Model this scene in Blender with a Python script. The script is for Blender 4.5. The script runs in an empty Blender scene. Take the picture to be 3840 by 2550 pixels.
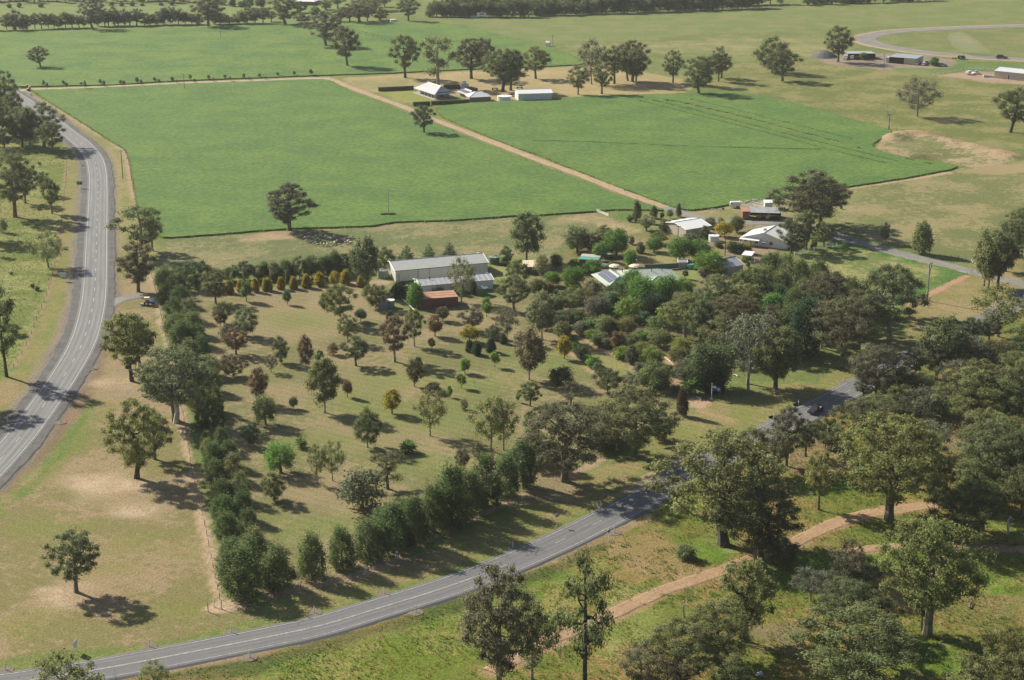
import bpy, math, random
import numpy as np
from mathutils import Vector, Matrix
from mathutils.geometry import tessellate_polygon

rad = math.radians
random.seed(7)
rng = np.random.default_rng(11)

# ------------------------------------------------------------------ camera, sky, sun, exposure
sc = bpy.context.scene
COL = sc.collection
CAM_H, PITCH, FPX, PW, PH = 142.0, rad(17.6), 6164.0, 3840.0, 2550.0
cam_d = bpy.data.cameras.new("camera")
cam = bpy.data.objects.new("camera", cam_d)
COL.objects.link(cam)
cam.location = (0, 0, CAM_H)
cam.rotation_euler = (rad(90) - PITCH, 0, 0)
cam_d.sensor_width = 36.0
cam_d.lens = 36.0 * FPX / PW
cam_d.clip_start = 1.0
cam_d.clip_end = 60000.0
sc.camera = cam

SUN_ELEV = rad(33.0)
SHADOW_AZ = rad(-37.0)          # direction shadows fall on the ground (x right, y away)
sdir = Vector((math.cos(SHADOW_AZ) * math.cos(SUN_ELEV), math.sin(SHADOW_AZ) * math.cos(SUN_ELEV), -math.sin(SUN_ELEV)))
world = bpy.data.worlds.new("World")
sc.world = world
world.use_nodes = True
wn = world.node_tree
sky = wn.nodes.new('ShaderNodeTexSky')
sky.sky_type = 'NISHITA'
sky.sun_disc = False
sky.sun_elevation = SUN_ELEV
sx, sy = -sdir.x, -sdir.y
sky.sun_rotation = math.atan2(sx, sy)      # clockwise from +Y
sky.air_density = 1.0
sky.dust_density = 1.5
wn.links.new(sky.outputs['Color'], wn.nodes['Background'].inputs['Color'])
wn.nodes['Background'].inputs['Strength'].default_value = 0.06
sun_d = bpy.data.lights.new("sun", 'SUN')
sun_d.energy = 5.0
sun_d.angle = rad(0.5)
sun_d.color = (1.0, 0.92, 0.79)
sun = bpy.data.objects.new("sun", sun_d)
COL.objects.link(sun)
sun.location = (-300, 300, 400)
sun.rotation_euler = sdir.to_track_quat('-Z', 'Y').to_euler()
sc.view_settings.view_transform = 'Standard'
sc.view_settings.look = 'None'
sc.view_settings.exposure = 0.68
sc.view_settings.gamma = 1.0
sc.view_settings.use_curve_mapping = False
sc.render.engine = 'CYCLES'
sc.cycles.max_bounces = 6
sc.cycles.diffuse_bounces = 4
sc.cycles.glossy_bounces = 2
sc.cycles.transmission_bounces = 4
sc.cycles.volume_bounces = 0
sc.cycles.transparent_max_bounces = 4

# ------------------------------------------------------------------ survey: photo measurement -> point on the flat plain
SHEET = {'a': 0, 'b': 600, 'c': 1200, 'd': 1886}
SHX = {'1': 0, '2': 1000, '3': 2000, '4': 2840}
CT, ST = math.cos(PITCH), math.sin(PITCH)


def ray(r, x, y):
    nx = SHX[r[1]] + x / 2.361
    ny = SHEET[r[0]] + y / 2.361
    return (nx - PW / 2) / FPX, (ny - PH / 2) / FPX


def P(r, x, y):
    """ground point surveyed from the photograph (map sheet r, sheet coordinates x, y)"""
    a, d = ray(r, x, y)
    k = CAM_H / (ST + d * CT)
    return Vector((a * k, (CT - d * ST) * k, 0.0))


def height_at(p, r, y):
    """height above ground at p of something seen at sheet row y"""
    a, d = ray(r, 0, y)
    return CAM_H - p.y * (ST + d * CT) / (CT - d * ST)


def width_at(p, w):
    """metres spanned by w sheet units at p"""
    depth = p.y * CT + CAM_H * ST
    return w / 2.361 * depth / FPX


def PL(r, *pts):
    return [P(r, x, y) for x, y in pts]


# ------------------------------------------------------------------ object helpers
def tag(o, label=None, cat=None, group=None, kind=None):
    if label: o['label'] = label
    if cat: o['category'] = cat
    if group: o['group'] = group
    if kind: o['kind'] = kind
    return o


def thing(name, label, cat, loc=(0, 0, 0), rz=0.0, group=None, scale=None):
    o = bpy.data.objects.new(name, None)
    o.empty_display_size = 0.5
    COL.objects.link(o)
    o.location = loc
    o.rotation_euler = (0, 0, rz)
    if scale is not None: o.scale = scale
    return tag(o, label, cat, group)


class MB:
    """collects simple shapes and links them as ONE mesh"""

    def __init__(s):
        s.v, s.f = [], []

    def add(s, vs, fs):
        b = len(s.v)
        s.v += [tuple(v) for v in vs]
        s.f += [tuple(i + b for i in f) for f in fs]
        return s

    def box(s, c, d, rz=0.0, top=1.0, tilt=None):
        hx, hy, hz = d[0] / 2, d[1] / 2, d[2] / 2
        cs, sn = math.cos(rz), math.sin(rz)
        vs = []
        for z, t in ((-hz, 1), (hz, top)):
            for x, y in ((-hx, -hy), (hx, -hy), (hx, hy), (-hx, hy)):
                x, y = x * t, y * t
                vs.append((c[0] + x * cs - y * sn, c[1] + x * sn + y * cs, c[2] + z))
        return s.add(vs, [(3, 2, 1, 0), (4, 5, 6, 7), (0, 1, 5, 4), (1, 2, 6, 5), (2, 3, 7, 6), (3, 0, 4, 7)])

    def tube(s, pts, rs, n=6, cap=True):
        vs, fs = [], []
        pts = [Vector(p) for p in pts]
        m = len(pts)
        if not hasattr(rs, '__len__'): rs = [rs] * m
        for i, p in enumerate(pts):
            t = (pts[min(i + 1, m - 1)] - pts[max(i - 1, 0)])
            t = t.normalized() if t.length > 1e-9 else Vector((0, 0, 1))
            u = t.cross(Vector((1, 0, 0)) if abs(t.x) < 0.8 else Vector((0, 1, 0))).normalized()
            w = t.cross(u)
            for k in range(n):
                a = 2 * math.pi * k / n
                vs.append(p + (u * math.cos(a) + w * math.sin(a)) * rs[i])
        for i in range(m - 1):
            for k in range(n):
                k2 = (k + 1) % n
                fs.append((i * n + k, i * n + k2, (i + 1) * n + k2, (i + 1) * n + k))
        if cap:
            fs.append(tuple(range(n - 1, -1, -1)))
            fs.append(tuple((m - 1) * n + k for k in range(n)))
        return s.add(vs, fs)

    def lathe(s, prof, n=20, c=(0, 0, 0)):
        vs, fs = [], []
        m = len(prof)
        for r, z in prof:
            for k in range(n):
                a = 2 * math.pi * k / n
                vs.append((c[0] + r * math.cos(a), c[1] + r * math.sin(a), c[2] + z))
        for i in range(m - 1):
            for k in range(n):
                k2 = (k + 1) % n
                fs.append((i * n + k, i * n + k2, (i + 1) * n + k2, (i + 1) * n + k))
        fs.append(tuple((m - 1) * n + k for k in range(n)))
        return s.add(vs, fs)

    def prism(s, poly, z0, z1):
        n = len(poly)
        vs = [(p[0], p[1], z0) for p in poly] + [(p[0], p[1], z1) for p in poly]
        fs = [tuple(range(n - 1, -1, -1)), tuple(range(n, 2 * n))]
        fs += [(i, (i + 1) % n, n + (i + 1) % n, n + i) for i in range(n)]
        return s.add(vs, fs)

    def mesh(s, name, m):
        me = bpy.data.meshes.new(name)
        me.from_pydata(s.v, [], s.f)
        if m: me.materials.append(m)
        me.update()
        return me

    def build(s, name, m, parent=None, smooth=False):
        me = s.mesh(name, m)
        if smooth:
            me.shade_smooth()
        o = bpy.data.objects.new(name, me)
        COL.objects.link(o)
        if parent: o.parent = parent
        return o


def link(name, me, parent=None):
    o = bpy.data.objects.new(name, me)
    COL.objects.link(o)
    if parent: o.parent = parent
    return o


def copy_tree(o, parent=None):
    c = o.copy()
    COL.objects.link(c)
    if parent: c.parent = parent
    for ch in [x for x in KIDS.get(o.name, [])]:
        copy_tree(ch, c)
    return c


KIDS = {}


def kids(root):
    """remember the children of a finished prototype so that copies are quick"""
    def rec(o):
        KIDS[o.name] = list(o.children)
        for c in o.children: rec(c)
    rec(root)
    return root


# ------------------------------------------------------------------ materials
def mat(name, color, rough=0.8, noise=0.0, nscale=1.0, metal=0.0, color2=None, bump=0.0, spec=0.3):
    m = bpy.data.materials.new(name)
    m.use_nodes = True
    nt = m.node_tree
    b = nt.nodes['Principled BSDF']
    b.inputs['Roughness'].default_value = rough
    b.inputs['Metallic'].default_value = metal
    b.inputs['Specular IOR Level'].default_value = spec
    c = (*color, 1)
    if noise > 0 or color2:
        tc = nt.nodes.new('ShaderNodeTexCoord')
        nz = nt.nodes.new('ShaderNodeTexNoise')
        nz.inputs['Scale'].default_value = nscale
        nz.inputs['Detail'].default_value = 5
        nt.links.new(tc.outputs['Object'], nz.inputs['Vector'])
        mx = nt.nodes.new('ShaderNodeMix')
        mx.data_type = 'RGBA'
        c2 = color2 if color2 else tuple(x * (1 - noise) for x in color)
        cr = nt.nodes.new('ShaderNodeMapRange')
        cr.inputs['From Min'].default_value = 0.35
        cr.inputs['From Max'].default_value = 0.65
        nt.links.new(nz.outputs['Fac'], cr.inputs['Value'])
        nt.links.new(cr.outputs['Result'], mx.inputs['Factor'])
        mx.inputs['A'].default_value = c
        mx.inputs['B'].default_value = (*c2, 1)
        nt.links.new(mx.outputs['Result'], b.inputs['Base Color'])
        if bump > 0:
            bp = nt.nodes.new('ShaderNodeBump')
            bp.inputs['Strength'].default_value = bump
            nt.links.new(nz.outputs['Fac'], bp.inputs['Height'])
            nt.links.new(bp.outputs['Normal'], b.inputs['Normal'])
    else:
        b.inputs['Base Color'].default_value = c
    return m


def N(nt, typ, **kw):
    n = nt.nodes.new(typ)
    for k, v in kw.items():
        if k in n.inputs: n.inputs[k].default_value = v
        else: setattr(n, k, v)
    return n


def ground_material():
    m = bpy.data.materials.new("paddock_ground")
    m.use_nodes = True
    nt = m.node_tree
    L = nt.links.new
    b = nt.nodes['Principled BSDF']
    b.inputs['Roughness'].default_value = 0.95
    b.inputs['Specular IOR Level'].default_value = 0.1
    geo = N(nt, 'ShaderNodeNewGeometry')
    A = N(nt, 'ShaderNodeAttribute', attribute_name='tintA')
    B = N(nt, 'ShaderNodeAttribute', attribute_name='tintB')
    Q = N(nt, 'ShaderNodeAttribute', attribute_name='lay')
    sep = N(nt, 'ShaderNodeSeparateColor')
    L(Q.outputs['Color'], sep.inputs['Color'])
    n1 = N(nt, 'ShaderNodeTexNoise', Scale=0.045, Detail=7.0, Roughness=0.62)
    n2 = N(nt, 'ShaderNodeTexNoise', Scale=0.42, Detail=6.0, Roughness=0.7)
    n3 = N(nt, 'ShaderNodeTexNoise', Scale=2.3, Detail=4.0, Roughness=0.7)
    for n in (n1, n2, n3): L(geo.outputs['Position'], n.inputs['Vector'])
    # patch factor between the two tints of the zone
    ad = N(nt, 'ShaderNodeMath', operation='MULTIPLY_ADD')
    ad.inputs[1].default_value = 0.75
    L(n2.outputs['Fac'], ad.inputs[0])
    L(n1.outputs['Fac'], ad.inputs[2])
    mr = N(nt, 'ShaderNodeMapRange')
    mr.inputs['From Min'].default_value = 0.835
    mr.inputs['From Max'].default_value = 0.945
    L(ad.outputs[0], mr.inputs['Value'])
    mx = N(nt, 'ShaderNodeMix', data_type='RGBA')
    L(mr.outputs['Result'], mx.inputs['Factor'])
    L(A.outputs['Color'], mx.inputs['A'])
    L(B.outputs['Color'], mx.inputs['B'])
    # fine grain
    g = N(nt, 'ShaderNodeMapRange')
    g.inputs['From Min'].default_value = 0.3
    g.inputs['From Max'].default_value = 0.7
    g.inputs['To Min'].default_value = 0.5
    g.inputs['To Max'].default_value = 1.27
    L(n3.outputs['Fac'], g.inputs['Value'])
    hv = N(nt, 'ShaderNodeMix', data_type='RGBA', blend_type='MULTIPLY')
    hv.inputs['Factor'].default_value = 1.0
    L(mx.outputs['Result'], hv.inputs['A'])
    L(g.outputs['Result'], hv.inputs['B'])
    # mower swaths
    wv = N(nt, 'ShaderNodeTexWave', wave_type='BANDS', bands_direction='DIAGONAL')
    wv.inputs['Scale'].default_value = 0.16
    wv.inputs['Distortion'].default_value = 1.6
    wv.inputs['Detail'].default_value = 2.0
    wv.inputs['Detail Scale'].default_value = 0.12
    mp = N(nt, 'ShaderNodeMapping')
    mp.inputs['Rotation'].default_value = (0, 0, rad(-12))
    L(geo.outputs['Position'], mp.inputs['Vector'])
    L(mp.outputs['Vector'], wv.inputs['Vector'])
    wm = N(nt, 'ShaderNodeMapRange')
    wm.inputs['To Min'].default_value = 0.92
    wm.inputs['To Max'].default_value = 1.08
    L(wv.outputs['Fac'], wm.inputs['Value'])
    hs = N(nt, 'ShaderNodeMix', data_type='RGBA', blend_type='MULTIPLY')
    L(sep.outputs['Green'], hs.inputs['Factor'])
    L(hv.outputs['Result'], hs.inputs['A'])
    L(wm.outputs['Result'], hs.inputs['B'])
    L(hs.outputs['Result'], b.inputs['Base Color'])
    bp = N(nt, 'ShaderNodeBump')
    bp.inputs['Distance'].default_value = 0.5
    L(sep.outputs['Red'], bp.inputs['Strength'])
    n4 = N(nt, 'ShaderNodeTexNoise', Scale=0.9, Detail=6.0, Roughness=0.75)
    L(geo.outputs['Position'], n4.inputs['Vector'])
    L(n4.outputs['Fac'], bp.inputs['Height'])
    L(bp.outputs['Normal'], b.inputs['Normal'])
    return m


def field_material(name, c1, c2, s1=0.06, s2=1.6, bump=0.6, stripe=None, c3=None):
    """crop or gravel sheet: two colours in broad patches, fine grain, optional sowing rows"""
    m = bpy.data.materials.new(name)
    m.use_nodes = True
    nt = m.node_tree
    L = nt.links.new
    b = nt.nodes['Principled BSDF']
    b.inputs['Roughness'].default_value = 0.9
    b.inputs['Specular IOR Level'].default_value = 0.12
    geo = N(nt, 'ShaderNodeNewGeometry')
    n1 = N(nt, 'ShaderNodeTexNoise', Scale=s1, Detail=6.0, Roughness=0.6)
    n2 = N(nt, 'ShaderNodeTexNoise', Scale=s2, Detail=5.0, Roughness=0.7)
    L(geo.outputs['Position'], n1.inputs['Vector'])
    L(geo.outputs['Position'], n2.inputs['Vector'])
    mr = N(nt, 'ShaderNodeMapRange')
    mr.inputs['From Min'].default_value = 0.38
    mr.inputs['From Max'].default_value = 0.66
    L(n1.outputs['Fac'], mr.inputs['Value'])
    mx = N(nt, 'ShaderNodeMix', data_type='RGBA')
    L(mr.outputs['Result'], mx.inputs['Factor'])
    mx.inputs['A'].default_value = (*c1, 1)
    mx.inputs['B'].default_value = (*c2, 1)
    g = N(nt, 'ShaderNodeMapRange')
    g.inputs['From Min'].default_value = 0.3
    g.inputs['From Max'].default_value = 0.7
    g.inputs['To Min'].default_value = 0.66
    g.inputs['To Max'].default_value = 1.3
    L(n2.outputs['Fac'], g.inputs['Value'])
    out = N(nt, 'ShaderNodeMix', data_type='RGBA', blend_type='MULTIPLY')
    out.inputs['Factor'].default_value = 1.0
    L(mx.outputs['Result'], out.inputs['A'])
    L(g.outputs['Result'], out.inputs['B'])
    if stripe:
        ang, scl, amt = stripe
        mp = N(nt, 'ShaderNodeMapping')
        mp.inputs['Rotation'].default_value = (0, 0, ang)
        L(geo.outputs['Position'], mp.inputs['Vector'])
        wv = N(nt, 'ShaderNodeTexWave', wave_type='BANDS', bands_direction='X')
        wv.inputs['Scale'].default_value = scl
        wv.inputs['Distortion'].default_value = 2.0
        wv.inputs['Detail'].default_value = 3.0
        wv.inputs['Detail Scale'].default_value = 0.3
        L(mp.outputs['Vector'], wv.inputs['Vector'])
        wm = N(nt, 'ShaderNodeMapRange')
        wm.inputs['To Min'].default_value = 1 - amt
        wm.inputs['To Max'].default_value = 1 + amt
        L(wv.outputs['Fac'], wm.inputs['Value'])
        o2 = N(nt, 'ShaderNodeMix', data_type='RGBA', blend_type='MULTIPLY')
        o2.inputs['Factor'].default_value = 1.0
        L(out.outputs['Result'], o2.inputs['A'])
        L(wm.outputs['Result'], o2.inputs['B'])
        out = o2
    L(out.outputs['Result'], b.inputs['Base Color'])
    bp = N(nt, 'ShaderNodeBump')
    bp.inputs['Strength'].default_value = bump
    bp.inputs['Distance'].default_value = 0.4
    L(n2.outputs['Fac'], bp.inputs['Height'])
    L(bp.outputs['Normal'], b.inputs['Normal'])
    return m


def road_material(name, base, track, half):
    """sealed road: U runs across (metres from the centre line), wheel paths polished"""
    m = bpy.data.materials.new(name)
    m.use_nodes = True
    nt = m.node_tree
    L = nt.links.new
    b = nt.nodes['Principled BSDF']
    b.inputs['Roughness'].default_value = 0.85
    b.inputs['Specular IOR Level'].default_value = 0.25
    uv = N(nt, 'ShaderNodeUVMap')
    sp = N(nt, 'ShaderNodeSeparateXYZ')
    L(uv.outputs['UV'], sp.inputs['Vector'])
    ab = N(nt, 'ShaderNodeMath', operation='ABSOLUTE')
    L(sp.outputs['X'], ab.inputs[0])
    # wheel paths at 0.95 m and 2.5 m
    sn = N(nt, 'ShaderNodeMath', operation='SUBTRACT')
    L(ab.outputs[0], sn.inputs[0])
    sn.inputs[1].default_value = 1.72
    a2 = N(nt, 'ShaderNodeMath', operation='ABSOLUTE')
    L(sn.outputs[0], a2.inputs[0])
    s3 = N(nt, 'ShaderNodeMath', operation='SUBTRACT')
    L(a2.outputs[0], s3.inputs[0])
    s3.inputs[1].default_value = 0.78
    a3 = N(nt, 'ShaderNodeMath', operation='ABSOLUTE')
    L(s3.outputs[0], a3.inputs[0])
    mr = N(nt, 'ShaderNodeMapRange')
    mr.inputs['From Min'].default_value = 0.1
    mr.inputs['From Max'].default_value = 0.6
    mr.inputs['To Min'].default_value = 1.0
    mr.inputs['To Max'].default_value = 0.0
    L(a3.outputs[0], mr.inputs['Value'])
    mp = N(nt, 'ShaderNodeMapping')
    mp.inputs['Scale'].default_value = (1.2, 0.04, 1)
    L(uv.outputs['UV'], mp.inputs['Vector'])
    nz = N(nt, 'ShaderNodeTexNoise', Scale=1.0, Detail=5.0, Roughness=0.65)
    L(mp.outputs['Vector'], nz.inputs['Vector'])
    nf = N(nt, 'ShaderNodeTexNoise', Scale=3.0, Detail=3.0, Roughness=0.8)
    geo = N(nt, 'ShaderNodeNewGeometry')
    L(geo.outputs['Position'], nf.inputs['Vector'])
    ml = N(nt, 'ShaderNodeMath', operation='MULTIPLY')
    L(mr.outputs['Result'], ml.inputs[0])
    L(nz.outputs['Fac'], ml.inputs[1])
    mx = N(nt, 'ShaderNodeMix', data_type='RGBA')
    L(ml.outputs[0], mx.inputs['Factor'])
    mx.inputs['A'].default_value = (*base, 1)
    mx.inputs['B'].default_value = (*track, 1)
    g = N(nt, 'ShaderNodeMapRange')
    g.inputs['From Min'].default_value = 0.3
    g.inputs['From Max'].default_value = 0.7
    g.inputs['To Min'].default_value = 0.82
    g.inputs['To Max'].default_value = 1.16
    L(nf.outputs['Fac'], g.inputs['Value'])
    mu = N(nt, 'ShaderNodeMix', data_type='RGBA', blend_type='MULTIPLY')
    mu.inputs['Factor'].default_value = 1.0
    L(mx.outputs['Result'], mu.inputs['A'])
    L(g.outputs['Result'], mu.inputs['B'])
    g2 = N(nt, 'ShaderNodeMapRange')
    g2.inputs['From Min'].default_value = 0.3
    g2.inputs['From Max'].default_value = 0.7
    g2.inputs['To Min'].default_value = 0.85
    g2.inputs['To Max'].default_value = 1.12
    L(nz.outputs['Fac'], g2.inputs['Value'])
    m2 = N(nt, 'ShaderNodeMix', data_type='RGBA', blend_type='MULTIPLY')
    m2.inputs['Factor'].default_value = 1.0
    L(mu.outputs['Result'], m2.inputs['A'])
    L(g2.outputs['Result'], m2.inputs['B'])
    L(m2.outputs['Result'], b.inputs['Base Color'])
    return m


def leaf_material():
    """one leaf material: colour comes from the tree (object colour), varied clump by clump"""
    m = bpy.data.materials.new("foliage")
    m.use_nodes = True
    nt = m.node_tree
    L = nt.links.new
    b = nt.nodes['Principled BSDF']
    b.inputs['Roughness'].default_value = 0.6
    b.inputs['Specular IOR Level'].default_value = 0.15
    oi = N(nt, 'ShaderNodeObjectInfo')
    at = N(nt, 'ShaderNodeAttribute', attribute_name='tint')
    mr = N(nt, 'ShaderNodeMapRange')
    mr.inputs['To Min'].default_value = 0.55
    mr.inputs['To Max'].default_value = 1.45
    L(at.outputs['Fac'], mr.inputs['Value'])
    mx = N(nt, 'ShaderNodeMix', data_type='RGBA', blend_type='MULTIPLY')
    mx.inputs['Factor'].default_value = 1.0
    L(oi.outputs['Color'], mx.inputs['A'])
    L(mr.outputs['Result'], mx.inputs['B'])
    hs = N(nt, 'ShaderNodeHueSaturation')
    hr = N(nt, 'ShaderNodeMapRange')
    hr.inputs['To Min'].default_value = 0.485
    hr.inputs['To Max'].default_value = 0.515
    L(at.outputs['Fac'], hr.inputs['Value'])
    L(hr.outputs['Result'], hs.inputs['Hue'])
    L(mx.outputs['Result'], hs.inputs['Color'])
    L(hs.outputs['Color'], b.inputs['Base Color'])
    tr = N(nt, 'ShaderNodeBsdfTranslucent')
    h2 = N(nt, 'ShaderNodeHueSaturation', Value=1.35, Saturation=1.0)
    L(hs.outputs['Color'], h2.inputs['Color'])
    L(h2.outputs['Color'], tr.inputs['Color'])
    ms = N(nt, 'ShaderNodeMixShader')
    ms.inputs['Fac'].default_value = 0.46
    L(b.outputs['BSDF'], ms.inputs[1])
    L(tr.outputs['BSDF'], ms.inputs[2])
    L(ms.outputs['Shader'], nt.nodes['Material Output'].inputs['Surface'])
    return m


def bark_material():
    m = bpy.data.materials.new("bark")
    m.use_nodes = True
    nt = m.node_tree
    L = nt.links.new
    b = nt.nodes['Principled BSDF']
    b.inputs['Roughness'].default_value = 0.85
    oi = N(nt, 'ShaderNodeObjectInfo')
    tc = N(nt, 'ShaderNodeTexCoord')
    nz = N(nt, 'ShaderNodeTexNoise', Scale=14.0, Detail=4.0)
    L(tc.outputs['Object'], nz.inputs['Vector'])
    mr = N(nt, 'ShaderNodeMapRange')
    mr.inputs['From Min'].default_value = 0.35
    mr.inputs['From Max'].default_value = 0.65
    mr.inputs['To Min'].default_value = 0.55
    mr.inputs['To Max'].default_value = 1.3
    L(nz.outputs['Fac'], mr.inputs['Value'])
    mx = N(nt, 'ShaderNodeMix', data_type='RGBA', blend_type='MULTIPLY')
    mx.inputs['Factor'].default_value = 1.0
    L(oi.outputs['Color'], mx.inputs['A'])
    L(mr.outputs['Result'], mx.inputs['B'])
    L(mx.outputs['Result'], b.inputs['Base Color'])
    return m


def ribbed_material(name, color, scale=4.0, amt=0.12, rough=0.45, metal=0.0, axis='X', dirt=0.12):
    """profiled steel sheeting; ribs run along the sheet"""
    m = bpy.data.materials.new(name)
    m.use_nodes = True
    nt = m.node_tree
    L = nt.links.new
    b = nt.nodes['Principled BSDF']
    b.inputs['Roughness'].default_value = rough
    b.inputs['Metallic'].default_value = metal
    tc = N(nt, 'ShaderNodeTexCoord')
    wv = N(nt, 'ShaderNodeTexWave', wave_type='BANDS', bands_direction=axis)
    wv.inputs['Scale'].default_value = scale
    L(tc.outputs['Object'], wv.inputs['Vector'])
    nz = N(nt, 'ShaderNodeTexNoise', Scale=0.5, Detail=5.0)
    L(tc.outputs['Object'], nz.inputs['Vector'])
    mr = N(nt, 'ShaderNodeMapRange')
    mr.inputs['From Min'].default_value = 0.35
    mr.inputs['From Max'].default_value = 0.7
    mr.inputs['To Min'].default_value = 1.0
    mr.inputs['To Max'].default_value = 1.0 - dirt
    L(nz.outputs['Fac'], mr.inputs['Value'])
    mx = N(nt, 'ShaderNodeMix', data_type='RGBA', blend_type='MULTIPLY')
    mx.inputs['Factor'].default_value = 1.0
    mx.inputs['A'].default_value = (*color, 1)
    L(mr.outputs['Result'], mx.inputs['B'])
    L(mx.outputs['Result'], b.inputs['Base Color'])
    bp = N(nt, 'ShaderNodeBump')
    bp.inputs['Strength'].default_value = amt
    bp.inputs['Distance'].default_value = 0.05
    L(wv.outputs['Fac'], bp.inputs['Height'])
    L(bp.outputs['Normal'], b.inputs['Normal'])
    return m


M = {}
M['ground'] = ground_material()
M['crop'] = field_material("green_crop", (0.084, 0.158, 0.04), (0.122, 0.195, 0.044), 0.04, 0.5, 0.8, (rad(28), 0.16, 0.07))
M['crop_far'] = field_material("green_crop_far", (0.084, 0.158, 0.04), (0.14, 0.21, 0.044), 0.04, 0.45, 0.8, (rad(38), 0.09, 0.13))
M['highway'] = road_material("weathered_chip_seal", (0.17, 0.17, 0.17), (0.26, 0.26, 0.255), 3.5)
M['side_road'] = road_material("dark_chip_seal", (0.145, 0.146, 0.148), (0.19, 0.19, 0.19), 3.5)
M['shoulder'] = field_material("sealed_shoulder", (0.105, 0.103, 0.1), (0.155, 0.148, 0.138), 0.2, 2.0, 0.2)
M['line'] = mat("road_line_paint", (0.60, 0.60, 0.575), 0.6, 0.4, 1.3)
M['gravel'] = field_material("pale_gravel", (0.42, 0.35, 0.24), (0.34, 0.28, 0.19), 0.2, 1.8, 0.25)
M['dirt'] = field_material("pink_dirt", (0.41, 0.30, 0.195), (0.32, 0.245, 0.155), 0.25, 1.2, 0.4)
M['red_dirt'] = field_material("red_brown_dirt", (0.37, 0.25, 0.15), (0.31, 0.21, 0.125), 0.15, 1.4, 0.35)
M['grey_gravel'] = field_material("grey_gravel", (0.25, 0.24, 0.215), (0.195, 0.185, 0.165), 0.12, 1.4, 0.25)
M['pad'] = field_material("bare_gravel_pad", (0.21, 0.175, 0.13), (0.165, 0.145, 0.105), 0.5, 2.5, 0.3)
M['leaf'] = leaf_material()
M['bark'] = bark_material()

# ------------------------------------------------------------------ curves and sheets
def smooth_line(pts, step=3.0):
    """Catmull-Rom through the points, resampled every `step` metres"""
    pts = [Vector(p) for p in pts]
    out = []
    n = len(pts)
    for i in range(n - 1):
        p0, p1, p2, p3 = pts[max(i - 1, 0)], pts[i], pts[i + 1], pts[min(i + 2, n - 1)]
        m = max(2, int((p2 - p1).length / step))
        for k in range(m):
            t = k / m
            out.append(0.5 * ((2 * p1) + (p2 - p0) * t + (2 * p0 - 5 * p1 + 4 * p2 - p3) * t * t + (3 * p1 - p0 - 3 * p2 + p3) * t ** 3))
    out.append(pts[-1])
    return out


def normals2d(line):
    ns = []
    for i in range(len(line)):
        t = line[min(i + 1, len(line) - 1)] - line[max(i - 1, 0)]
        t.z = 0
        t.normalize()
        ns.append(Vector((t.y, -t.x, 0)))     # points to the right of travel
    return ns


def ribbon_mesh(name, line, l, r, z, m, jitter=0.0, seed=0, lip=0.0):
    """strip along a line; lip > 0 lets both edges sink into the ground"""
    rnd = random.Random(seed)
    ns = normals2d(line)
    vs, fs, us = [], [], []
    d = 0
    jl = jr = 0.0
    for i, p in enumerate(line):
        if i: d += (p - line[i - 1]).length
        if jitter:
            jl = 0.6 * jl + rnd.uniform(-jitter, jitter)
            jr = 0.6 * jr + rnd.uniform(-jitter, jitter)
        a, b = l + jl, r + jr
        for q, zz in (((a - lip, -0.22), (a, z), (b, z), (b + lip, -0.22)) if lip else ((a, z), (b, z))):
            vs.append(p + ns[i] * q + Vector((0, 0, zz)))
            us.append((q, d))
    k = 4 if lip else 2
    for i in range(len(line) - 1):
        for j in range(k - 1): fs.append((k * i + j, k * i + j + 1, k * i + k + j + 1, k * i + k + j))
    me = bpy.data.meshes.new(name)
    me.from_pydata(vs, [], fs)
    uv = me.uv_layers.new(name="UVMap")
    for lp in me.loops: uv.data[lp.index].uv = us[lp.vertex_index]
    me.materials.append(m)
    return me


def ribbon(name, line, l, r, z, m, jitter=0.0, seed=0, parent=None, kind='structure'):
    o = link(name, ribbon_mesh(name, line, l, r, z, m, jitter, seed, 0.9), parent)
    if kind and not parent: o['kind'] = kind
    return o


def dashes(line, off, start, length, period, width, z, maxd=1e9):
    """vertex lists of painted dashes along a line"""
    mb = MB()
    acc = [0]
    for i in range(1, len(line)): acc.append(acc[-1] + (line[i] - line[i - 1]).length)
    ns = normals2d(line)

    def at(s):
        i = min(max(np.searchsorted(acc, s) - 1, 0), len(line) - 2)
        t = (s - acc[i]) / (acc[i + 1] - acc[i])
        return line[i].lerp(line[i + 1], t), ns[i].lerp(ns[i + 1], t).normalized()
    s = start
    while s + length < min(acc[-1], maxd):
        vs = []
        for q in (s, s + length):
            p, n = at(q)
            vs += [p + n * (off - width / 2) + Vector((0, 0, z)), p + n * (off + width / 2) + Vector((0, 0, z))]
        mb.add(vs, [(0, 1, 3, 2)])
        s += period
    return mb


def densify(loop, step=4.0, jitter=0.0, seed=1):
    rnd = random.Random(seed)
    out = []
    n = len(loop)
    for i in range(n):
        a, b = loop[i], loop[(i + 1) % n]
        m = max(1, int((b - a).length / step))
        for k in range(m):
            p = a.lerp(b, k / m)
            if jitter and k: p = p + Vector((rnd.uniform(-jitter, jitter), rnd.uniform(-jitter, jitter), 0))
            out.append(p)
    return out


def area2(loop):
    return sum(loop[i].x * loop[(i + 1) % len(loop)].y - loop[(i + 1) % len(loop)].x * loop[i].y for i in range(len(loop)))


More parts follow.
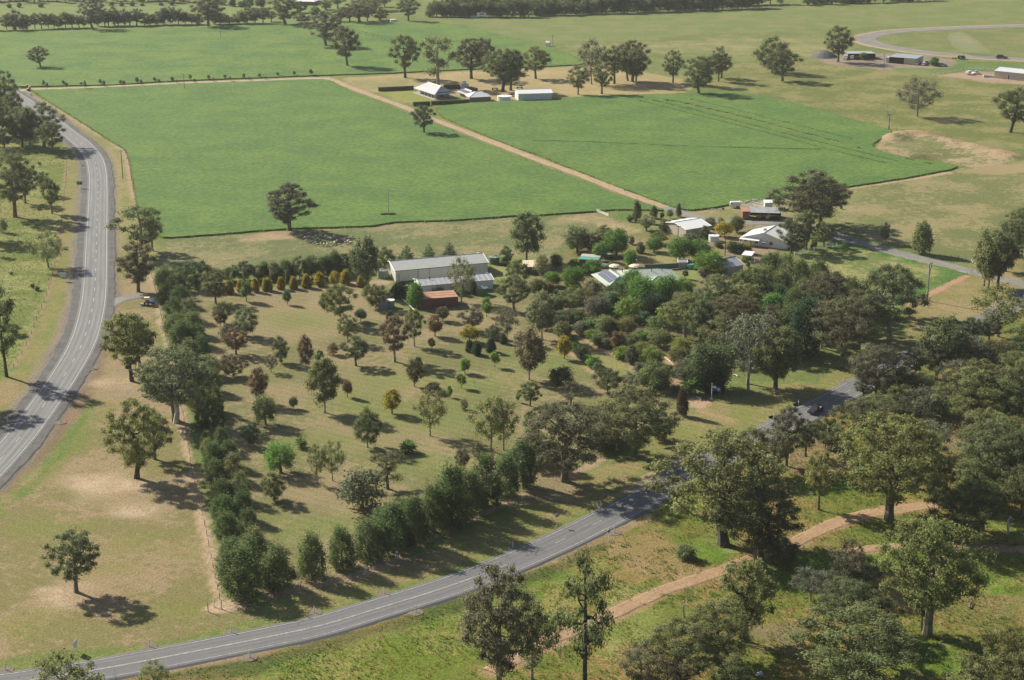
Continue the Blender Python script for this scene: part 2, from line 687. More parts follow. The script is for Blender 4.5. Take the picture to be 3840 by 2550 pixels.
def slab(name, outer, z0, z1, m, holes=(), kind='structure', wall=True):
    """raised sheet (a standing crop, a hedge-high patch) with upright edges; holes are gaps down to z0"""
    loops = [outer if area2(outer) > 0 else outer[::-1]]
    for h in holes: loops.append(h if area2(h) < 0 else h[::-1])
    flat = [p for lp in loops for p in lp]
    tris = tessellate_polygon([[Vector((p.x, p.y, 0)) for p in lp] for lp in loops])
    vs = [(p.x, p.y, z1) for p in flat]
    fs = []
    for a, b, c in tris:
        A, B, C = flat[a], flat[b], flat[c]
        if (B.x - A.x) * (C.y - A.y) - (C.x - A.x) * (B.y - A.y) < 0: a, b = b, a
        fs.append((a, b, c))
    if wall:
        base = len(vs)
        vs += [(p.x, p.y, z0) for p in flat]
        o = 0
        for lp in loops:
            n = len(lp)
            for i in range(n):
                j = (i + 1) % n
                fs.append((o + i, base + o + i, base + o + j, o + j))
            o += n
    me = bpy.data.meshes.new(name)
    me.from_pydata(vs, [], fs)
    me.materials.append(m)
    ob = link(name, me)
    if kind: ob['kind'] = kind
    return ob


def slot(line, w, seed=0, jit=0.12):
    rnd = random.Random(seed)
    ns = normals2d(line)
    L = [p + n * (-w / 2 + rnd.uniform(-jit, jit)) for p, n in zip(line, ns)]
    R_ = [p + n * (w / 2 + rnd.uniform(-jit, jit)) for p, n in zip(line, ns)]
    return L + R_[::-1]


# ------------------------------------------------------------------ survey lines
HWY = smooth_line(PL('a1', (-700, 400), (-400, 545), (-100, 705), (120, 835), (230, 905), (400, 1020), (520, 1112), (610, 1184), (663, 1220), (730, 1276), (785, 1335), (822, 1385), (843, 1430), (856, 1478), (864, 1530))
                  + PL('b1', (868, 152), (869, 260), (867, 380), (860, 567), (855, 720), (851, 856), (846, 1000), (840, 1130), (833, 1210), (822, 1295), (801, 1395), (773, 1503))
                  + PL('c1', (733, 200), (673, 322), (597, 450), (512, 583), (412, 723), (305, 873), (183, 1033), (25, 1215), (-170, 1420), (-420, 1650)), 3.0)
SIDE = smooth_line(PL('d1', (-900, 1740), (-300, 1652), (100, 1600), (400, 1556), (755, 1500), (1230, 1415), (1700, 1325), (2361, 1195))
                   + PL('d2', (500, 1085), (1000, 935), (1500, 782), (1730, 702), (1960, 615), (2255, 497))
                   + PL('d3', (258, 332), (440, 243), (625, 150), (870, 27)) + PL('c3', (1300, 1405), (1800, 1140)) + PL('c4', (110, 995), (605, 740), (800, 635), (1060, 500), (1310, 365))
                   + PL('b4', (1600, 1636), (2000, 1440), (2200, 1325), (2340, 1240), (2500, 1140), (2800, 980), (3300, 800)), 3.0)
DRIVE = smooth_line(PL('a1', (90, 815), (180, 803), (300, 790), (700, 778), (1200, 755), (1700, 731), (2361, 708)) + PL('a2', (200, 699), (420, 692), (560, 692)), 4.0)
TRACK = smooth_line(PL('a2', (500, 690), (590, 705), (700, 753), (900, 830), (1100, 900), (1250, 958), (1430, 1035), (1600, 1100), (1900, 1217), (2150, 1312))
                    + PL('b3', (0, -20), (250, 70), (460, 148), (700, 243), (900, 318), (1100, 392), (1230, 437)), 4.0)
TRACK2 = smooth_line(PL('b3', (1180, 418), (1300, 458), (1450, 505), (1600, 540), (1800, 548), (2150, 562), (2500, 590)) + PL('b4', (700, 660), (800, 700), (1000, 755), (1200, 812), (1500, 888), (1800, 958), (2100, 1032), (2361, 1100), (2600, 1170)), 4.0)
REDTRACK = smooth_line(PL('d2', (2000, 1500),) + PL('d3', (60, 1255), (260, 1165), (400, 1105), (560, 1038), (900, 888), (1200, 752), (1500, 655), (1720, 585), (2000, 478)) + PL('d4', (80, 455), (300, 365), (600, 222), (900, 112), (1200, 62), (1500, 22), (1800, -20)), 2.5)
REDTRACK2 = smooth_line(PL('d4', (880, 425), (1000, 405), (1200, 388), (1420, 385), (1800, 395), (2361, 410), (2600, 420)), 2.5)
RACE = smooth_line(PL('a4', (3000, 205), (2361, 229), (2000, 240), (1600, 256), (1250, 276), (1060, 303), (962, 330), (960, 355), (1030, 385), (1150, 412), (1300, 438), (1600, 476), (2000, 508), (2361, 527), (3000, 560)), 4.0)

CROP_MAIN = (PL('a1', (290, 803), (700, 790), (1200, 768), (1700, 745), (2361, 724)) + PL('a2', (200, 714), (480, 708), (560, 718), (640, 762), (800, 836), (1000, 915), (1250, 1008), (1450, 1080), (1700, 1190), (2000, 1305), (2361, 1448))
             + PL('b3', (150, 90), (400, 182), (700, 300), (980, 390), (1100, 425), (1150, 452), (1000, 448), (720, 446), (560, 458), (250, 480), (40, 494))
             + PL('b2', (2200, 500), (1800, 528), (1500, 545), (1130, 556), (1040, 572), (940, 588), (600, 602), (210, 612), (0, 628)) + PL('b1', (2100, 650), (1800, 672), (1520, 692), (1440, 690), (1300, 600), (1215, 380), (1185, 200), (1150, 0))
             + PL('a1', (1120, 1340), (1085, 1310), (1000, 1265), (800, 1130), (550, 975), (350, 850)))
CROP_RIGHT = (PL('a2', (1530, 1015), (1500, 960), (1520, 945), (1800, 918), (2100, 902), (2361, 893)) + PL('a3', (200, 878), (600, 855), (1050, 840), (1420, 830), (1600, 815), (1800, 812), (2000, 850), (2361, 930))
              + PL('a4', (560, 985), (800, 1050), (1050, 1118), (1180, 1160), (1185, 1185), (1150, 1210), (1070, 1245), (1030, 1275), (1018, 1300), (1060, 1335), (1200, 1375), (1400, 1415), (1600, 1440), (1740, 1462), (1768, 1480))
              + PL('b4', (1755, 72), (1700, 92), (1300, 168), (900, 228), (640, 263), (300, 315), (0, 352)) + PL('b3', (2100, 345), (1900, 375), (1720, 405), (1560, 432), (1400, 448), (1290, 440), (1180, 398), (1000, 335), (700, 222), (460, 125), (250, 45)) + PL('a3', (60, 1380)) + PL('a2', (2250, 1325), (2000, 1228), (1750, 1125), (1580, 1050)))
CROP_TOP = (PL('a1', (-600, 780), (150, 772), (280, 770), (1000, 756), (1600, 718), (2361, 690)) + PL('a2', (200, 682), (450, 672), (1100, 652), (1450, 632), (1900, 613), (2361, 598)) + PL('a3', (250, 585), (420, 576), (445, 560), (440, 540), (300, 475), (0, 393))
            + PL('a2', (2100, 325), (1900, 270), (1650, 222), (1500, 202), (1300, 190), (1000, 205), (700, 208)) + PL('a1', (2300, 230), (1700, 245), (1000, 266), (500, 277), (0, 286), (-600, 295)))

# ------------------------------------------------------------------ ground sheet with surveyed zones
def axis(lo, hi, a, b, fine, coarse):
    xs = [lo]
    while xs[-1] < hi:
        x = xs[-1]
        if a <= x < b: s = fine
        else: s = coarse(x)
        xs.append(x + s)
    return np.array(xs)


ys = axis(215.0, 1500.0, 215, 420, 0.9, lambda y: 0.9 + (y - 420) * 0.0052)
xs = axis(-470.0, 470.0, -130, 130, 1.1, lambda x: min(4.5, 1.1 + (abs(x) - 130) * 0.012))
ys = np.concatenate([[-3000, -300, 60, 160], ys, [1700, 2200, 3500, 7000, 14000]])
xs = np.concatenate([[-9000, -3000, -1200, -700], xs, [700, 1200, 3000, 9000]])
GX, GY = np.meshgrid(xs, ys)
gx, gy = GX.ravel(), GY.ravel()
NG = gx.size
tA = np.empty((NG, 3)); tB = np.empty((NG, 3)); lay = np.zeros((NG, 3))


def vnoise(x, y, s, seed):
    """smooth value noise used only to make zone borders ragged"""
    r = np.random.default_rng(seed).random((256, 256))
    u, v = x / s, y / s
    i, j = np.floor(u).astype(int), np.floor(v).astype(int)
    f, g = u - i, v - j
    f, g = f * f * (3 - 2 * f), g * g * (3 - 2 * g)
    a = lambda p, q: r[p % 256, q % 256]
    return (a(i, j) * (1 - f) + a(i + 1, j) * f) * (1 - g) + (a(i, j + 1) * (1 - f) + a(i + 1, j + 1) * f) * g


RAG = (vnoise(gx, gy, 5.0, 3) - 0.5) * 1.2 + (vnoise(gx, gy, 14.0, 4) - 0.5)


def seg_dist(pts, closed):
    best = np.full(NG, 1e9)
    n = len(pts)
    for i in range(n if closed else n - 1):
        a, b = pts[i], pts[(i + 1) % n]
        dx, dy = b.x - a.x, b.y - a.y
        l2 = dx * dx + dy * dy + 1e-9
        t = np.clip(((gx - a.x) * dx + (gy - a.y) * dy) / l2, 0, 1)
        best = np.minimum(best, (gx - a.x - t * dx) ** 2 + (gy - a.y - t * dy) ** 2)
    return np.sqrt(best)


def inside(pts):
    c = np.zeros(NG, bool)
    n = len(pts)
    for i in range(n):
        a, b = pts[i], pts[(i + 1) % n]
        if a.y == b.y: continue
        cond = ((a.y > gy) != (b.y > gy)) & (gx < (b.x - a.x) * (gy - a.y) / (b.y - a.y) + a.x)
        c ^= cond
    return c


def blend(w, a, b, rough, mow):
    w = w[:, None]
    tA[:] = tA * (1 - w) + np.array(a) * w
    tB[:] = tB * (1 - w) + np.array(b) * w
    l = np.array((rough, mow, 0))
    lay[:] = lay * (1 - w) + l * w


def zone(pts, a, b, rough=0.3, mow=0.0, soft=2.0, k=1.0, rag=1.0):
    d = seg_dist(pts, True)
    d = np.where(inside(pts), d, -d) + RAG * rag * soft
    w = np.clip(d / soft + 0.5, 0, 1)
    blend(w * w * (3 - 2 * w) * k, a, b, rough, mow)


def stroke(pts, width, a, b=None, rough=0.3, mow=0.0, soft=1.0, k=1.0):
    d = width / 2 - seg_dist(pts, False) + RAG * min(soft, width * 0.5)
    w = np.clip(d / soft + 0.5, 0, 1)
    blend(w * w * (3 - 2 * w) * k, a, b or a, rough, mow)


def spot(p, r, a, b=None, k=1.0, sx=1.0, rough=0.3, mow=0.0):
    d = np.sqrt(((gx - p.x) / sx) ** 2 + (gy - p.y) ** 2)
    w = np.clip(1 - d / r + RAG * 0.45, 0, 1)
    blend(w * w * (3 - 2 * w) * k, a, b or a, rough, mow)


tA[:] = (0.145, 0.185, 0.055); tB[:] = (0.21, 0.226, 0.08); lay[:] = (0.6, 0, 0)
DRY = (0.36, 0.285, 0.15); TAN = (0.40, 0.30, 0.18); SOIL = (0.42, 0.30, 0.19)
# far pastures
zone(PL('a1', (-900, 60), (2361, 40)) + PL('a2', (900, -10), (900, 190)) + PL('a1', (2361, 235), (-900, 290)), (0.165, 0.225, 0.066), (0.20, 0.25, 0.08), 0.4, 0, 6)
zone(PL('a2', (1450, 160), (2361, 140)) + PL('a3', (2361, 60)) + PL('a4', (2361, -20), (3200, -60), (3200, 210), (1200, 240), (700, 240), (0, 290)) + PL('a3', (1000, 330), (300, 390), (0, 375)) + PL('a2', (1900, 250)), (0.16, 0.205, 0.064), (0.215, 0.228, 0.084), 0.45, 0, 8)
zone(PL('a3', (350, 390), (2361, 320)) + PL('a4', (700, 360), (700, 500), (300, 500)) + PL('a3', (1900, 480), (900, 460), (300, 440)), (0.185, 0.21, 0.076), (0.29, 0.265, 0.115), 0.55, 0, 10)
zone(PL('a4', (1250, 310), (2361, 250), (3000, 240), (3000, 540), (2361, 515), (1600, 450), (1100, 370)), (0.155, 0.19, 0.06), (0.215, 0.215, 0.085), 0.5, 0, 5)
# right-hand pasture
zone(PL('a3', (1650, 560), (2361, 520)) + PL('a4', (1100, 620), (2361, 740), (2800, 800), (2800, 1380), (2000, 1300), (1200, 1160), (0, 860)) + PL('a3', (1900, 800), (1500, 800)), (0.15, 0.175, 0.05), (0.255, 0.24, 0.095), 0.8, 0, 6)
zone(PL('a4', (1180, 600), (1540, 660), (1850, 630), (2361, 640), (2361, 560), (1700, 530), (1650, 560), (1600, 600)), (0.115, 0.18, 0.05), (0.16, 0.21, 0.06), 0.5, 0, 3)
# farmhouse yard
zone(PL('a2', (660, 690), (1150, 660), (1500, 640), (1950, 620), (2361, 605)) + PL('a3', (430, 585), (520, 580), (900, 620), (1300, 700), (1400, 820), (1050, 836), (600, 850), (150, 872)) + PL('a2', (2361, 890), (1900, 905), (1500, 940), (1240, 905), (950, 810), (800, 760)), (0.33, 0.275, 0.125), (0.40, 0.315, 0.165), 0.35, 0, 3)
zone(PL('a2', (700, 700), (1250, 680), (1300, 770), (1000, 800), (850, 760)), (0.25, 0.24, 0.10), (0.34, 0.28, 0.14), 0.3, 0, 6)
zone(PL('a2', (950, 812), (1310, 798), (1500, 885), (1440, 900), (1230, 905)), (0.215, 0.245, 0.055), (0.26, 0.27, 0.07), 0.1, 0.6, 0.8, 1, 0.3)
zone(PL('a2', (1660, 850), (1760, 850), (1780, 880), (1690, 890)), (0.20, 0.26, 0.06), (0.24, 0.27, 0.07), 0.1, 0, 0.8)
# race track yard
zone(PL('a4', (520, 500), (760, 490), (1100, 470), (1500, 490), (1750, 530), (1700, 600), (1150, 625), (800, 590), (560, 560)), (0.29, 0.235, 0.17), (0.23, 0.19, 0.14), 0.3, 0, 3)
zone(PL('a4', (1560, 665), (1850, 630), (2361, 640), (2700, 680), (2700, 770), (2100, 730), (1800, 695)), (0.38, 0.28, 0.19), (0.31, 0.225, 0.15), 0.3, 0, 3)
zone(PL('a4', (1180, 605), (1500, 600), (1560, 650), (1500, 655), (1250, 632)), (0.14, 0.2, 0.06), (0.2, 0.22, 0.08), 0.4, 0, 2)
# sheep paddock
zone(PL('b1', (1340, 1000), (1480, 695), (2361, 635)) + PL('b2', (600, 605), (1130, 558), (2361, 490)) + PL('b3', (560, 458), (700, 500), (1050, 650), (850, 690), (300, 800), (0, 850)) + PL('b2', (1900, 860), (900, 950), (0, 1000)) + PL('b1', (1500, 1100)), (0.152, 0.18, 0.07), (0.275, 0.245, 0.12), 0.85, 0, 2.5)
zone(PL('b3', (40, 520), (560, 468), (660, 500), (1050, 650), (830, 660), (400, 560), (100, 600)), (0.30, 0.255, 0.13), (0.40, 0.31, 0.18), 0.7, 0, 5, 0.85)
zone(PL('b2', (-200, 660), (100, 630), (260, 640), (330, 700), (0, 720), (-200, 700)), (0.38, 0.28, 0.17), (0.30, 0.23, 0.13), 0.4, 0, 4)
zone(PL('b3', (670, 480), (900, 470), (880, 540), (760, 540)), (0.10, 0.19, 0.05), (0.14, 0.2, 0.06), 0.6, 0, 2)
zone(PL('b3', (1320, 470), (1730, 410), (2361, 360), (2361, 560), (1900, 545), (1550, 530)), (0.22, 0.22, 0.085), (0.31, 0.26, 0.14), 0.5, 0, 3)
zone(PL('b3', (1090, 530), (1300, 480), (1450, 520), (1230, 560)), (0.2, 0.22, 0.075), (0.25, 0.23, 0.09), 0.5, 0, 3)
# dry paddock right of the big gum
zone(PL('b4', (640, 268), (1300, 175), (1780, 88), (2361, 0), (3000, -100), (3000, 900), (2361, 960), (1900, 930), (1400, 800), (900, 660), (650, 600)), (0.158, 0.178, 0.066), (0.29, 0.25, 0.12), 0.6, 0, 4)
zone(PL('b4', (640, 270), (1100, 215), (900, 420), (1000, 600), (700, 590)), (0.225, 0.225, 0.095), (0.33, 0.28, 0.14), 0.5, 0, 8, 0.8)
zone(PL('b4', (1780, 90), (2361, 10), (2700, -30), (2700, 120), (2100, 130)), (0.36, 0.28, 0.15), (0.3, 0.25, 0.12), 0.4, 0, 6, 0.8)
stroke(PL('b4', (640, 275), (1300, 180), (1700, 108)), 3.0, (0.42, 0.31, 0.2))
# dam edges
zone(PL('a4', (1180, 1170), (1500, 1190), (1900, 1260), (2300, 1390), (2361, 1410), (1800, 1500), (1740, 1470), (1300, 1400), (1040, 1320), (1080, 1240)), (0.39, 0.30, 0.18), (0.17, 0.185, 0.07), 0.9, 0, 2.5)
# house gardens
zone(PL('b3', (700, 720), (1250, 560), (2361, 560)) + PL('b4', (380, 640), (330, 830), (0, 900)) + PL('b3', (2000, 1000), (1400, 1200), (700, 1200), (0, 1100), (0, 880)), (0.19, 0.18, 0.07), (0.27, 0.22, 0.12), 0.5, 0, 3)
zone(PL('b3', (930, 830), (1200, 790), (1450, 880), (1290, 930), (950, 900)), (0.27, 0.245, 0.11), (0.33, 0.27, 0.14), 0.2, 0, 3)
zone(PL('b3', (1180, 985), (1460, 970), (1480, 1060), (1300, 1080)), (0.19, 0.25, 0.07), (0.23, 0.26, 0.09), 0.15, 0, 2)
zone(PL('b3', (1900, 770), (2200, 780), (2100, 830), (1920, 830)), (0.33, 0.24, 0.16), (0.28, 0.21, 0.13), 0.3, 0, 2)
# green triangle paddock
zone(PL('b4', (330, 850), (700, 760), (1000, 760), (1300, 840), (1820, 980), (1830, 1020), (1360, 1250), (900, 1250), (600, 1000)), (0.155, 0.20, 0.058), (0.31, 0.30, 0.125), 0.8, 0, 3)
stroke(PL('b4', (700, 760), (1000, 765), (1300, 850), (1820, 985), (1600, 1110), (1380, 1210)), 9, (0.07, 0.17, 0.035), (0.12, 0.21, 0.05), 0.9, 0, 5, 0.85)
# orchard lawn
zone(PL('b1', (1420, 1150), (1700, 1150), (2361, 1140)) + PL('b2', (900, 1090), (1200, 1200), (2000, 1200), (2361, 1250)) + PL('c3', (300, 100), (900, 420), (1300, 560), (1380, 820), (700, 1150), (0, 1500)) + PL('d2', (1500, 200), (700, 640), (0, 800)) + PL('d1', (2080, 830), (1960, 500)) + PL('c1', (1900, 1250), (1600, 400)), (0.175, 0.175, 0.07), (0.275, 0.225, 0.12), 0.25, 0.7, 3)
for q in (('b2', 500, 1200, 26), ('b2', 100, 1400, 30), ('c2', 420, 40, 24), ('c1', 2300, 60, 16), ('c2', 1000, 560, 22), ('c2', 1240, 960, 16), ('c2', 650, 1020, 15), ('c2', 60, 620, 20), ('c2', 500, 1500, 14), ('d2', 720, 60, 12), ('b2', 780, 1180, 14)):
    spot(P(*q[:3]), q[3], (0.30, 0.235, 0.13), (0.26, 0.215, 0.11), 0.85, 1.2, 0.2, 0.5)
for q in (('b2', 250, 1430, 14), ('c2', 1100, 560, 16), ('c2', 900, 760, 18), ('c2', 1560, 880, 18), ('c2', 1350, 1270, 14), ('c2', 250, 1090, 14), ('c2', 1800, 560, 14), ('c1', 2200, 500, 14), ('d2', 430, 200, 12), ('c3', 150, 350, 16)):
    spot(P(*q[:3]), q[3], (0.17, 0.20, 0.06), (0.20, 0.215, 0.07), 0.85, 1.5, 0.2, 0.7)
zone(PL('c3', (330, 120), (700, 300), (900, 420), (760, 500), (500, 380), (420, 180)), (0.20, 0.22, 0.075), (0.25, 0.235, 0.09), 0.2, 0.4, 2)
zone(PL('b2', (1000, 1100), (1250, 1100), (1330, 1340), (1000, 1330)), (0.18, 0.205, 0.07), (0.22, 0.22, 0.08), 0.2, 0, 2)
zone(PL('b2', (1000, 1055), (1150, 1070), (1050, 1100), (700, 1110), (700, 1080)), (0.36, 0.28, 0.18), (0.30, 0.24, 0.15), 0.2, 0, 1.5)
zone(PL('b2', (1950, 1010), (1960, 940), (2150, 930), (2300, 1040), (2050, 1060)), (0.25, 0.26, 0.09), (0.28, 0.25, 0.1), 0.2, 0, 2)
stroke(PL('b1', (1650, 1165), (1900, 1175), (2361, 1180)) + PL('b2', (500, 1120)), 2.5, (0.38, 0.29, 0.19), None, 0.2, 0, 1.0, 0.7)
# garden beds (bark and pink soil)
zone(PL('b3', (0, 1120), (500, 1120), (900, 1300), (1300, 1350), (1650, 1500)) + PL('c3', (1750, 500), (1400, 560), (900, 420), (400, 180), (200, 60)) + PL('b3', (0, 1450)), (0.115, 0.115, 0.05), (0.21, 0.165, 0.09), 0.6, 0, 2)
stroke(PL('c3', (300, 105), (420, 160), (560, 230), (700, 300), (850, 360), (920, 430)), 2.0, (0.40, 0.29, 0.18))
stroke(PL('c3', (280, 270), (400, 330), (500, 420), (560, 470)), 2.0, (0.36, 0.26, 0.15))
stroke(PL('c3', (1130, 320), (1240, 400), (1230, 520), (1350, 640), (1450, 700), (1520, 750)), 3.4, (0.36, 0.25, 0.155), None, 0.3)
# left of the highway
zone(PL('a1', (-900, 560), (0, 900), (520, 1150)) + PL('b1', (600, -20), (590, 200), (560, 600), (510, 850), (440, 1130), (330, 1400)) + PL('c1', (130, 400), (-60, 900), (-900, 1200)), (0.15, 0.19, 0.044), (0.27, 0.275, 0.10), 0.8, 0, 2)
zone(PL('b1', (-300, 380), (300, 360), (600, 420), (560, 520), (-300, 480)), (0.29, 0.24, 0.1), (0.22, 0.22, 0.07), 0.6, 0, 5, 0.6)
zone(PL('a1', (590, 1400), (760, 1450)) + PL('b1', (760, 50), (690, 440), (640, 800), (600, 1100), (520, 1500)) + PL('c1', (400, 420), (0, 900), (-300, 1150), (-300, 900), (120, 430)) + PL('b1', (320, 1420), (440, 1140), (520, 800), (590, 200)), (0.20, 0.20, 0.062), (0.255, 0.225, 0.085), 0.25, 0, 1.5)
zone(PL('b1', (560, 1250), (640, 1300)) + PL('c1', (530, 130), (360, 420), (210, 500), (200, 330), (330, 250)), (0.15, 0.205, 0.055), (0.23, 0.215, 0.08), 0.25, 0, 3, 0.7)
zone(PL('c1', (-100, 530), (150, 540), (260, 600), (60, 800), (-100, 900)), (0.30, 0.225, 0.12), (0.24, 0.21, 0.08), 0.3, 0, 4)
stroke(PL('a1', (595, 1420)) + PL('b1', (590, 100), (575, 300), (520, 800), (440, 1140), (330, 1420)) + PL('c1', (240, 230), (130, 400)), 1.3, (0.30, 0.22, 0.12), None, 0.2, 0, 0.6)
stroke(PL('b1', (735, 120), (690, 400), (670, 560), (665, 800), (640, 1000), (600, 1300)) + PL('c1', (520, 130), (400, 330), (290, 540), (0, 900)), 3.0, (0.27, 0.215, 0.15), (0.23, 0.2, 0.13), 0.3, 0, 1.0)
# right of the highway
zone(PL('a1', (200, 830), (290, 830), (560, 1000), (800, 1150), (1090, 1320)) + PL('b1', (1140, 0), (1210, 380), (1300, 650), (1400, 700), (1340, 1000), (1050, 1010), (980, 900), (980, 300), (950, 0)) + PL('a1', (930, 1400), (780, 1220), (560, 1070), (350, 930)), (0.20, 0.205, 0.066), (0.285, 0.245, 0.10), 0.3, 0, 1.5)
stroke(PL('a1', (300, 850), (560, 995), (800, 1145), (1080, 1315)) + PL('b1', (1130, 0), (1160, 200), (1200, 380)), 1.8, (0.40, 0.29, 0.21), None, 0.2, 0, 0.8)
stroke(PL('a1', (960, 1300), (1040, 1450)) + PL('b1', (1040, 100), (1045, 350), (1050, 600), (1060, 800)), 2.0, (0.33, 0.27, 0.14), None, 0.2, 0, 1.5, 0.7)
# bottom-left lawn
zone(PL('b1', (985, 1000), (1340, 1000), (1400, 1230), (1440, 1560)) + PL('c1', (1560, 600), (1620, 1000), (1720, 1560)) + PL('d1', (1860, 400), (1960, 860), (2361, 1000)) + PL('d2', (-100, 1090),) + PL('d1', (1700, 1240), (900, 1390), (0, 1530), (-700, 1620), (-700, 700)) + PL('c1', (0, 1560), (400, 1300), (700, 800), (880, 450)), (0.205, 0.185, 0.075), (0.30, 0.23, 0.13), 0.25, 0.35, 2)
zone(PL('c1', (560, 1150), (730, 850), (830, 700), (1050, 740), (900, 900), (700, 1150), (450, 1450), (100, 1568)) + PL('d1', (-100, 200), (-100, 20)) + PL('c1', (250, 1450)), (0.17, 0.195, 0.052), (0.235, 0.205, 0.085), 0.3, 0, 2.5, 0.9)
stroke(PL('c1', (800, 720), (720, 880), (600, 1060), (540, 1180), (430, 1310), (180, 1560)), 2.2, (0.11, 0.19, 0.035), (0.16, 0.2, 0.05), 0.4, 0, 1.5, 0.8)
stroke(PL('b1', (985, 1300), (970, 1450)) + PL('c1', (900, 300), (780, 540), (640, 800), (430, 1060), (250, 1260), (0, 1480), (-200, 1650)), 5.0, (0.20, 0.145, 0.088), (0.25, 0.175, 0.105), 0.3, 0, 1.4)
zone(PL('c1', (1000, 350), (1500, 480), (1560, 700), (1300, 760), (900, 680), (950, 480)), (0.33, 0.25, 0.145), (0.27, 0.215, 0.125), 0.25, 0, 4, 0.9)
for q in (('c1', 980, 560, 7), ('c1', 820, 1400, 8), ('c1', 950, 1500, 9), ('c1', 1100, 1450, 8), ('d1', 1200, 60, 7), ('d1', 570, 760, 4.5), ('d1', 570, 860, 4.5), ('d1', 720, 740, 3.5), ('d1', 400, 760, 3), ('c1', 1650, 1400, 7)):
    spot(P(*q[:3]), q[3], (0.47, 0.36, 0.24), (0.36, 0.27, 0.17), 1.0, 1.3, 0.3)
for q in (('d1', 1200, 380, 9), ('d1', 1000, 560, 8), ('d1', 1500, 400, 9), ('d1', 300, 240, 8), ('d1', 740, 190, 5), ('d1', 200, 1080, 8), ('d1', 1550, 950, 9)):
    spot(P(*q[:3]), q[3], (0.19, 0.20, 0.058), (0.225, 0.205, 0.07), 0.75, 1.4, 0.25, 0.3)
zone(PL('d1', (-200, 1420), (700, 1300), (1500, 1220), (2361, 1000)) + PL('d2', (500, 880), (900, 780), (900, 850), (0, 1090)) + PL('d1', (1700, 1235), (900, 1388), (0, 1528), (-200, 1550)), (0.135, 0.19, 0.045), (0.205, 0.21, 0.065), 0.3, 0.3, 1.6, 0.9)
stroke(PL('b1', (1335, 1000), (1360, 1120), (1385, 1230), (1420, 1400), (1440, 1500)) + PL('c1', (1440, 80), (1475, 250), (1530, 480), (1590, 720), (1625, 950), (1660, 1150), (1690, 1300), (1720, 1500)) + PL('d1', (1775, 50), (1815, 250), (1850, 420), (1890, 600), (1915, 740), (1935, 850)), 2.4, (0.42, 0.315, 0.20), (0.34, 0.255, 0.155), 0.25, 0, 0.9)
zone(PL('d1', (1790, 940), (1950, 840), (2090, 850), (2170, 900), (2050, 960), (1900, 980)), (0.44, 0.33, 0.22), (0.36, 0.27, 0.17), 0.25, 0, 0.8)
# verge between hedge and side road
zone(PL('d2', (0, 850), (700, 690), (1000, 590), (1450, 370), (2000, 100)) + PL('c3', (300, 1480), (850, 1220), (1330, 860), (1600, 720), (2000, 640), (2361, 560)) + PL('c4', (400, 600), (1100, 180), (1600, 20)) + PL('b4', (2000, 1350), (2361, 1150), (2361, 1200), (1950, 1400)) + PL('c4', (1520, 180), (870, 520), (370, 780), (0, 970)) + PL('c3', (1400, 1220),) + PL('d3', (700, 0), (0, 350)) + PL('d2', (1800, 610), (1000, 860), (0, 1100)), (0.195, 0.205, 0.064), (0.265, 0.22, 0.10), 0.25, 0.7, 2)
stroke(PL('d2', (0, 1090), (500, 990), (1000, 840), (1500, 680), (2000, 500)) + PL('d3', (0, 330), (350, 170), (640, 20)), 3.5, (0.15, 0.2, 0.05), (0.2, 0.21, 0.065), 0.3, 0.3, 1.5, 0.9)
stroke(PL('d2', (0, 815), (150, 790), (450, 725), (750, 655), (1000, 575), (1200, 450), (1500, 290), (1800, 140), (2150, -20)) + PL('c3', (200, 1440), (600, 1230)), 2.4, (0.37, 0.275, 0.175), None, 0.2, 0, 0.9)
stroke(PL('c3', (850, 1500), (1060, 1370), (1200, 1290), (1480, 1160), (1560, 1120)), 2.6, (0.40, 0.31, 0.21), None, 0.2, 0, 0.9, 0.8)
stroke(PL('c3', (1520, 740), (1480, 800), (1750, 890)), 2.2, (0.36, 0.25, 0.14), None, 0.2, 0, 1.4, 0.7)
zone(PL('c3', (1370, 660), (1480, 720), (1600, 710), (1500, 780), (1370, 770)), (0.42, 0.30, 0.2), (0.36, 0.26, 0.16), 0.2, 0, 1)
zone(PL('c3', (0, 1400), (300, 1430), (450, 1520), (300, 1600), (0, 1600)) + PL('d2', (2200, 100), (2250, 0)), (0.27, 0.215, 0.13), (0.23, 0.19, 0.1), 0.3, 0, 2.5)
# strip south-east of green triangle
zone(PL('b4', (1360, 1270), (1860, 1030), (1960, 1000), (2361, 1110), (2361, 1180), (1950, 1390), (1560, 1568), (1250, 1500)), (0.225, 0.205, 0.075), (0.30, 0.235, 0.12), 0.35, 0.3, 2.5)
stroke(PL('b4', (1345, 1275), (1510, 1195), (1700, 1098), (1860, 1020)), 2.4, (0.44, 0.27, 0.175), None, 0.2, 0, 0.8)
zone(PL('b4', (2000, 880), (2361, 850), (2361, 1100), (2150, 1040)), (0.24, 0.21, 0.08), (0.31, 0.25, 0.12), 0.4, 0, 3)
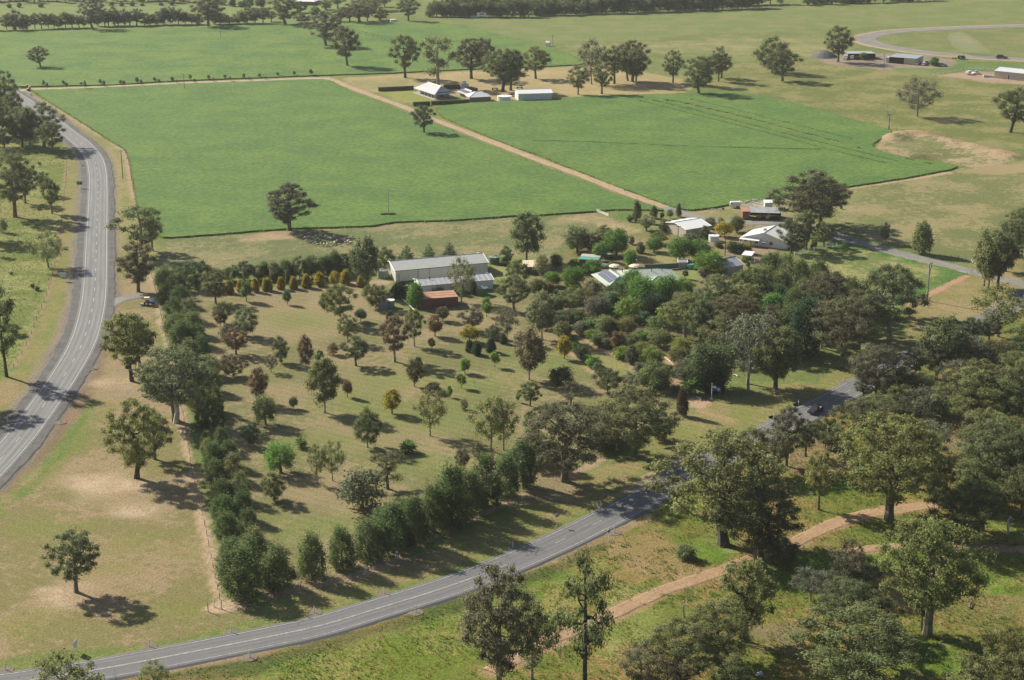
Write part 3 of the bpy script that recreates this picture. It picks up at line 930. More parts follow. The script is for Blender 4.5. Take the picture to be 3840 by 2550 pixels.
# bush block, bottom right
zone(PL('d1', (0, 1640), (800, 1568), (2361, 1300)) + PL('d2', (500, 1160), (1200, 950), (2000, 620)) + PL('d3', (400, 390), (1060, 60)) + PL('c4', (100, 1100), (500, 890), (900, 690), (1400, 430), (1900, 200)) + PL('b4', (2361, 1330), (3200, 1000)) + PL('d4', (3000, 1900)) + PL('d1', (0, 1900)), (0.155, 0.185, 0.036), (0.275, 0.205, 0.075), 0.8, 0, 2)
GREEN = (0.125, 0.205, 0.026); GREEN2 = (0.21, 0.245, 0.06)
zone(PL('d2', (-200, 1480), (500, 1350), (1000, 1180), (1700, 960), (2361, 720)) + PL('d3', (300, 640), (600, 440), (700, 640), (500, 880)) + PL('d2', (2000, 1250), (1600, 1600), (0, 1700)), (0.155, 0.205, 0.03), (0.265, 0.25, 0.075), 0.9, 0, 2.5)
stroke(PL('d2', (-100, 1480), (500, 1335), (1000, 1170), (1600, 1000), (2361, 730)) + PL('d3', (200, 650)), 5, GREEN, GREEN2, 0.9, 0, 2, 0.8)
stroke(PL('d1', (1500, 1540), (2361, 1400)) + PL('d2', (500, 1250), (1000, 1110), (1700, 880), (2200, 690)) + PL('d3', (300, 500), (640, 350)), 5, (0.085, 0.115, 0.035), (0.14, 0.14, 0.05), 0.9, 0, 2, 0.8)
stroke(PL('d1', (800, 1590), (1500, 1470), (2361, 1310)) + PL('d2', (500, 1160), (900, 1050), (1400, 900), (2000, 650)) + PL('d3', (200, 500), (600, 310), (1000, 130)), 2.4, (0.33, 0.235, 0.14), (0.25, 0.19, 0.1), 0.4, 0, 1.2, 0.9)
zone(PL('d3', (650, 420), (1100, 200), (1200, 330), (1500, 430), (1600, 640), (1250, 700), (900, 640)), (0.255, 0.20, 0.08), (0.33, 0.235, 0.12), 0.6, 0, 3)
zone(PL('d3', (500, 880), (1000, 650), (1080, 760), (620, 960)), GREEN2, (0.29, 0.27, 0.1), 0.9, 0, 3)
zone(PL('d3', (650, 1060), (1200, 850), (1250, 950), (900, 1200), (650, 1350)), GREEN2, (0.3, 0.3, 0.11), 0.9, 0, 3)
zone(PL('d3', (1250, 330), (1700, 240), (1850, 430), (1650, 560), (1350, 480)), GREEN, (0.22, 0.26, 0.09), 0.9, 0, 3)
zone(PL('d4', (100, 520), (600, 430), (1000, 430), (1500, 420), (1450, 560), (900, 620), (400, 760), (100, 750)), GREEN, (0.20, 0.25, 0.07), 0.9, 0, 3)
zone(PL('d4', (1100, 1150), (1500, 1150), (2000, 1350), (2000, 1568), (1200, 1568)), GREEN, (0.24, 0.26, 0.09), 0.9, 0, 3)
zone(PL('d4', (1900, 100), (2361, 80), (2361, 330), (2050, 260)), GREEN, GREEN2, 0.9, 0, 3)
zone(PL('d4', (1850, 560), (2361, 560), (2361, 860), (1950, 800)), GREEN, (0.25, 0.26, 0.07), 0.9, 0, 3)
zone(PL('c4', (300, 1400), (800, 1420), (1000, 1520), (600, 1568), (300, 1560)), GREEN, (0.22, 0.27, 0.09), 0.9, 0, 2.5)
zone(PL('c4', (500, 1050), (900, 1180), (700, 1400), (300, 1350), (200, 1250)), (0.30, 0.205, 0.12), (0.24, 0.185, 0.09), 0.5, 0, 3)
zone(PL('c4', (1550, 830), (1850, 900), (1850, 1350), (1550, 1400), (1580, 1100)), (0.245, 0.19, 0.10), (0.20, 0.18, 0.065), 0.6, 0, 3)
zone(PL('c4', (1600, 640), (1720, 700), (1680, 800), (1580, 780)), (0.14, 0.24, 0.03), GREEN2, 0.9, 0, 2)
zone(PL('d3', (1750, 1150), (2361, 1100), (2361, 1568), (1800, 1700)) + PL('d4', (400, 1568), (350, 1250), (0, 1150)), (0.235, 0.185, 0.105), (0.19, 0.17, 0.075), 0.6, 0, 3)
zone(PL('d4', (1650, 850), (2361, 820), (2361, 1150), (1800, 1150)), (0.235, 0.195, 0.075), (0.175, 0.175, 0.05), 0.7, 0, 3)

stroke(REDTRACK[::2], 5.6, (0.345, 0.235, 0.135), (0.27, 0.205, 0.095), 0.4, 0, 1.6)
stroke(REDTRACK2[::2], 3.4, (0.33, 0.23, 0.13), (0.26, 0.2, 0.09), 0.4, 0, 1.4)
stroke(TRACK[::2], 6.0, (0.33, 0.25, 0.15), (0.2, 0.19, 0.08), 0.4, 0, 1.2)
stroke(DRIVE[::2], 7.0, (0.36, 0.3, 0.17), (0.27, 0.25, 0.1), 0.4, 0, 1.2)
stroke(HWY[::2], 14.6, (0.21, 0.18, 0.13), (0.17, 0.15, 0.115), 0.3, 0, 1.4)
# gentle relief: tussocks in rough pasture, dam bank
gz = -0.05 + (vnoise(gx, gy, 2.2, 8) - 0.75) * 0.28 * lay[:, 0] ** 1.5
gz = np.where((np.abs(gx) > 480) | (gy > 1500) | (gy < 214), -0.2, gz)


def bank(pts, width, h):
    d = seg_dist(pts, False)
    return h * np.exp(-(d / width) ** 2)


DAMLINE = smooth_line(PL('a4', (1230, 1225), (1330, 1190), (1480, 1212), (1640, 1262), (1850, 1300), (2050, 1345), (2230, 1385)), 4)
dn = vnoise(gx, gy, 5.0, 31)
gz = gz + bank(DAMLINE, 6.0, 2.0) * (0.55 + 0.9 * dn)
DAMPIT = P('a4', 1560, 1385)
gz = gz - 1.6 * np.exp(-(((gx - DAMPIT.x) / 14) ** 2 + ((gy - DAMPIT.y) / 9) ** 2))
for pts in (PL('a4', (1300, 1180), (1500, 1200), (1700, 1245), (2000, 1310), (2250, 1375)),):
    stroke(pts, 8.0, (0.37, 0.25, 0.145), (0.25, 0.215, 0.095), 0.9, 0, 5, 0.75)
zone(PL('a4', (1200, 1270), (1350, 1255), (1480, 1290), (1400, 1320), (1250, 1310)), (0.15, 0.19, 0.075), (0.24, 0.22, 0.1), 0.7, 0, 2)
zone(PL('a4', (1320, 1375), (1500, 1350), (1620, 1385), (1640, 1410), (1450, 1405)), (0.10, 0.13, 0.045), (0.18, 0.16, 0.06), 0.9, 0, 2)

nx_, ny_ = len(xs), len(ys)
me = bpy.data.meshes.new("ground")
idx = np.arange(NG).reshape(ny_, nx_)
quads = np.stack([idx[:-1, :-1], idx[:-1, 1:], idx[1:, 1:], idx[1:, :-1]], -1).reshape(-1, 4)
me.vertices.add(NG)
me.vertices.foreach_set('co', np.stack([gx, gy, gz], -1).astype(np.float32).ravel())
me.loops.add(quads.size)
me.loops.foreach_set('vertex_index', quads.astype(np.int32).ravel())
me.polygons.add(len(quads))
me.polygons.foreach_set('loop_start', np.arange(0, quads.size, 4, dtype=np.int32))
me.update()
for nm, arr in (('tintA', tA), ('tintB', tB), ('lay', lay)):
    at = me.attributes.new(nm, 'FLOAT_COLOR', 'POINT')
    at.data.foreach_set('color', np.concatenate([arr, np.ones((NG, 1))], 1).astype(np.float32).ravel())
me.shade_smooth()
me.materials.append(M['ground'])
tag(link('ground', me), kind='structure')
print('ground verts', NG)

# ------------------------------------------------------------------ roads and tracks
o = ribbon('highway', HWY, -4.1, 4.1, 0.13, M['highway'])
ribbon('road_shoulder', HWY, -6.0, 6.6, 0.09, M['shoulder'], 0.35, 3)
lb = MB()
for off in (-3.45, 3.45):
    r = ribbon_mesh('edge_line', HWY, off - 0.08, off + 0.08, 0.16, M['line'])
    link('edge_line', r, o)
link('centre_line', dashes(HWY, 0.0, 4.0, 3.6, 12.1, 0.17, 0.16).mesh('centre_line', M['line']), o)
o = ribbon('side_road', SIDE, -4.1, 4.15, 0.14, M['side_road'])
for off in (-3.4, 3.4):
    link('edge_line', ribbon_mesh('edge_line', SIDE, off - 0.065, off + 0.065, 0.17, M['line']), o)


def cum(line):
    a = [0]
    for i in range(1, len(line)): a.append(a[-1] + (line[i] - line[i - 1]).length)
    return a


def nearest(line, p):
    return min(range(len(line)), key=lambda i: (line[i] - p).length)


iA, iB = nearest(SIDE, P('d2', 1990, 602)), nearest(SIDE, P('d2', 2255, 497))
link('centre_line', ribbon_mesh('centre_line', SIDE[:iA], -0.19, -0.05, 0.17, M['line']), o)
link('centre_line', ribbon_mesh('centre_line', SIDE[:iB], 0.05, 0.19, 0.17, M['line']), o)
iC = nearest(SIDE, P('d3', 215, 353))
link('centre_line', dashes(SIDE[iC:], 0.0, 0.5, 3.2, 12.1, 0.14, 0.17).mesh('centre_line', M['line']), o)
ribbon('gravel_drive', DRIVE, -2.6, 2.6, 0.08, M['gravel'], 0.2, 1)
ribbon('dirt_track', TRACK, -1.8, 1.8, 0.06, M['dirt'], 0.22, 2)
ribbon('dirt_track', TRACK2, -2.6, 2.6, 0.075, M['grey_gravel'], 0.3, 5)
ribbon('red_dirt_track', REDTRACK, -1.65, 1.65, 0.05, M['red_dirt'], 0.3, 4)
ribbon('red_dirt_track', REDTRACK2, -1.1, 1.1, 0.05, M['red_dirt'], 0.25, 6)
ribbon('race_track', RACE, -7.0, 7.0, 0.09, M['grey_gravel'], 0.2, 7)
ribbon('track_border', RACE, 6.6, 9.2, 0.11, M['dirt'], 0.2, 8)
EXIT = smooth_line(PL('b1', (930, 1300), (1000, 1262), (1100, 1225), (1220, 1205), (1320, 1205), (1420, 1210), (1560, 1200)), 2)
ribbon('gravel_entrance', EXIT, -2.3, 2.3, 0.06, M['grey_gravel'], 0.35, 9)

# ------------------------------------------------------------------ standing crops
slab('green_crop', densify(CROP_MAIN, 3, 0.35, 1), -0.1, 0.5, M['crop'])
holes = []
g = lambda pts, w, s, j=0.12: holes.append(slot(smooth_line(pts, 3.0), w, s, j))
g(PL('a3', (945, 898), (1500, 1038), (2000, 1165), (2361, 1262)) + PL('a4', (650, 1335), (1150, 1455)), 1.5, 1, 0.25)
g(PL('a3', (1050, 893), (1110, 905), (1500, 1000), (2000, 1130)) + PL('a4', (378, 1223), (700, 1302), (1250, 1436)), 1.9, 2, 0.35)
g(PL('a3', (1170, 890), (1300, 915), (1700, 1005), (2000, 1080), (2361, 1178)) + PL('a4', (740, 1272)), 3.4, 3, 0.7)
g(PL('a3', (1390, 885), (1700, 955), (2000, 1030), (2361, 1120)) + PL('a4', (850, 1240)), 1.3, 4, 0.25)
g(PL('a4', (1320, 1412), (1400, 1428)), 1.6, 5, 0.3)
g(PL('a4', (1480, 1448), (1545, 1458)), 1.6, 6, 0.3)
g(PL('a4', (880, 1315), (925, 1322)), 1.6, 7, 0.3)
slab('green_crop', densify(CROP_RIGHT, 3, 0.35, 2), -0.1, 0.5, M['crop'], holes)
holes = []
g(PL('a2', (750, 262), (1000, 325), (1150, 370)), 1.2, 8, 0.3)
g(PL('a2', (780, 285), (1000, 345), (1120, 380)), 1.0, 9, 0.3)
slab('green_crop', densify(CROP_TOP, 4, 0.35, 3), -0.1, 0.55, M['crop_far'], holes)
mb = MB()
ln = smooth_line(PL('a3', (0, 1255), (300, 1260), (600, 1270), (900, 1283), (1400, 1305), (1900, 1318), (2361, 1328)) + PL('a4', (620, 1332)), 3)
rr = random.Random(5)
mb.tube([p + Vector((0, 0, 0.45 + rr.uniform(-0.1, 0.1))) for p in ln], [0.24 + rr.uniform(-0.1, 0.14) for _ in ln], 5)
tag(mb.build('crop_ridge', M['crop']), kind='structure')

# ------------------------------------------------------------------ building materials
M['cream'] = ribbed_material("cream_sheet_wall", (0.62, 0.60, 0.54), 2.2, 0.1, 0.5)
M['roof_grey'] = ribbed_material("pale_grey_green_roof", (0.46, 0.475, 0.44), 2.0, 0.01, 0.4, 0, 'X', 0.1)
M['roof_zinc'] = ribbed_material("zinc_roof", (0.44, 0.45, 0.46), 2.0, 0.01, 0.4, 0.1)
M['white_steel'] = ribbed_material("white_roof_sheet", (0.80, 0.80, 0.78), 2.0, 0.01, 0.45, 0, 'X', 0.06)
M['trim'] = mat("white_trim", (0.78, 0.78, 0.75), 0.5)
M['dark_trim'] = mat("dark_trim", (0.06, 0.06, 0.06), 0.5)
M['rust_red'] = ribbed_material("red_painted_steel", (0.22, 0.095, 0.065), 3.0, 0.3, 0.6, 0, 'X', 0.25)
M['sunlit_red_roof'] = mat("red_roof_painted_sunlit", (0.43, 0.25, 0.17), 0.7, 0.0, 0.6, color2=(0.36, 0.19, 0.125), bump=0.1)  # red painted lighter than the walls, as a sunlit top
M['green_roof'] = ribbed_material("pale_green_roof", (0.44, 0.50, 0.42), 2.5, 0.01, 0.4)
M['blue_and_shade'] = ribbed_material("pale_blue_and_shade_sheet", (0.60, 0.64, 0.66), 2.4, 0.1, 0.5)  # pale blue sheet; on the big white shed it paints in the shade
M['brick'] = mat("tan_brick", (0.30, 0.22, 0.155), 0.85, 0.3, 5.0, bump=0.2)
M['red_brick'] = mat("red_brick", (0.34, 0.15, 0.10), 0.85, 0.3, 5.0, bump=0.2)
M['glass'] = mat("window_glass", (0.035, 0.042, 0.05), 0.12, spec=0.6)
M['solar'] = mat("solar_cell_glass", (0.16, 0.165, 0.215), 0.22, 0.25, 2.0, spec=0.7)
M['beige'] = ribbed_material("beige_sheet_wall", (0.50, 0.45, 0.36), 2.4, 0.1, 0.5)
M['blue_roof'] = ribbed_material("blue_grey_roof", (0.33, 0.37, 0.39), 2.4, 0.1, 0.4)
M['inner_shade'] = mat("painted_inner_shade", (0.03, 0.028, 0.026), 0.9)  # near-black colour painted for the shade inside openings
M['wood'] = mat("grey_weathered_wood", (0.20, 0.17, 0.14), 0.9, 0.4, 6.0)
M['white_paint'] = mat("white_paint", (0.80, 0.80, 0.78), 0.5, 0.1, 2.0)
M['tank_green'] = ribbed_material("green_tank_steel", (0.10, 0.175, 0.135), 3.0, 0.3, 0.5, 0, 'Z')
M['tank_lid'] = mat("grey_green_tank_lid", (0.27, 0.32, 0.27), 0.55, 0.15, 2.0)
M['tank_grey'] = ribbed_material("grey_tank_steel", (0.27, 0.29, 0.29), 3.0, 0.3, 0.5, 0.1, 'Z')
M['tank_white'] = ribbed_material("white_tank_steel", (0.70, 0.74, 0.75), 3.0, 0.3, 0.5, 0, 'Z')
M['teal'] = mat("teal_shade_cloth", (0.10, 0.36, 0.29), 0.8, 0.2, 1.0)
M['iron'] = ribbed_material("old_galvanised_iron", (0.46, 0.46, 0.45), 2.5, 0.04, 0.5, 0.3, 'X', 0.35)
M['hedge'] = field_material("clipped_hedge", (0.05, 0.06, 0.025), (0.09, 0.085, 0.035), 0.8, 2.5, 1.0)
M['timber'] = mat("power_pole_timber", (0.15, 0.125, 0.105), 0.9, 0.35, 3.0)
M['steel'] = mat("galvanised_steel", (0.42, 0.43, 0.43), 0.45, 0.15, 2.0, 0.5)
M['pipe'] = mat("white_pipe_rail", (0.62, 0.62, 0.60), 0.5, 0.2, 3.0)
M['rubber'] = mat("tyre_rubber", (0.022, 0.022, 0.023), 0.8)
M['white_car'] = mat("white_car_paint", (0.78, 0.78, 0.77), 0.25, spec=0.6)
M['black_car'] = mat("dark_plum_car_paint", (0.028, 0.02, 0.022), 0.22, spec=0.6)
M['green_car'] = mat("grey_green_car_paint", (0.10, 0.15, 0.14), 0.25, spec=0.6)
M['silver'] = mat("bright_metal", (0.55, 0.55, 0.55), 0.25, 0.0, 1.0, 0.8)
M['blue'] = mat("blue_tractor_paint", (0.03, 0.16, 0.36), 0.35)
M['canopy'] = mat("cream_canopy", (0.72, 0.60, 0.44), 0.6)
M['wool'] = mat("sheep_wool", (0.60, 0.54, 0.42), 0.95, 0.3, 6.0)
M['orange'] = mat("orange_machine_paint", (0.50, 0.20, 0.04), 0.5)
M['concrete'] = mat("pale_concrete", (0.42, 0.40, 0.36), 0.85, 0.15, 2.0)


class Frame:
    """building axes: x runs along p0 -> p1 on the ground, y points to the right-hand far side, z up"""

    def __init__(s, p0, p1, o=None):
        s.o = o if o is not None else p0.copy()
        s.p = p0
        d = p1 - p0
        s.L = d.length
        s.u = d.normalized()
        s.v = Vector((-s.u.y, s.u.x, 0))

    def w(s, x, y, z=0.0):
        return s.p - s.o + s.u * x + s.v * y + Vector((0, 0, z))

    def box(s, mb, x0, x1, y0, y1, z0, z1):
        vs = [s.w(x, y, z) for z in (z0, z1) for x, y in ((x0, y0), (x1, y0), (x1, y1), (x0, y1))]
        return mb.add(vs, [(3, 2, 1, 0), (4, 5, 6, 7), (0, 1, 5, 4), (1, 2, 6, 5), (2, 3, 7, 6), (3, 0, 4, 7)])

    def sheet(s, mb, quad, t=0.08):
        """thick sheet from four (x,y,z) corners"""
        top = [s.w(*q) for q in quad]
        bot = [p - Vector((0, 0, t)) for p in top]
        n = len(quad)
        fs = [tuple(range(n)), tuple(range(2 * n - 1, n - 1, -1))] + [(i, n + i, n + (i + 1) % n, (i + 1) % n) for i in range(n)]
        return mb.add(top + bot, fs)


def part(root, name, mb, m, smooth=False):
    return mb.build(name, m, root, smooth)


def gable(root, f, D, wh, rise, wm, rm, ridge='x', ov=0.35, ribs=0.0, trim=True):
    """walls with gable ends and a two-slope roof"""
    L = f.L
    mb = MB()
    if ridge == 'x':
        vs = [f.w(0, 0), f.w(L, 0), f.w(L, D), f.w(0, D), f.w(0, 0, wh), f.w(L, 0, wh), f.w(L, D, wh), f.w(0, D, wh), f.w(0, D / 2, wh + rise), f.w(L, D / 2, wh + rise)]
        mb.add(vs, [(0, 1, 5, 4), (1, 2, 6, 9, 5), (2, 3, 7, 6), (3, 0, 4, 8, 7)])
        k = rise / (D / 2)
        s = [[(-ov, -ov, wh - ov * k), (L + ov, -ov, wh - ov * k), (L + ov, D / 2, wh + rise), (-ov, D / 2, wh + rise)],
             [(L + ov, D + ov, wh - ov * k), (-ov, D + ov, wh - ov * k), (-ov, D / 2, wh + rise), (L + ov, D / 2, wh + rise)]]
        rl = [(-ov, D / 2, wh + rise), (L + ov, D / 2, wh + rise)]
        barge = [[(x, -ov, wh - ov * k), (x, D / 2, wh + rise), (x, D + ov, wh - ov * k)] for x in (-ov, L + ov)]
    else:
        vs = [f.w(0, 0), f.w(L, 0), f.w(L, D), f.w(0, D), f.w(0, 0, wh), f.w(L, 0, wh), f.w(L, D, wh), f.w(0, D, wh), f.w(L / 2, 0, wh + rise), f.w(L / 2, D, wh + rise)]
        mb.add(vs, [(0, 1, 5, 8, 4), (1, 2, 6, 5), (2, 3, 7, 9, 6), (3, 0, 4, 7)])
        k = rise / (L / 2)
        s = [[(-ov, D + ov, wh - ov * k), (-ov, -ov, wh - ov * k), (L / 2, -ov, wh + rise), (L / 2, D + ov, wh + rise)],
             [(L + ov, -ov, wh - ov * k), (L + ov, D + ov, wh - ov * k), (L / 2, D + ov, wh + rise), (L / 2, -ov, wh + rise)]]
        rl = [(L / 2, -ov, wh + rise), (L / 2, D + ov, wh + rise)]
        barge = [[(-ov, y, wh - ov * k), (L / 2, y, wh + rise), (L + ov, y, wh - ov * k)] for y in (-ov, D + ov)]
    part(root, 'wall', mb, wm)
    for q in s:
        rb = MB()
        q = [(a, b, c + 0.1) for a, b, c in q]
        f.sheet(rb, q, 0.09)
        r = part(root, 'roof_slope', rb, rm)
        if ribs:
            n = int((Vector(q[1]) - Vector(q[0])).length / ribs)
            mesh = None
            for i in range(1, n):
                t = i / n
                a = Vector(q[0]).lerp(Vector(q[1]), t)
                b = Vector(q[3]).lerp(Vector(q[2]), t)
                pb = MB()
                pb.tube([f.w(a.x, a.y, a.z + 0.03), f.w(b.x, b.y, b.z + 0.03)], 0.028, 4)
                part(r, 'roof_rib', pb, rm)
    if trim:
        tb = MB()
        tb.tube([f.w(*[c + (0.13 if i == 2 else 0) for i, c in enumerate(p)]) for p in rl], 0.14, 5)
        part(root, 'ridge_cap', tb, rm)
        for b in barge:
            tb = MB()
            tb.tube([f.w(p[0], p[1], p[2] + 0.06) for p in b], 0.11, 4)
            part(root, 'bargeboard', tb, M['trim'])


def hip(root, f, D, wh, rise, wm, rm, ov=0.5, inset=0.0, ridge_in=None):
    """block with a hipped roof; inset > 0 leaves a verandah under the eaves"""
    L = f.L
    mb = MB()
    f.box(mb, inset, L - inset, inset, D - inset, 0, wh - 0.02)
    part(root, 'wall', mb, wm)
    ri = (D / 2) if ridge_in is None else ridge_in
    e = wh
    A, B, C, E = (-ov, -ov, e), (L + ov, -ov, e), (L + ov, D + ov, e), (-ov, D + ov, e)
    if L >= D: R1, R2 = (ri, D / 2, wh + rise), (L - ri, D / 2, wh + rise)
    else: R1, R2 = (L / 2, ri if ridge_in else L / 2, wh + rise), (L / 2, D - (ri if ridge_in else L / 2), wh + rise)
    if L >= D: faces = [[A, B, R2, R1], [B, C, R2], [C, E, R1, R2], [E, A, R1]]
    else: faces = [[A, B, R1], [B, C, R2, R1], [C, E, R2], [E, A, R1, R2]]
    for q in faces:
        rb = MB()
        f.sheet(rb, q, 0.1)
        part(root, 'roof_slope', rb, rm)
    tb = MB()
    up = lambda p: f.w(p[0], p[1], p[2] + 0.03)
    for a, b in ((R1, R2), (A, R1), (E, R1 if L >= D else R2), (B, R2 if L >= D else R1), (C, R2)):
        tb.tube([up(a), up(b)], 0.1, 4)
    part(root, 'ridge_cap', tb, rm)


def skillion(root, f, D, h0, h1, rm, wm=None, posts=4, ov=0.3, walls=('back', 'left', 'right'), x0=0.0, x1=None):
    """open-fronted shed: single slope from front height h0 to back height h1"""
    x1 = f.L if x1 is None else x1
    rb = MB()
    f.sheet(rb, [(x0 - ov, -ov, h0 + 0.1), (x1 + ov, -ov, h0 + 0.1), (x1 + ov, D + ov, h1 + 0.1), (x0 - ov, D + ov, h1 + 0.1)], 0.09)
    part(root, 'roof', rb, rm)
    for i in range(posts):
        x = x0 + 0.15 + (x1 - x0 - 0.3) * i / max(1, posts - 1)
        pb = MB()
        pb.tube([f.w(x, 0.1, -0.1), f.w(x, 0.1, h0)], 0.09, 6)
        part(root, 'post', pb, M['wood'])
    hm = min(h0, h1) - 0.02
    for wl in walls:
        wb = MB()
        if wl == 'back': f.box(wb, x0, x1, D - 0.12, D, 0, hm)
        elif wl == 'left': f.box(wb, x0, x0 + 0.12, 0.3, D - 0.15, 0, hm)
        elif wl == 'right': f.box(wb, x1 - 0.12, x1, 0.3, D - 0.15, 0, hm)
        elif wl == 'front': f.box(wb, x0, x1, 0, 0.12, 0, h0 - 0.02)
        part(root, 'wall', wb, wm or rm)


def panel(root, f, x0, x1, z0, z1, m, name='window', y=0.0, proud=0.03, frame=True, side=None):
    """window or door set 3 cm proud of the front wall (or of the x=side wall)"""
    def put(mb, a, b, c, d, p, q):
        if side is None: f.box(mb, a, b, y - q, y - p, c, d)
        elif side == 0: f.box(mb, -q, -p, a, b, c, d)
        else: f.box(mb, f.L + p, f.L + q, a, b, c, d)
    mb = MB()
    put(mb, x0, x1, z0, z1, 0.004, proud)
    o = part(root, name, mb, m)
    if frame:
        fb = MB()
        t = 0.09
        for a, b, c, d in ((x0 - t, x1 + t, z1, z1 + t), (x0 - t, x1 + t, z0 - t, z0), (x0 - t, x0, z0, z1), (x1, x1 + t, z0, z1)): put(fb, a, b, c, d, 0.004, proud + 0.04)
        part(o, 'frame', fb, M['trim'])
    return o


def bld(name, label, p0, p1, cat='building'):
    t = thing(name, label, cat, p0)
    return t, Frame(p0, p1)


# ------------------------------------------------------------------ the two long sheds, red block and tanks
t, f = bld('machinery_shed', 'long cream steel shed with pale grey gable roof at the top of the lawn', P('b2', 1143, 1078), P('b2', 1958, 1003), 'shed')
gable(t, f, 12.5, 3.7, 1.5, M['cream'], M['roof_grey'], ribs=0)
panel(t, f, 0.5, 1.5, 0.05, 2.5, M['iron'], 'door')
for a, b in ((0.245, 0.36), (0.365, 0.605), (0.612, 0.80)):
    panel(t, f, f.L * a, f.L * b, 0.05, 3.25, M['cream'], 'sliding_door', frame=False, proud=0.07)
for x in (0.24, 0.3625, 0.608, 0.805):
    mb = MB(); f.box(mb, f.L * x - 0.05, f.L * x + 0.05, -0.09, -0.004, 0.05, 3.5); part(t, 'door_jamb', mb, M['dark_trim'])
mb = MB(); mb.tube([f.w(-0.35, -0.42, 3.62), f.w(f.L + 0.35, -0.42, 3.62)], 0.09, 5); part(t, 'gutter', mb, M['dark_trim'])
t, f = bld('lower_shed', 'lower white shed with ribbed zinc roof in front of the long cream shed', P('b2', 1365, 1195), P('b2', 2005, 1140), 'shed')
gable(t, f, 8.2, 3.0, 1.0, M['white_steel'], M['roof_zinc'], ribs=1.6)
for x in (0.16, 0.43):
    mb = MB(); a = f.w(f.L * x, 3.4, 3.9); mb.tube([a, a + Vector((0, 0, 0.6))], 0.13, 8); mb.tube([a + Vector((0, 0, 0.6)), a + Vector((0, 0, 0.75))], [0.26, 0.2], 8); part(t, 'roof_vent', mb, M['dark_trim'])
panel(t, f, f.L * 0.45, f.L * 0.6, 0.05, 2.4, M['cream'], 'roller_door')
panel(t, f, 2.5, 4.6, 1.0, 2.1, M['glass'], 'window', side=0)
t, f = bld('red_block', 'flat-roofed rust-red steel block in front of the lower shed', P('b2', 1383, 1318), P('b2', 1695, 1297), 'shed')
D_ = 7.2
mb = MB(); f.box(mb, 0, f.L, 0, D_, 0, 3.1); part(t, 'wall', mb, M['rust_red'])
mb = MB(); f.box(mb, -0.1, f.L + 0.1, -0.1, D_ + 0.1, 3.1, 3.2); part(t, 'roof', mb, M['sunlit_red_roof'])
for i in range(1, 3):
    mb = MB(); f.box(mb, 0, f.L, D_ * i / 3 - 0.06, D_ * i / 3 + 0.06, 3.2, 3.26); part(t, 'roof_seam', mb, M['sunlit_red_roof'])
for i in range(22):
    x = f.L * (i + 0.5) / 22
    mb = MB(); f.box(mb, x - 0.09, x + 0.09, -0.06, -0.003, 0.15, 3.0); part(t, 'wall_rib', mb, M['rust_red'])
t = thing('pipe_stack', 'stack of pale pipes lying along the foot of the red flat-roofed block', 'pipes', P('b2', 1400, 1318))
for i in range(6):
    a, b = P('b2', 1380 + i * 12, 1316 - i * 3), P('b2', 1540 + i * 14, 1304 - i * 4)
    mb = MB(); mb.tube([a - t.location + Vector((0, 0, 0.12 + 0.06 * (i % 3))), b - t.location + Vector((0, 0, 0.12 + 0.06 * (i % 3)))], 0.12, 6); part(t, 'pipe', mb, M['steel'])
t = thing('garden_edging', 'white edging boards running down from the lower shed to the red block', 'edging', P('b2', 1180, 1208))
e_ = PL('b2', (1180, 1208), (1230, 1260), (1280, 1305), (1325, 1350))
for a, b in zip(e_, e_[1:]):
    mb = MB(); mb.tube([a - t.location + Vector((0, 0, 0.15)), b - t.location + Vector((0, 0, 0.15))], 0.14, 4); part(t, 'board', mb, M['white_paint'])


def tank(r, x, y, w, top, label, wm, lm, cone=0.14, vents=True):
    p = P(r, x, y)
    R = width_at(p, w) / 2
    p = p + Vector((0, R * 0.95, 0))
    h = max(1.5, height_at(p, r, top))
    t = thing('water_tank', label, 'water tank', p)
    mb = MB(); mb.lathe([(R, -0.05), (R, h)], 28); part(t, 'tank_wall', mb, wm)
    mb = MB(); mb.lathe([(R + 0.06, h), (R + 0.06, h + 0.08), (0.35, h + R * cone * 2), (0.3, h + R * cone * 2 + 0.12)], 28); part(t, 'lid', mb, lm)
    if cone > 0.05:
        for k in range(10):
            a = 2 * math.pi * k / 10
            mb = MB(); mb.tube([(R * math.cos(a), R * math.sin(a), h + 0.1), (0.35 * math.cos(a), 0.35 * math.sin(a), h + R * cone * 2 + 0.03)], 0.05, 4); part(t, 'lid_rib', mb, lm)
    if vents:
        mb = MB(); mb.tube([(-R - 0.05, -0.3, 0), (-R - 0.05, -0.3, h + 0.05)], 0.06, 5); part(t, 'downpipe', mb, M['white_paint'])
    return t


tank('b2', 2015, 926, 94, 858, 'round green tank with conical lid behind the right end of the long cream shed', M['tank_green'], M['tank_lid'])
tank('b2', 1907, 1203, 100, 1130, 'round green tank with conical lid in front of the lower shed', M['tank_green'], M['tank_lid'])
tank('b2', 1030, 1325, 96, 1245, 'left grey corrugated tank on the lawn edge', M['tank_grey'], M['tank_grey'], 0.03, False)
tank('b2', 1093, 1310, 76, 1240, 'right grey tank with flat white lid on the lawn edge', M['tank_grey'], M['white_paint'], 0.02, False)
tank('b2', 1022, 1050, 96, 975, 'pale green tank at the left gable of the long cream shed', M['tank_lid'], M['tank_lid'], 0.1, False)
tank('a2', 2105, 895, 130, 850, 'wide white tank left of the big white farm shed', M['tank_white'], M['white_paint'], 0.03, False)
tank('a2', 1117, 198, 52, 172, 'small white tank beside the far shelter belt', M['tank_white'], M['white_paint'], 0.04, False)
tank('b3', 1603, 728, 95, 668, 'pale grey tank right of the white gabled shed', M['tank_white'], M['white_paint'], 0.05, False)
t = tank('b3', 1398, 968, 55, 930, 'small teal tank beside the tin garden shed', M['teal'], M['teal'], 0.02, False)

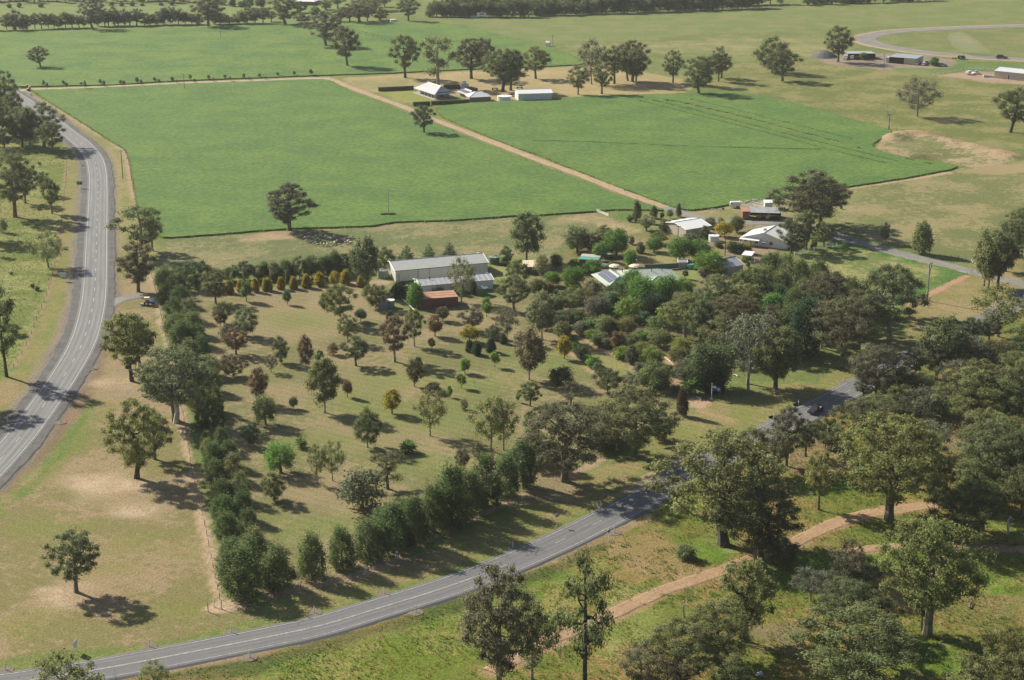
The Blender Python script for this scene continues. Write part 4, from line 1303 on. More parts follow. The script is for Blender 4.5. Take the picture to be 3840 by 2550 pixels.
# ------------------------------------------------------------------ main house with solar panels
p0 = P('b3', 530, 1085)
t = thing('house', 'house with pale green hipped roof and a solar array, half hidden by garden trees', 'house', p0)
fA = Frame(p0, P('b3', 668, 1192))
hip(t, fA, 9.0, 2.6, 2.1, M['red_brick'], M['green_roof'], 0.6, 1.6, 3.0)
for i in range(5):
    mb = MB(); a = fA.w(0.1 + (fA.L - 0.2) * i / 4, 0.0, 0); mb.tube([a, a + Vector((0, 0, 2.6))], 0.09, 6); part(t, 'verandah_post', mb, M['trim'])
# solar panels on the left-facing slope: two rows of seven
k = 2.1 / (4.5 + 0.6)
for row in range(2):
    for c in range(7):
        x0, x1 = fA.L * 0.12 + c * (fA.L * 0.74 / 7), fA.L * 0.12 + (c + 0.95) * (fA.L * 0.74 / 7)
        y0 = 0.75 + row * 1.62; y1 = y0 + 1.5
        mb = MB(); fA.sheet(mb, [(x0, y0, 2.75 + k * (y0 + 0.6)), (x1, y0, 2.75 + k * (y0 + 0.6)), (x1, y1, 2.75 + k * (y1 + 0.6)), (x0, y1, 2.75 + k * (y1 + 0.6))], 0.05); part(t, 'solar_panel', mb, M['solar'])
fB = Frame(P('b3', 745, 1150), P('b3', 1290, 1128), p0)
hip(t, fB, 12.0, 2.6, 2.3, M['red_brick'], M['green_roof'], 0.6)
for x, y in ((0.14, 6.2), (0.60, 4.6), (0.78, 5.2)):
    mb = MB(); a = fB.w(fB.L * x, y, 4.0); mb.tube([a, a + Vector((0, 0, 1.4))], 0.14, 6); part(t, 'flue', mb, M['dark_trim'])
fC = Frame(P('b3', 1030, 1165), P('b3', 1190, 1160), p0)
hip(t, fC, 6.0, 2.6, 1.5, M['red_brick'], M['green_roof'], 0.5)
for i, x in enumerate((620, 720, 800, 900, 980)):
    q = P('b3', x, 990 + (i % 2) * 6)
    u = thing('garden_umbrella' if i < 3 else 'raised_bed', ['pale grey dome canopy behind the solar array', 'left peach umbrella behind the house', 'grey planter box behind the house roof', 'right peach umbrella behind the house', 'pink paved corner planter behind the house'][i], 'umbrella' if i in (0, 1, 3) else 'planter', q)
    mb = MB()
    if i in (0, 1, 3):
        u.name = 'garden_umbrella'
        mb.lathe([(2.1, 2.2), (1.4, 2.6), (0.1, 2.9)], 10); part(u, 'canopy', mb, M['tank_lid'] if i == 0 else M['canopy'])
        mb = MB(); mb.tube([(0, 0, 0), (0, 0, 2.8)], 0.05, 5); part(u, 'pole', mb, M['steel'])
    else:
        u.name = 'raised_bed'
        mb.box((0, 0, 0.35), (3.2, 1.4, 0.7)); part(u, 'box', mb, M['concrete'])
        mb = MB(); mb.box((0, 0, 0.74), (2.9, 1.1, 0.08)); part(u, 'soil', mb, M['hedge'])
t = thing('clothes_line', 'rotary clothes line on the lawn behind the house', 'clothes line', P('b3', 915, 935))
mb = MB(); mb.tube([(0, 0, 0), (0, 0, 2.0)], 0.05, 5); part(t, 'pole', mb, M['steel'])
for k_ in range(4):
    a = k_ * math.pi / 2 + 0.3
    mb = MB(); mb.tube([(0, 0, 1.9), (1.7 * math.cos(a), 1.7 * math.sin(a), 2.1)], 0.035, 4); part(t, 'arm', mb, M['steel'])
t = thing('garden_screen', 'long dark green screen fence between house and back lawn', 'fence', P('b3', 985, 975))
s_ = PL('b3', (985, 975), (1090, 970), (1190, 965), (1285, 958))
for a, b in zip(s_, s_[1:]):
    mb = MB(); d = (b - a); mb.box(((a + b) / 2 - t.location) + Vector((0, 0, 0.9)), (d.length, 0.06, 1.8), math.atan2(d.y, d.x)); part(t, 'panel', mb, M['tank_green'])
t, f = bld('garden_shed', 'small grey tin garden shed by the house lawn', P('b3', 1285, 958), P('b3', 1362, 958), 'shed')
gable(t, f, 3.0, 2.0, 0.5, M['iron'], M['roof_zinc'], ov=0.15)
panel(t, f, 0.3, 1.5, 0.05, 1.8, M['iron'], 'door')
# aviary, back shed and other sheds
t, f = bld('aviary', 'aviary with teal shade-cloth front and beige roof behind', P('b3', 405, 940), P('b3', 570, 950), 'aviary')
dd = (P('b3', 315, 905) - P('b3', 405, 940)).length
mb = MB(); f.sheet(mb, [(-0.2, -0.2, 2.5), (f.L + 0.2, -0.2, 2.5), (f.L + 0.2, dd * 0.5, 2.6), (-0.2, dd * 0.5, 2.6)], 0.08); part(t, 'roof', mb, M['teal'])
mb = MB(); f.sheet(mb, [(-0.2, dd * 0.5 + 0.02, 2.65), (f.L + 0.2, dd * 0.5 + 0.02, 2.65), (f.L + 0.2, dd + 0.2, 2.75), (-0.2, dd + 0.2, 2.75)], 0.08); part(t, 'roof', mb, M['beige'])
mb = MB(); f.box(mb, 0, f.L, 0, 0.08, 0, 2.38); part(t, 'mesh_wall', mb, M['teal'])
mb = MB(); f.box(mb, 0, 0.1, 0.1, dd, 0, 2.38); part(t, 'wall', mb, M['beige'])
mb = MB(); f.box(mb, f.L - 0.1, f.L, 0.1, dd, 0, 2.38); part(t, 'wall', mb, M['beige'])
mb = MB(); f.box(mb, 0.12, f.L - 0.12, dd - 0.1, dd, 0, 2.5); part(t, 'wall', mb, M['beige'])
t, f = bld('lean_to_shed', 'old beige lean-to shed between the long shed and the aviary', P('b2', 2290, 1010), P('b2', 2420, 1005), 'shed')
skillion(t, f, 6.0, 2.4, 2.9, M['canopy'], M['beige'], 3)
t, f = bld('white_shed', 'white steel gabled shed near the end of the farm track', P('b3', 1350, 694), P('b3', 1565, 658), 'shed')
gable(t, f, 13.0, 3.2, 1.3, M['beige'], M['white_steel'])
t, f = bld('canvas_shelter', 'low pale shelter under the biggest dense tree', P('b3', 630, 880), P('b3', 725, 872), 'shelter')
skillion(t, f, 3.0, 1.6, 2.1, M['beige'], M['beige'], 2)
t, f = bld('cottage', 'grey-roofed cottage beside the broad bright tree', P('b3', 1690, 1020), P('b3', 1855, 990), 'cottage')
gable(t, f, 9.0, 2.5, 1.6, M['beige'], M['roof_zinc'], ridge='x', ribs=0)
mb = MB(); a = f.w(f.L * 0.8, 5.0, 4.0); mb.tube([a, a + Vector((0, 0, 1.0))], 0.15, 6); part(t, 'flue', mb, M['steel'])
t, f = bld('chook_shed', 'little shed with sloping white roof in the orange grass', P('b3', 1850, 890), P('b3', 1925, 897), 'shed')
skillion(t, f, 4.0, 1.9, 2.3, M['white_steel'], M['iron'], 2, walls=('back', 'left', 'right', 'front'))
# white weatherboard house
p0 = P('b3', 1850, 745)
t = thing('white_house', 'white weatherboard house with low gable, half hidden by a dark gum', 'house', p0)
f = Frame(p0, P('b3', 2235, 792))
gable(t, f, 11.0, 2.7, 2.4, M['white_paint'], M['white_steel'], ridge='y', ov=0.5)
for a, b, c, d in ((0.04, 0.10, 1.2, 2.2), (0.29, 0.37, 0.9, 2.2), (0.62, 0.70, 0.9, 2.0)):
    panel(t, f, f.L * a, f.L * b, c, d, M['glass'], 'window')
panel(t, f, f.L * 0.17, f.L * 0.215, 0.05, 2.1, M['beige'], 'door')
panel(t, f, f.L * 0.46, f.L * 0.52, 0.9, 2.0, M['glass'], 'window')
mb = MB(); f.sheet(mb, [(f.L * 0.44, -1.3, 1.75), (f.L * 0.56, -1.3, 1.75), (f.L * 0.56, -0.02, 2.3), (f.L * 0.44, -0.02, 2.3)], 0.05); part(t, 'awning', mb, M['white_paint'])
mb = MB(); f.sheet(mb, [(-0.5, -2.2, 2.35), (f.L * 0.42, -2.2, 2.35), (f.L * 0.42, -0.05, 2.65), (-0.5, -0.05, 2.65)], 0.07); part(t, 'verandah_roof', mb, M['white_steel'])
for i in range(5):
    mb = MB(); a = f.w(-0.3 + i * f.L * 0.11, -2.1, 0); mb.tube([a, a + Vector((0, 0, 2.33))], 0.07, 5); part(t, 'verandah_post', mb, M['white_paint'])
mb = MB(); a = f.w(f.L * 0.42, 4.0, 4.4); mb.box(a + Vector((0, 0, 0.5)), (1.2, 0.8, 1.4)); part(t, 'chimney', mb, M['concrete'])
# open machinery shed and yard
t, f = bld('open_shed', 'open-fronted machinery shed of old iron with a rusty red end bay', P('b3', 1917, 527), P('b3', 2192, 535), 'shed')
skillion(t, f, 7.5, 2.7, 3.1, M['iron'], M['inner_shade'], 5, walls=('back', 'right'))
mb = MB(); g2 = Frame(P('b3', 1852, 527), P('b3', 1912, 527), t.location); g2.box(mb, 0, g2.L, 0, 6.5, 0, 3.0); part(t, 'end_bay', mb, M['rust_red'])
mb = MB(); g2.sheet(mb, [(-0.15, -0.15, 3.1), (g2.L + 0.1, -0.15, 3.1), (g2.L + 0.1, 6.7, 3.3), (-0.15, 6.7, 3.3)], 0.08); part(t, 'end_bay_roof', mb, M['sunlit_red_roof'])
for i, (x, lab) in enumerate(((2000, 'yellow machine standing in the left of the open machinery shed'), (2075, 'pale machine standing in the right of the open machinery shed'))):
    q = P('b3', x, 524)
    u = thing('farm_machine', lab, 'machine', q)
    mb = MB(); mb.box((0, 0, 0.9), (2.0, 1.2, 0.9), 0.3, 0.8); mb.box((0.3, 0, 1.6), (0.9, 0.9, 0.7), 0.3, 0.7); part(u, 'body', mb, M['orange'] if i == 0 else M['canopy'])
    for sx_ in (-0.8, 0.8):
        for sy_ in (-0.6, 0.6):
            mb = MB(); mb.tube([(sx_, sy_ - 0.12, 0.45), (sx_, sy_ + 0.12, 0.45)], 0.45, 10); part(u, 'wheel', mb, M['rubber'])
t = thing('yard_rails', 'white pipe stockyard rails behind the open machinery shed', 'rails', P('b3', 1830, 375))
for ln in (((1820, 378), (1870, 395), (2040, 430)), ((1870, 372), (2060, 415)), ((1940, 362), (2060, 390)), ((2005, 358), (2100, 378))):
    q = PL('b3', *[(x, y + 18) for x, y in ln])
    for a, b in zip(q, q[1:]):
        for z in (0.6, 1.1, 1.6):
            mb = MB(); mb.tube([a - t.location + Vector((0, 0, z)), b - t.location + Vector((0, 0, z))], 0.05, 4); part(t, 'rail', mb, M['pipe'])
        n_ = max(2, int((b - a).length / 3))
        for i in range(n_):
            c = a.lerp(b, i / n_) - t.location
            mb = MB(); mb.tube([c, c + Vector((0, 0, 1.7))], 0.06, 5); part(t, 'post', mb, M['pipe'])
t, f = bld('stock_shed', 'small white box shed at the end of the stockyard rails', P('b3', 2050, 432), P('b3', 2115, 432), 'shed')
skillion(t, f, 3.5, 2.3, 2.6, M['white_steel'], M['blue_and_shade'], 2, walls=('front', 'back', 'left', 'right'))

# ------------------------------------------------------------------ verandah farmhouse, garage, big shed (top)
p0 = P('a2', 1306, 822)
t = thing('farmhouse', 'farmhouse with broad grey hipped roof and verandah behind its green lawn', 'house', p0)
f = Frame(p0, P('a2', 1490, 884))
dd = (P('a2', 1680, 872) - P('a2', 1490, 884)).length
hip(t, f, dd, 2.7, 3.4, M['brick'], M['roof_zinc'], 0.3, 2.4, dd * 0.42)
for i in range(7):
    mb = MB(); a = f.w(0.1 + (f.L - 0.2) * i / 6, 0.05, 0); mb.tube([a, a + Vector((0, 0, 2.7))], 0.1, 5); part(t, 'verandah_post', mb, M['trim'])
mb = MB(); f.box(mb, -0.4, f.L + 0.2, -0.8, dd, 0.02, 0.16); part(t, 'verandah_floor', mb, M['concrete'])
for x in (0.2, 0.45, 0.7):
    mb = MB(); f.box(mb, f.L * x, f.L * x + 1.6, 2.33, 2.398, 0.4, 2.2); part(t, 'window', mb, M['glass'])
mb = MB(); f.box(mb, f.L - 2.398, f.L - 2.33, dd * 0.35, dd * 0.5, 0.9, 2.1); part(t, 'window', mb, M['glass'])
for i in range(6):
    mb = MB(); y = dd * 0.16 + i * dd * 0.11; y1 = y + dd * 0.1
    k_ = 3.4 / (dd * 0.42 + 0.3)
    mb.add([f.w(f.L - 0.2, y, 2.78 + k_ * 0.5), f.w(f.L - 0.2, y1, 2.78 + k_ * 0.5), f.w(f.L - 1.3, y1, 2.82 + k_ * 1.6), f.w(f.L - 1.3, y, 2.82 + k_ * 1.6)], [(0, 1, 2, 3)]); part(t, 'solar_panel', mb, M['solar'])
t, f = bld('garage', 'tan brick garage block with hipped white roof right of the farmhouse', P('a2', 1797, 905), P('a2', 1985, 897), 'garage')
hip(t, f, 9.0, 2.6, 2.2, M['brick'], M['white_steel'], 0.5)
panel(t, f, f.L * 0.6, f.L * 0.68, 1.0, 2.0, M['glass'])
g2 = Frame(P('a2', 1690, 852), P('a2', 1790, 890), t.location)
hip(t, g2, 6.5, 2.6, 1.8, M['brick'], M['roof_zinc'], 0.5, 1.0)
for c in range(5):
    x0 = 0.6 + c * (g2.L - 1.2) / 5; x1 = x0 + (g2.L - 1.2) / 5 * 0.94
    kk = 1.8 / (3.25 + 0.5)
    mb = MB(); g2.sheet(mb, [(x0, 0.5, 2.72 + kk * 1.0), (x1, 0.5, 2.72 + kk * 1.0), (x1, 2.2, 2.72 + kk * 2.7), (x0, 2.2, 2.72 + kk * 2.7)], 0.04); part(t, 'solar_panel', mb, M['solar'])
t, f = bld('big_shed', 'big white and pale blue steel shed at the top edge of the right-hand crop', P('a2', 2228, 894), P('a3', 164, 886), 'shed')
dd = (P('a2', 2153, 866) - P('a2', 2228, 894)).length
gable(t, f, min(dd, 16), 3.8, 1.2, M['blue_and_shade'], M['white_steel'])  # white walls tinted blue, their shade put into the colour
t, f = bld('tank_stand', 'white water tank raised on a small square blockhouse behind the farmhouse', P('a2', 1722, 788), P('a2', 1778, 790), 'tank stand')
mb = MB(); f.box(mb, 0, f.L, 0, 3.0, 0, 2.6); part(t, 'blockhouse', mb, M['blue_and_shade'])
mb = MB(); f.box(mb, -0.2, f.L + 0.2, -0.2, 3.2, 2.6, 2.75); part(t, 'roof', mb, M['blue_roof'])
mb = MB(); a = f.w(f.L * 0.35, 1.6, 2.75); mb.lathe([(1.2, 0), (1.2, 1.6), (0.2, 1.9)], 16, a); part(t, 'tank', mb, M['white_paint'])
panel(t, f, f.L * 0.6, f.L * 0.75, 1.2, 1.9, M['glass'], frame=False)


def hedge(name, label, pts, w, h):
    t = slab(name, densify(pts, 1.5, 0.12, len(label)), -0.05, h, M['hedge'], kind=None)
    tag(t, label, 'hedge')
    t.data.update()


def strip(a, b, w):
    d = (b - a).normalized()
    n = Vector((-d.y, d.x, 0)) * (w / 2)
    return [a + n, b + n, b - n, a - n]


hedge('clipped_hedge', 'clipped hedge along the far side of the farmhouse lawn', strip(P('a2', 990, 806), P('a2', 1300, 792), 2.2), 2.2, 2.0)
hedge('clipped_hedge', 'short clipped hedge at the left of the farmhouse gate', strip(P('a2', 1297, 938), P('a2', 1444, 931), 2.2), 2.2, 2.0)
hedge('clipped_hedge', 'long clipped hedge between the right-hand crop and the garage', strip(P('a2', 1455, 926), P('a2', 1792, 910), 2.2), 2.2, 1.8)
hedge('clipped_hedge', 'clipped hedge behind the farmhouse, running to the tank stand', strip(P('a2', 1565, 785), P('a2', 1715, 782), 2.0), 2.0, 2.0)
hedge('clipped_hedge', 'clipped hedge from the tank stand down to the garage', strip(P('a2', 1790, 795), P('a2', 1855, 812), 2.0), 2.0, 1.8)
# race-track sheds
t, f = bld('track_shed', 'left open shed by the race track with pale roof and brown end wall', P('a4', 800, 524), P('a4', 1045, 522), 'shed')
skillion(t, f, 12.0, 3.4, 3.0, M['roof_zinc'], M['brick'], 5)
t, f = bld('track_shed', 'right shed by the race track with grey roof and beige closed bay', P('a4', 1165, 556), P('a4', 1400, 574), 'shed')
skillion(t, f, 14.0, 3.6, 4.0, M['blue_roof'], M['inner_shade'], 4, walls=('back', 'left'))
mb = MB(); f.box(mb, f.L * 0.56, f.L, 0.05, 13.8, 0, 3.55); part(t, 'closed_bay', mb, M['beige'])
g2 = Frame(P('a4', 1135, 553), P('a4', 1163, 555), t.location)
mb = MB(); g2.box(mb, 0, g2.L, 0, 5, 0, 3.2); part(t, 'side_room', mb, M['cream'])
t, f = bld('long_shed', 'long beige shed with pale blue roof at the right edge', P('a4', 2095, 690), P('a4', 2560, 738), 'shed')
gable(t, f, 14.0, 4.2, 1.2, M['beige'], M['blue_and_shade'])
panel(t, f, f.L * 0.27, f.L * 0.295, 0.05, 2.4, M['inner_shade'], 'door')  # dark panel painted as the shade of a door opening
panel(t, f, f.L * 0.385, f.L * 0.4, 1.1, 2.2, M['glass'])
t, f = bld('homestead', 'far homestead with white and blue roof among dark trees', P('a2', 245, 42), P('a2', 415, 46), 'house')
hip(t, f, 11, 2.8, 2.0, M['brick'], M['white_steel'], 1.0)
t, f = bld('homestead_wing', 'flat white carport beside the far homestead', P('a2', 418, 30), P('a2', 478, 30), 'carport')
skillion(t, f, 6, 2.4, 2.6, M['white_steel'], M['brick'], 3, walls=('back',))
t, f = bld('pump_shed', 'small white pump shed at the right tip of the top crop', P('a3', 106, 408), P('a3', 140, 410), 'shed')
gable(t, f, 2.6, 2.4, 0.5, M['white_paint'], M['white_steel'], ov=0.1)
# stone gateway of the drive
t = thing('drive_gateway', 'low stone entrance walls with pillars where the gravel drive meets the highway', 'gateway', P('a1', 240, 800))
for a, b in ((('a1', 180, 778), ('a1', 242, 780)), (('a1', 232, 812), ('a1', 262, 794))):
    a, b = P(*a), P(*b); d = b - a
    mb = MB(); mb.box((a + b) / 2 - t.location + Vector((0, 0, 0.6)), (d.length, 0.4, 1.2), math.atan2(d.y, d.x)); part(t, 'wall', mb, M['brick'])
    mb = MB(); mb.box((a + b) / 2 - t.location + Vector((0, 0, 1.25)), (d.length, 0.5, 0.1), math.atan2(d.y, d.x)); part(t, 'coping', mb, M['canopy'])
    mb = MB(); mb.box(b - t.location + Vector((0, 0, 0.9)), (0.9, 0.9, 1.8)); part(t, 'pillar', mb, M['brick'])
    mb = MB(); mb.box(b - t.location + Vector((0, 0, 1.88)), (1.1, 1.1, 0.16)); part(t, 'pillar_cap', mb, M['canopy'])
a, b = P('a1', 232, 818), P('a1', 272, 842); d = b - a
mb = MB(); mb.box((a + b) / 2 - t.location + Vector((0, 0, 0.6)), (d.length, 0.3, 1.2), math.atan2(d.y, d.x)); part(t, 'side_wall', mb, M['steel'])

# ------------------------------------------------------------------ tree prototypes (height 1, crown width 1)
def leaf_mesh(name, pos, size, nrm, tint, aspect=2.0, hang=None):
    """many small leaf-spray quads; pos (n,3), size (n,), nrm (n,3) facing, tint (n,)"""
    n = len(pos)
    r = rng.normal(size=(n, 3)) if hang is None else hang
    u = np.cross(nrm, r)
    u /= np.linalg.norm(u, axis=1, keepdims=True) + 1e-9
    v = np.cross(nrm, u)
    v /= np.linalg.norm(v, axis=1, keepdims=True) + 1e-9
    s = size[:, None]
    L_ = s * aspect ** 0.5
    W_ = s / aspect ** 0.5
    k = rng.uniform(-0.25, 0.25, (n, 1))
    bend = nrm * s * 0.25
    q = np.stack([pos - v * L_ * 0.5, pos + u * W_ * 0.5 + v * L_ * k * 0.5 + bend, pos + v * L_ * 0.5, pos - u * W_ * 0.5 + v * L_ * k * 0.5 + bend], 1)
    me = bpy.data.meshes.new(name)
    me.vertices.add(4 * n)
    me.vertices.foreach_set('co', q.astype(np.float32).ravel())
    me.loops.add(4 * n)
    me.loops.foreach_set('vertex_index', np.arange(4 * n, dtype=np.int32))
    me.polygons.add(n)
    me.polygons.foreach_set('loop_start', np.arange(0, 4 * n, 4, dtype=np.int32))
    me.update()
    at = me.attributes.new('tint', 'FLOAT', 'FACE')
    at.data.foreach_set('value', np.clip(tint, 0, 1).astype(np.float32))
    me.materials.append(M['leaf'])
    return me


def puff_leaves(puffs, n_total, size, up=0.5, shell=0.55, aspect=2.0, tvar=0.22):
    """leaves gathered in foliage puffs; puffs: list of (centre, radii)"""
    vol = np.array([p[1][0] * p[1][1] for p in puffs])
    cnt = np.maximum(6, (n_total * vol / vol.sum()).astype(int))
    P_, S_, N_, T_ = [], [], [], []
    for (c, r), k in zip(puffs, cnt):
        d = rng.normal(size=(k, 3))
        d /= np.linalg.norm(d, axis=1, keepdims=True)
        rr = rng.random(k) ** shell
        lump = 1 + 0.25 * np.sin(d[:, 0] * 5 + c[0] * 40) * np.cos(d[:, 1] * 4 + c[1] * 30)
        p = np.array(c) + d * np.array(r) * (rr * lump * (1 + 0.28 * rng.normal(size=k)))[:, None]
        nn = d + rng.normal(size=(k, 3)) * 0.7 + np.array((0, 0, up))
        nn /= np.linalg.norm(nn, axis=1, keepdims=True)
        P_.append(p); N_.append(nn)
        S_.append(size * rng.uniform(0.6, 1.35, k))
        T_.append(np.clip(0.5 + rng.normal() * tvar * 0.7 + rng.normal(size=k) * tvar, 0, 1))
    return np.concatenate(P_), np.concatenate(S_), np.concatenate(N_), np.concatenate(T_)


def skeleton(puffs, trunk, r0, fork=0.28, tip=0.004, seg=3, wob=0.02):
    """branches that grow from the trunk to every puff; returns MB"""
    nodes = [Vector(p) for p in trunk]
    par = [-1] + list(range(len(trunk) - 1))
    trunk_n = len(trunk)
    order = sorted(range(len(puffs)), key=lambda i: (Vector(puffs[i][0]) - nodes[-1]).length)
    leafs = []
    for i in order:
        c = Vector(puffs[i][0])
        best, bd = None, 1e9
        for j, nd in enumerate(nodes):
            if j < trunk_n and nd.z < fork: continue
            d = (c - nd).length + max(0, nd.z - c.z + 0.02) * 2.2
            if d < bd: best, bd = j, d
        a = nodes[best]
        prev = best
        m = max(1, min(seg, int((c - a).length / 0.06)))
        for k in range(1, m + 1):
            t = k / m
            q = a.lerp(c, t)
            sag = math.sin(t * math.pi) * (c - a).length * 0.12
            q = q + Vector((random.uniform(-wob, wob), random.uniform(-wob, wob), -sag + random.uniform(-wob, wob) * 0.5)) if k < m else q
            nodes.append(q)
            par.append(prev)
            prev = len(nodes) - 1
        leafs.append(prev)
    cnt = [0.0] * len(nodes)
    for l in leafs:
        j = l
        while j >= 0:
            cnt[j] += 1
            j = par[j]
    tot = max(cnt[0], 1)
    rr = [max(tip, r0 * (cnt[i] / tot) ** 0.55) for i in range(len(nodes))]
    for i in range(trunk_n): rr[i] = max(rr[i], r0 * (1.0 - 0.45 * i / max(1, trunk_n - 1)))
    rr[0] = r0 * 1.35
    mb = MB()
    for i in range(1, len(nodes)):
        j = par[i]
        n = 7 if i < trunk_n else (5 if rr[i] > r0 * 0.25 else 3)
        mb.tube([nodes[j], nodes[i]], [min(rr[j], rr[i] * 1.5), rr[i]], n, cap=False)
    return mb


PROTO = {}


def proto(kind, trunk_mb, leaves, aspect=2.0):
    tm = trunk_mb.mesh(kind + '_trunk', M['bark']) if trunk_mb else None
    cm = leaf_mesh(kind + '_crown', *leaves, aspect=aspect) if leaves is not None else None
    PROTO.setdefault(kind, []).append((tm, cm))


def rand_puffs(n, env, pr, flat=0.65, mind=0.75, zmin=0, zmax=1, inner=0.35, tries=3000):
    """puffs inside the envelope env(z) -> radius, keeping apart"""
    out = []
    for _ in range(tries):
        if len(out) >= n: break
        z = random.uniform(zmin, zmax)
        R = env(z)
        if R <= 0.01: continue
        q = random.random() ** inner * R
        a = random.uniform(0, 2 * math.pi)
        c = Vector((q * math.cos(a), q * math.sin(a), z))
        r = pr * random.uniform(0.7, 1.35)
        if any((Vector(o[0]) - c).length < mind * (o[1][0] + r) * 0.9 for o in out): continue
        out.append(((c.x, c.y, c.z), (r, r, r * flat)))
    return out


def gum(kind, seed, n=34, pr=0.105, z0=0.36, leaves=7500, size=0.026, r0=0.034, trunk_h=0.36, lean=0.03, wide=1.0, peak=0.52, flat=0.66, fork=0.2):
    random.seed(seed)
    lop = [random.uniform(0.82, 1.16) for _ in range(8)]

    def env(z):
        t = (z - z0) / (0.95 - z0)
        if t < 0 or t > 1: return 0
        s = math.sin(math.pi * min(1, t ** (math.log(0.5) / math.log(peak)))) ** 0.6
        return 0.45 * wide * max(0.3, s)
    puffs = rand_puffs(n, env, pr, flat, 0.8, z0, 0.94, 0.5)
    # uneven outline: some sides stick out further
    q = []
    for c, r in puffs:
        a = int((math.atan2(c[1], c[0]) / (2 * math.pi) % 1) * 8)
        q.append(((c[0] * lop[a], c[1] * lop[a], c[2] * (0.94 + 0.06 * lop[a])), r))
    puffs = q
    dx, dy = random.uniform(-lean, lean), random.uniform(-lean, lean)
    trunk = [(0, 0, -0.01), (dx * 0.3, dy * 0.3, trunk_h * 0.33), (dx * 0.8, dy * 0.8, trunk_h * 0.66), (dx, dy, trunk_h), (dx * 0.6, dy * 0.9, trunk_h + 0.13), (-dx * 0.5, dy * 0.4, trunk_h + 0.27)]
    proto(kind, skeleton(puffs, trunk, r0, fork, 0.0045), puff_leaves(puffs, leaves, size, 0.5, 0.5), 2.2)


for s in range(5): gum('gum', 100 + s, n=42 + 4 * s, pr=0.098 - 0.004 * s, leaves=10500, size=0.0225, z0=0.23 + 0.02 * (s % 3))
for s in range(4): gum('oldgum', 200 + s, n=84, pr=0.074, leaves=19000, size=0.0165, r0=0.036, trunk_h=0.28, z0=0.19 + 0.02 * s, lean=0.06, flat=0.58)
for s in range(4): gum('tallgum', 300 + s, n=28, pr=0.14, leaves=6000, size=0.034, r0=0.022, z0=0.24, trunk_h=0.5, peak=0.48, flat=0.75, wide=0.92, fork=0.25)
for s in range(3): gum('airygum', 400 + s, n=34, pr=0.115, leaves=4600, size=0.026, r0=0.022, z0=0.24, trunk_h=0.32, flat=0.8, fork=0.15)
for s in range(2): gum('tieredgum', 500 + s, n=17, pr=0.13, leaves=3900, size=0.028, r0=0.034, z0=0.22, trunk_h=0.55, flat=0.5, peak=0.5, lean=0.05)
for s in range(3): gum('brushgum', 600 + s, n=36, pr=0.12, leaves=8000, size=0.029, r0=0.020, z0=0.08, trunk_h=0.2, flat=0.8, fork=0.06, peak=0.55)


def bushy(kind, seed, n=60, pr=0.13, leaves=6500, size=0.034, top=0.9, z0=0.03, zpow=0.8, up=0.9, upright=1.25, hmax=1.0, trunk=True):
    """windbreak pine / cypress: foliage to the ground, rounded to conical top with upright sprays"""
    random.seed(seed)

    def env(z):
        t = (z - z0) / (0.95 - z0)
        if t < 0: return 0
        return 0.41 * (min(1, (t + 0.14) / 0.36)) ** 0.7 * max(0.0, 1 - t ** (3.0 / zpow)) ** 0.7 + 0.02
    puffs = rand_puffs(n, env, pr, upright, 0.45, z0 + 0.05, 0.92, 0.3)
    pos, sz, nn, ti = puff_leaves(puffs, leaves, size, 0.1, 0.6, 2.0, 0.2)
    mb = MB()
    mb.tube([(0, 0, -0.01), (0.01, 0, 0.25), (0, 0.01, 0.6), (0, 0, 0.85)], [0.03, 0.024, 0.014, 0.004], 6)
    # upright sprays
    hang = np.tile(np.array((0, 0, 1.0)), (len(pos), 1)) + rng.normal(size=(len(pos), 3)) * 0.35
    nn2 = np.cross(hang, rng.normal(size=(len(pos), 3)))
    nn2 /= np.linalg.norm(nn2, axis=1, keepdims=True)
    me = leaf_mesh(kind + '_crown', pos, sz, nn2, ti, 2.4, np.cross(nn2, hang))
    PROTO.setdefault(kind, []).append((mb.mesh(kind + '_trunk', M['bark']), me))


for s in range(6): bushy('pine', 700 + s, n=44 + 5 * s, pr=0.13, zpow=0.8 + 0.08 * s, leaves=8500, size=0.03)
for s in range(2): bushy('cone', 720 + s, n=70, pr=0.12, leaves=5200, size=0.05, zpow=1.5, z0=0.0)
bushy('cypress', 730, n=60, pr=0.13, leaves=5000, size=0.045, zpow=1.2, z0=0.05)
bushy('cypress', 731, n=60, pr=0.13, leaves=5000, size=0.045, zpow=1.0, z0=0.05)


def broad(kind, seed, n=40, pr=0.16, leaves=6000, size=0.036, z0=0.2, r0=0.03, shell=0.4, flat=0.8, trunk_h=0.25):
    random.seed(seed)

    def env(z):
        t = (z - z0) / (0.94 - z0)
        return 0.39 * math.sin(math.pi * min(1, max(0, t * 0.85 + 0.12))) ** 0.5 if 0 <= t <= 1 else 0
    puffs = rand_puffs(n, env, pr, flat, 0.5, z0, 0.93, 0.35)
    trunk = [(0, 0, -0.01), (0.01, 0, trunk_h * 0.5), (0, 0.01, trunk_h), (0, 0, trunk_h + 0.2)]
    proto(kind, skeleton(puffs, trunk, r0, trunk_h * 0.6, 0.005, 2), puff_leaves(puffs, leaves, size, 0.5, shell), 1.5)


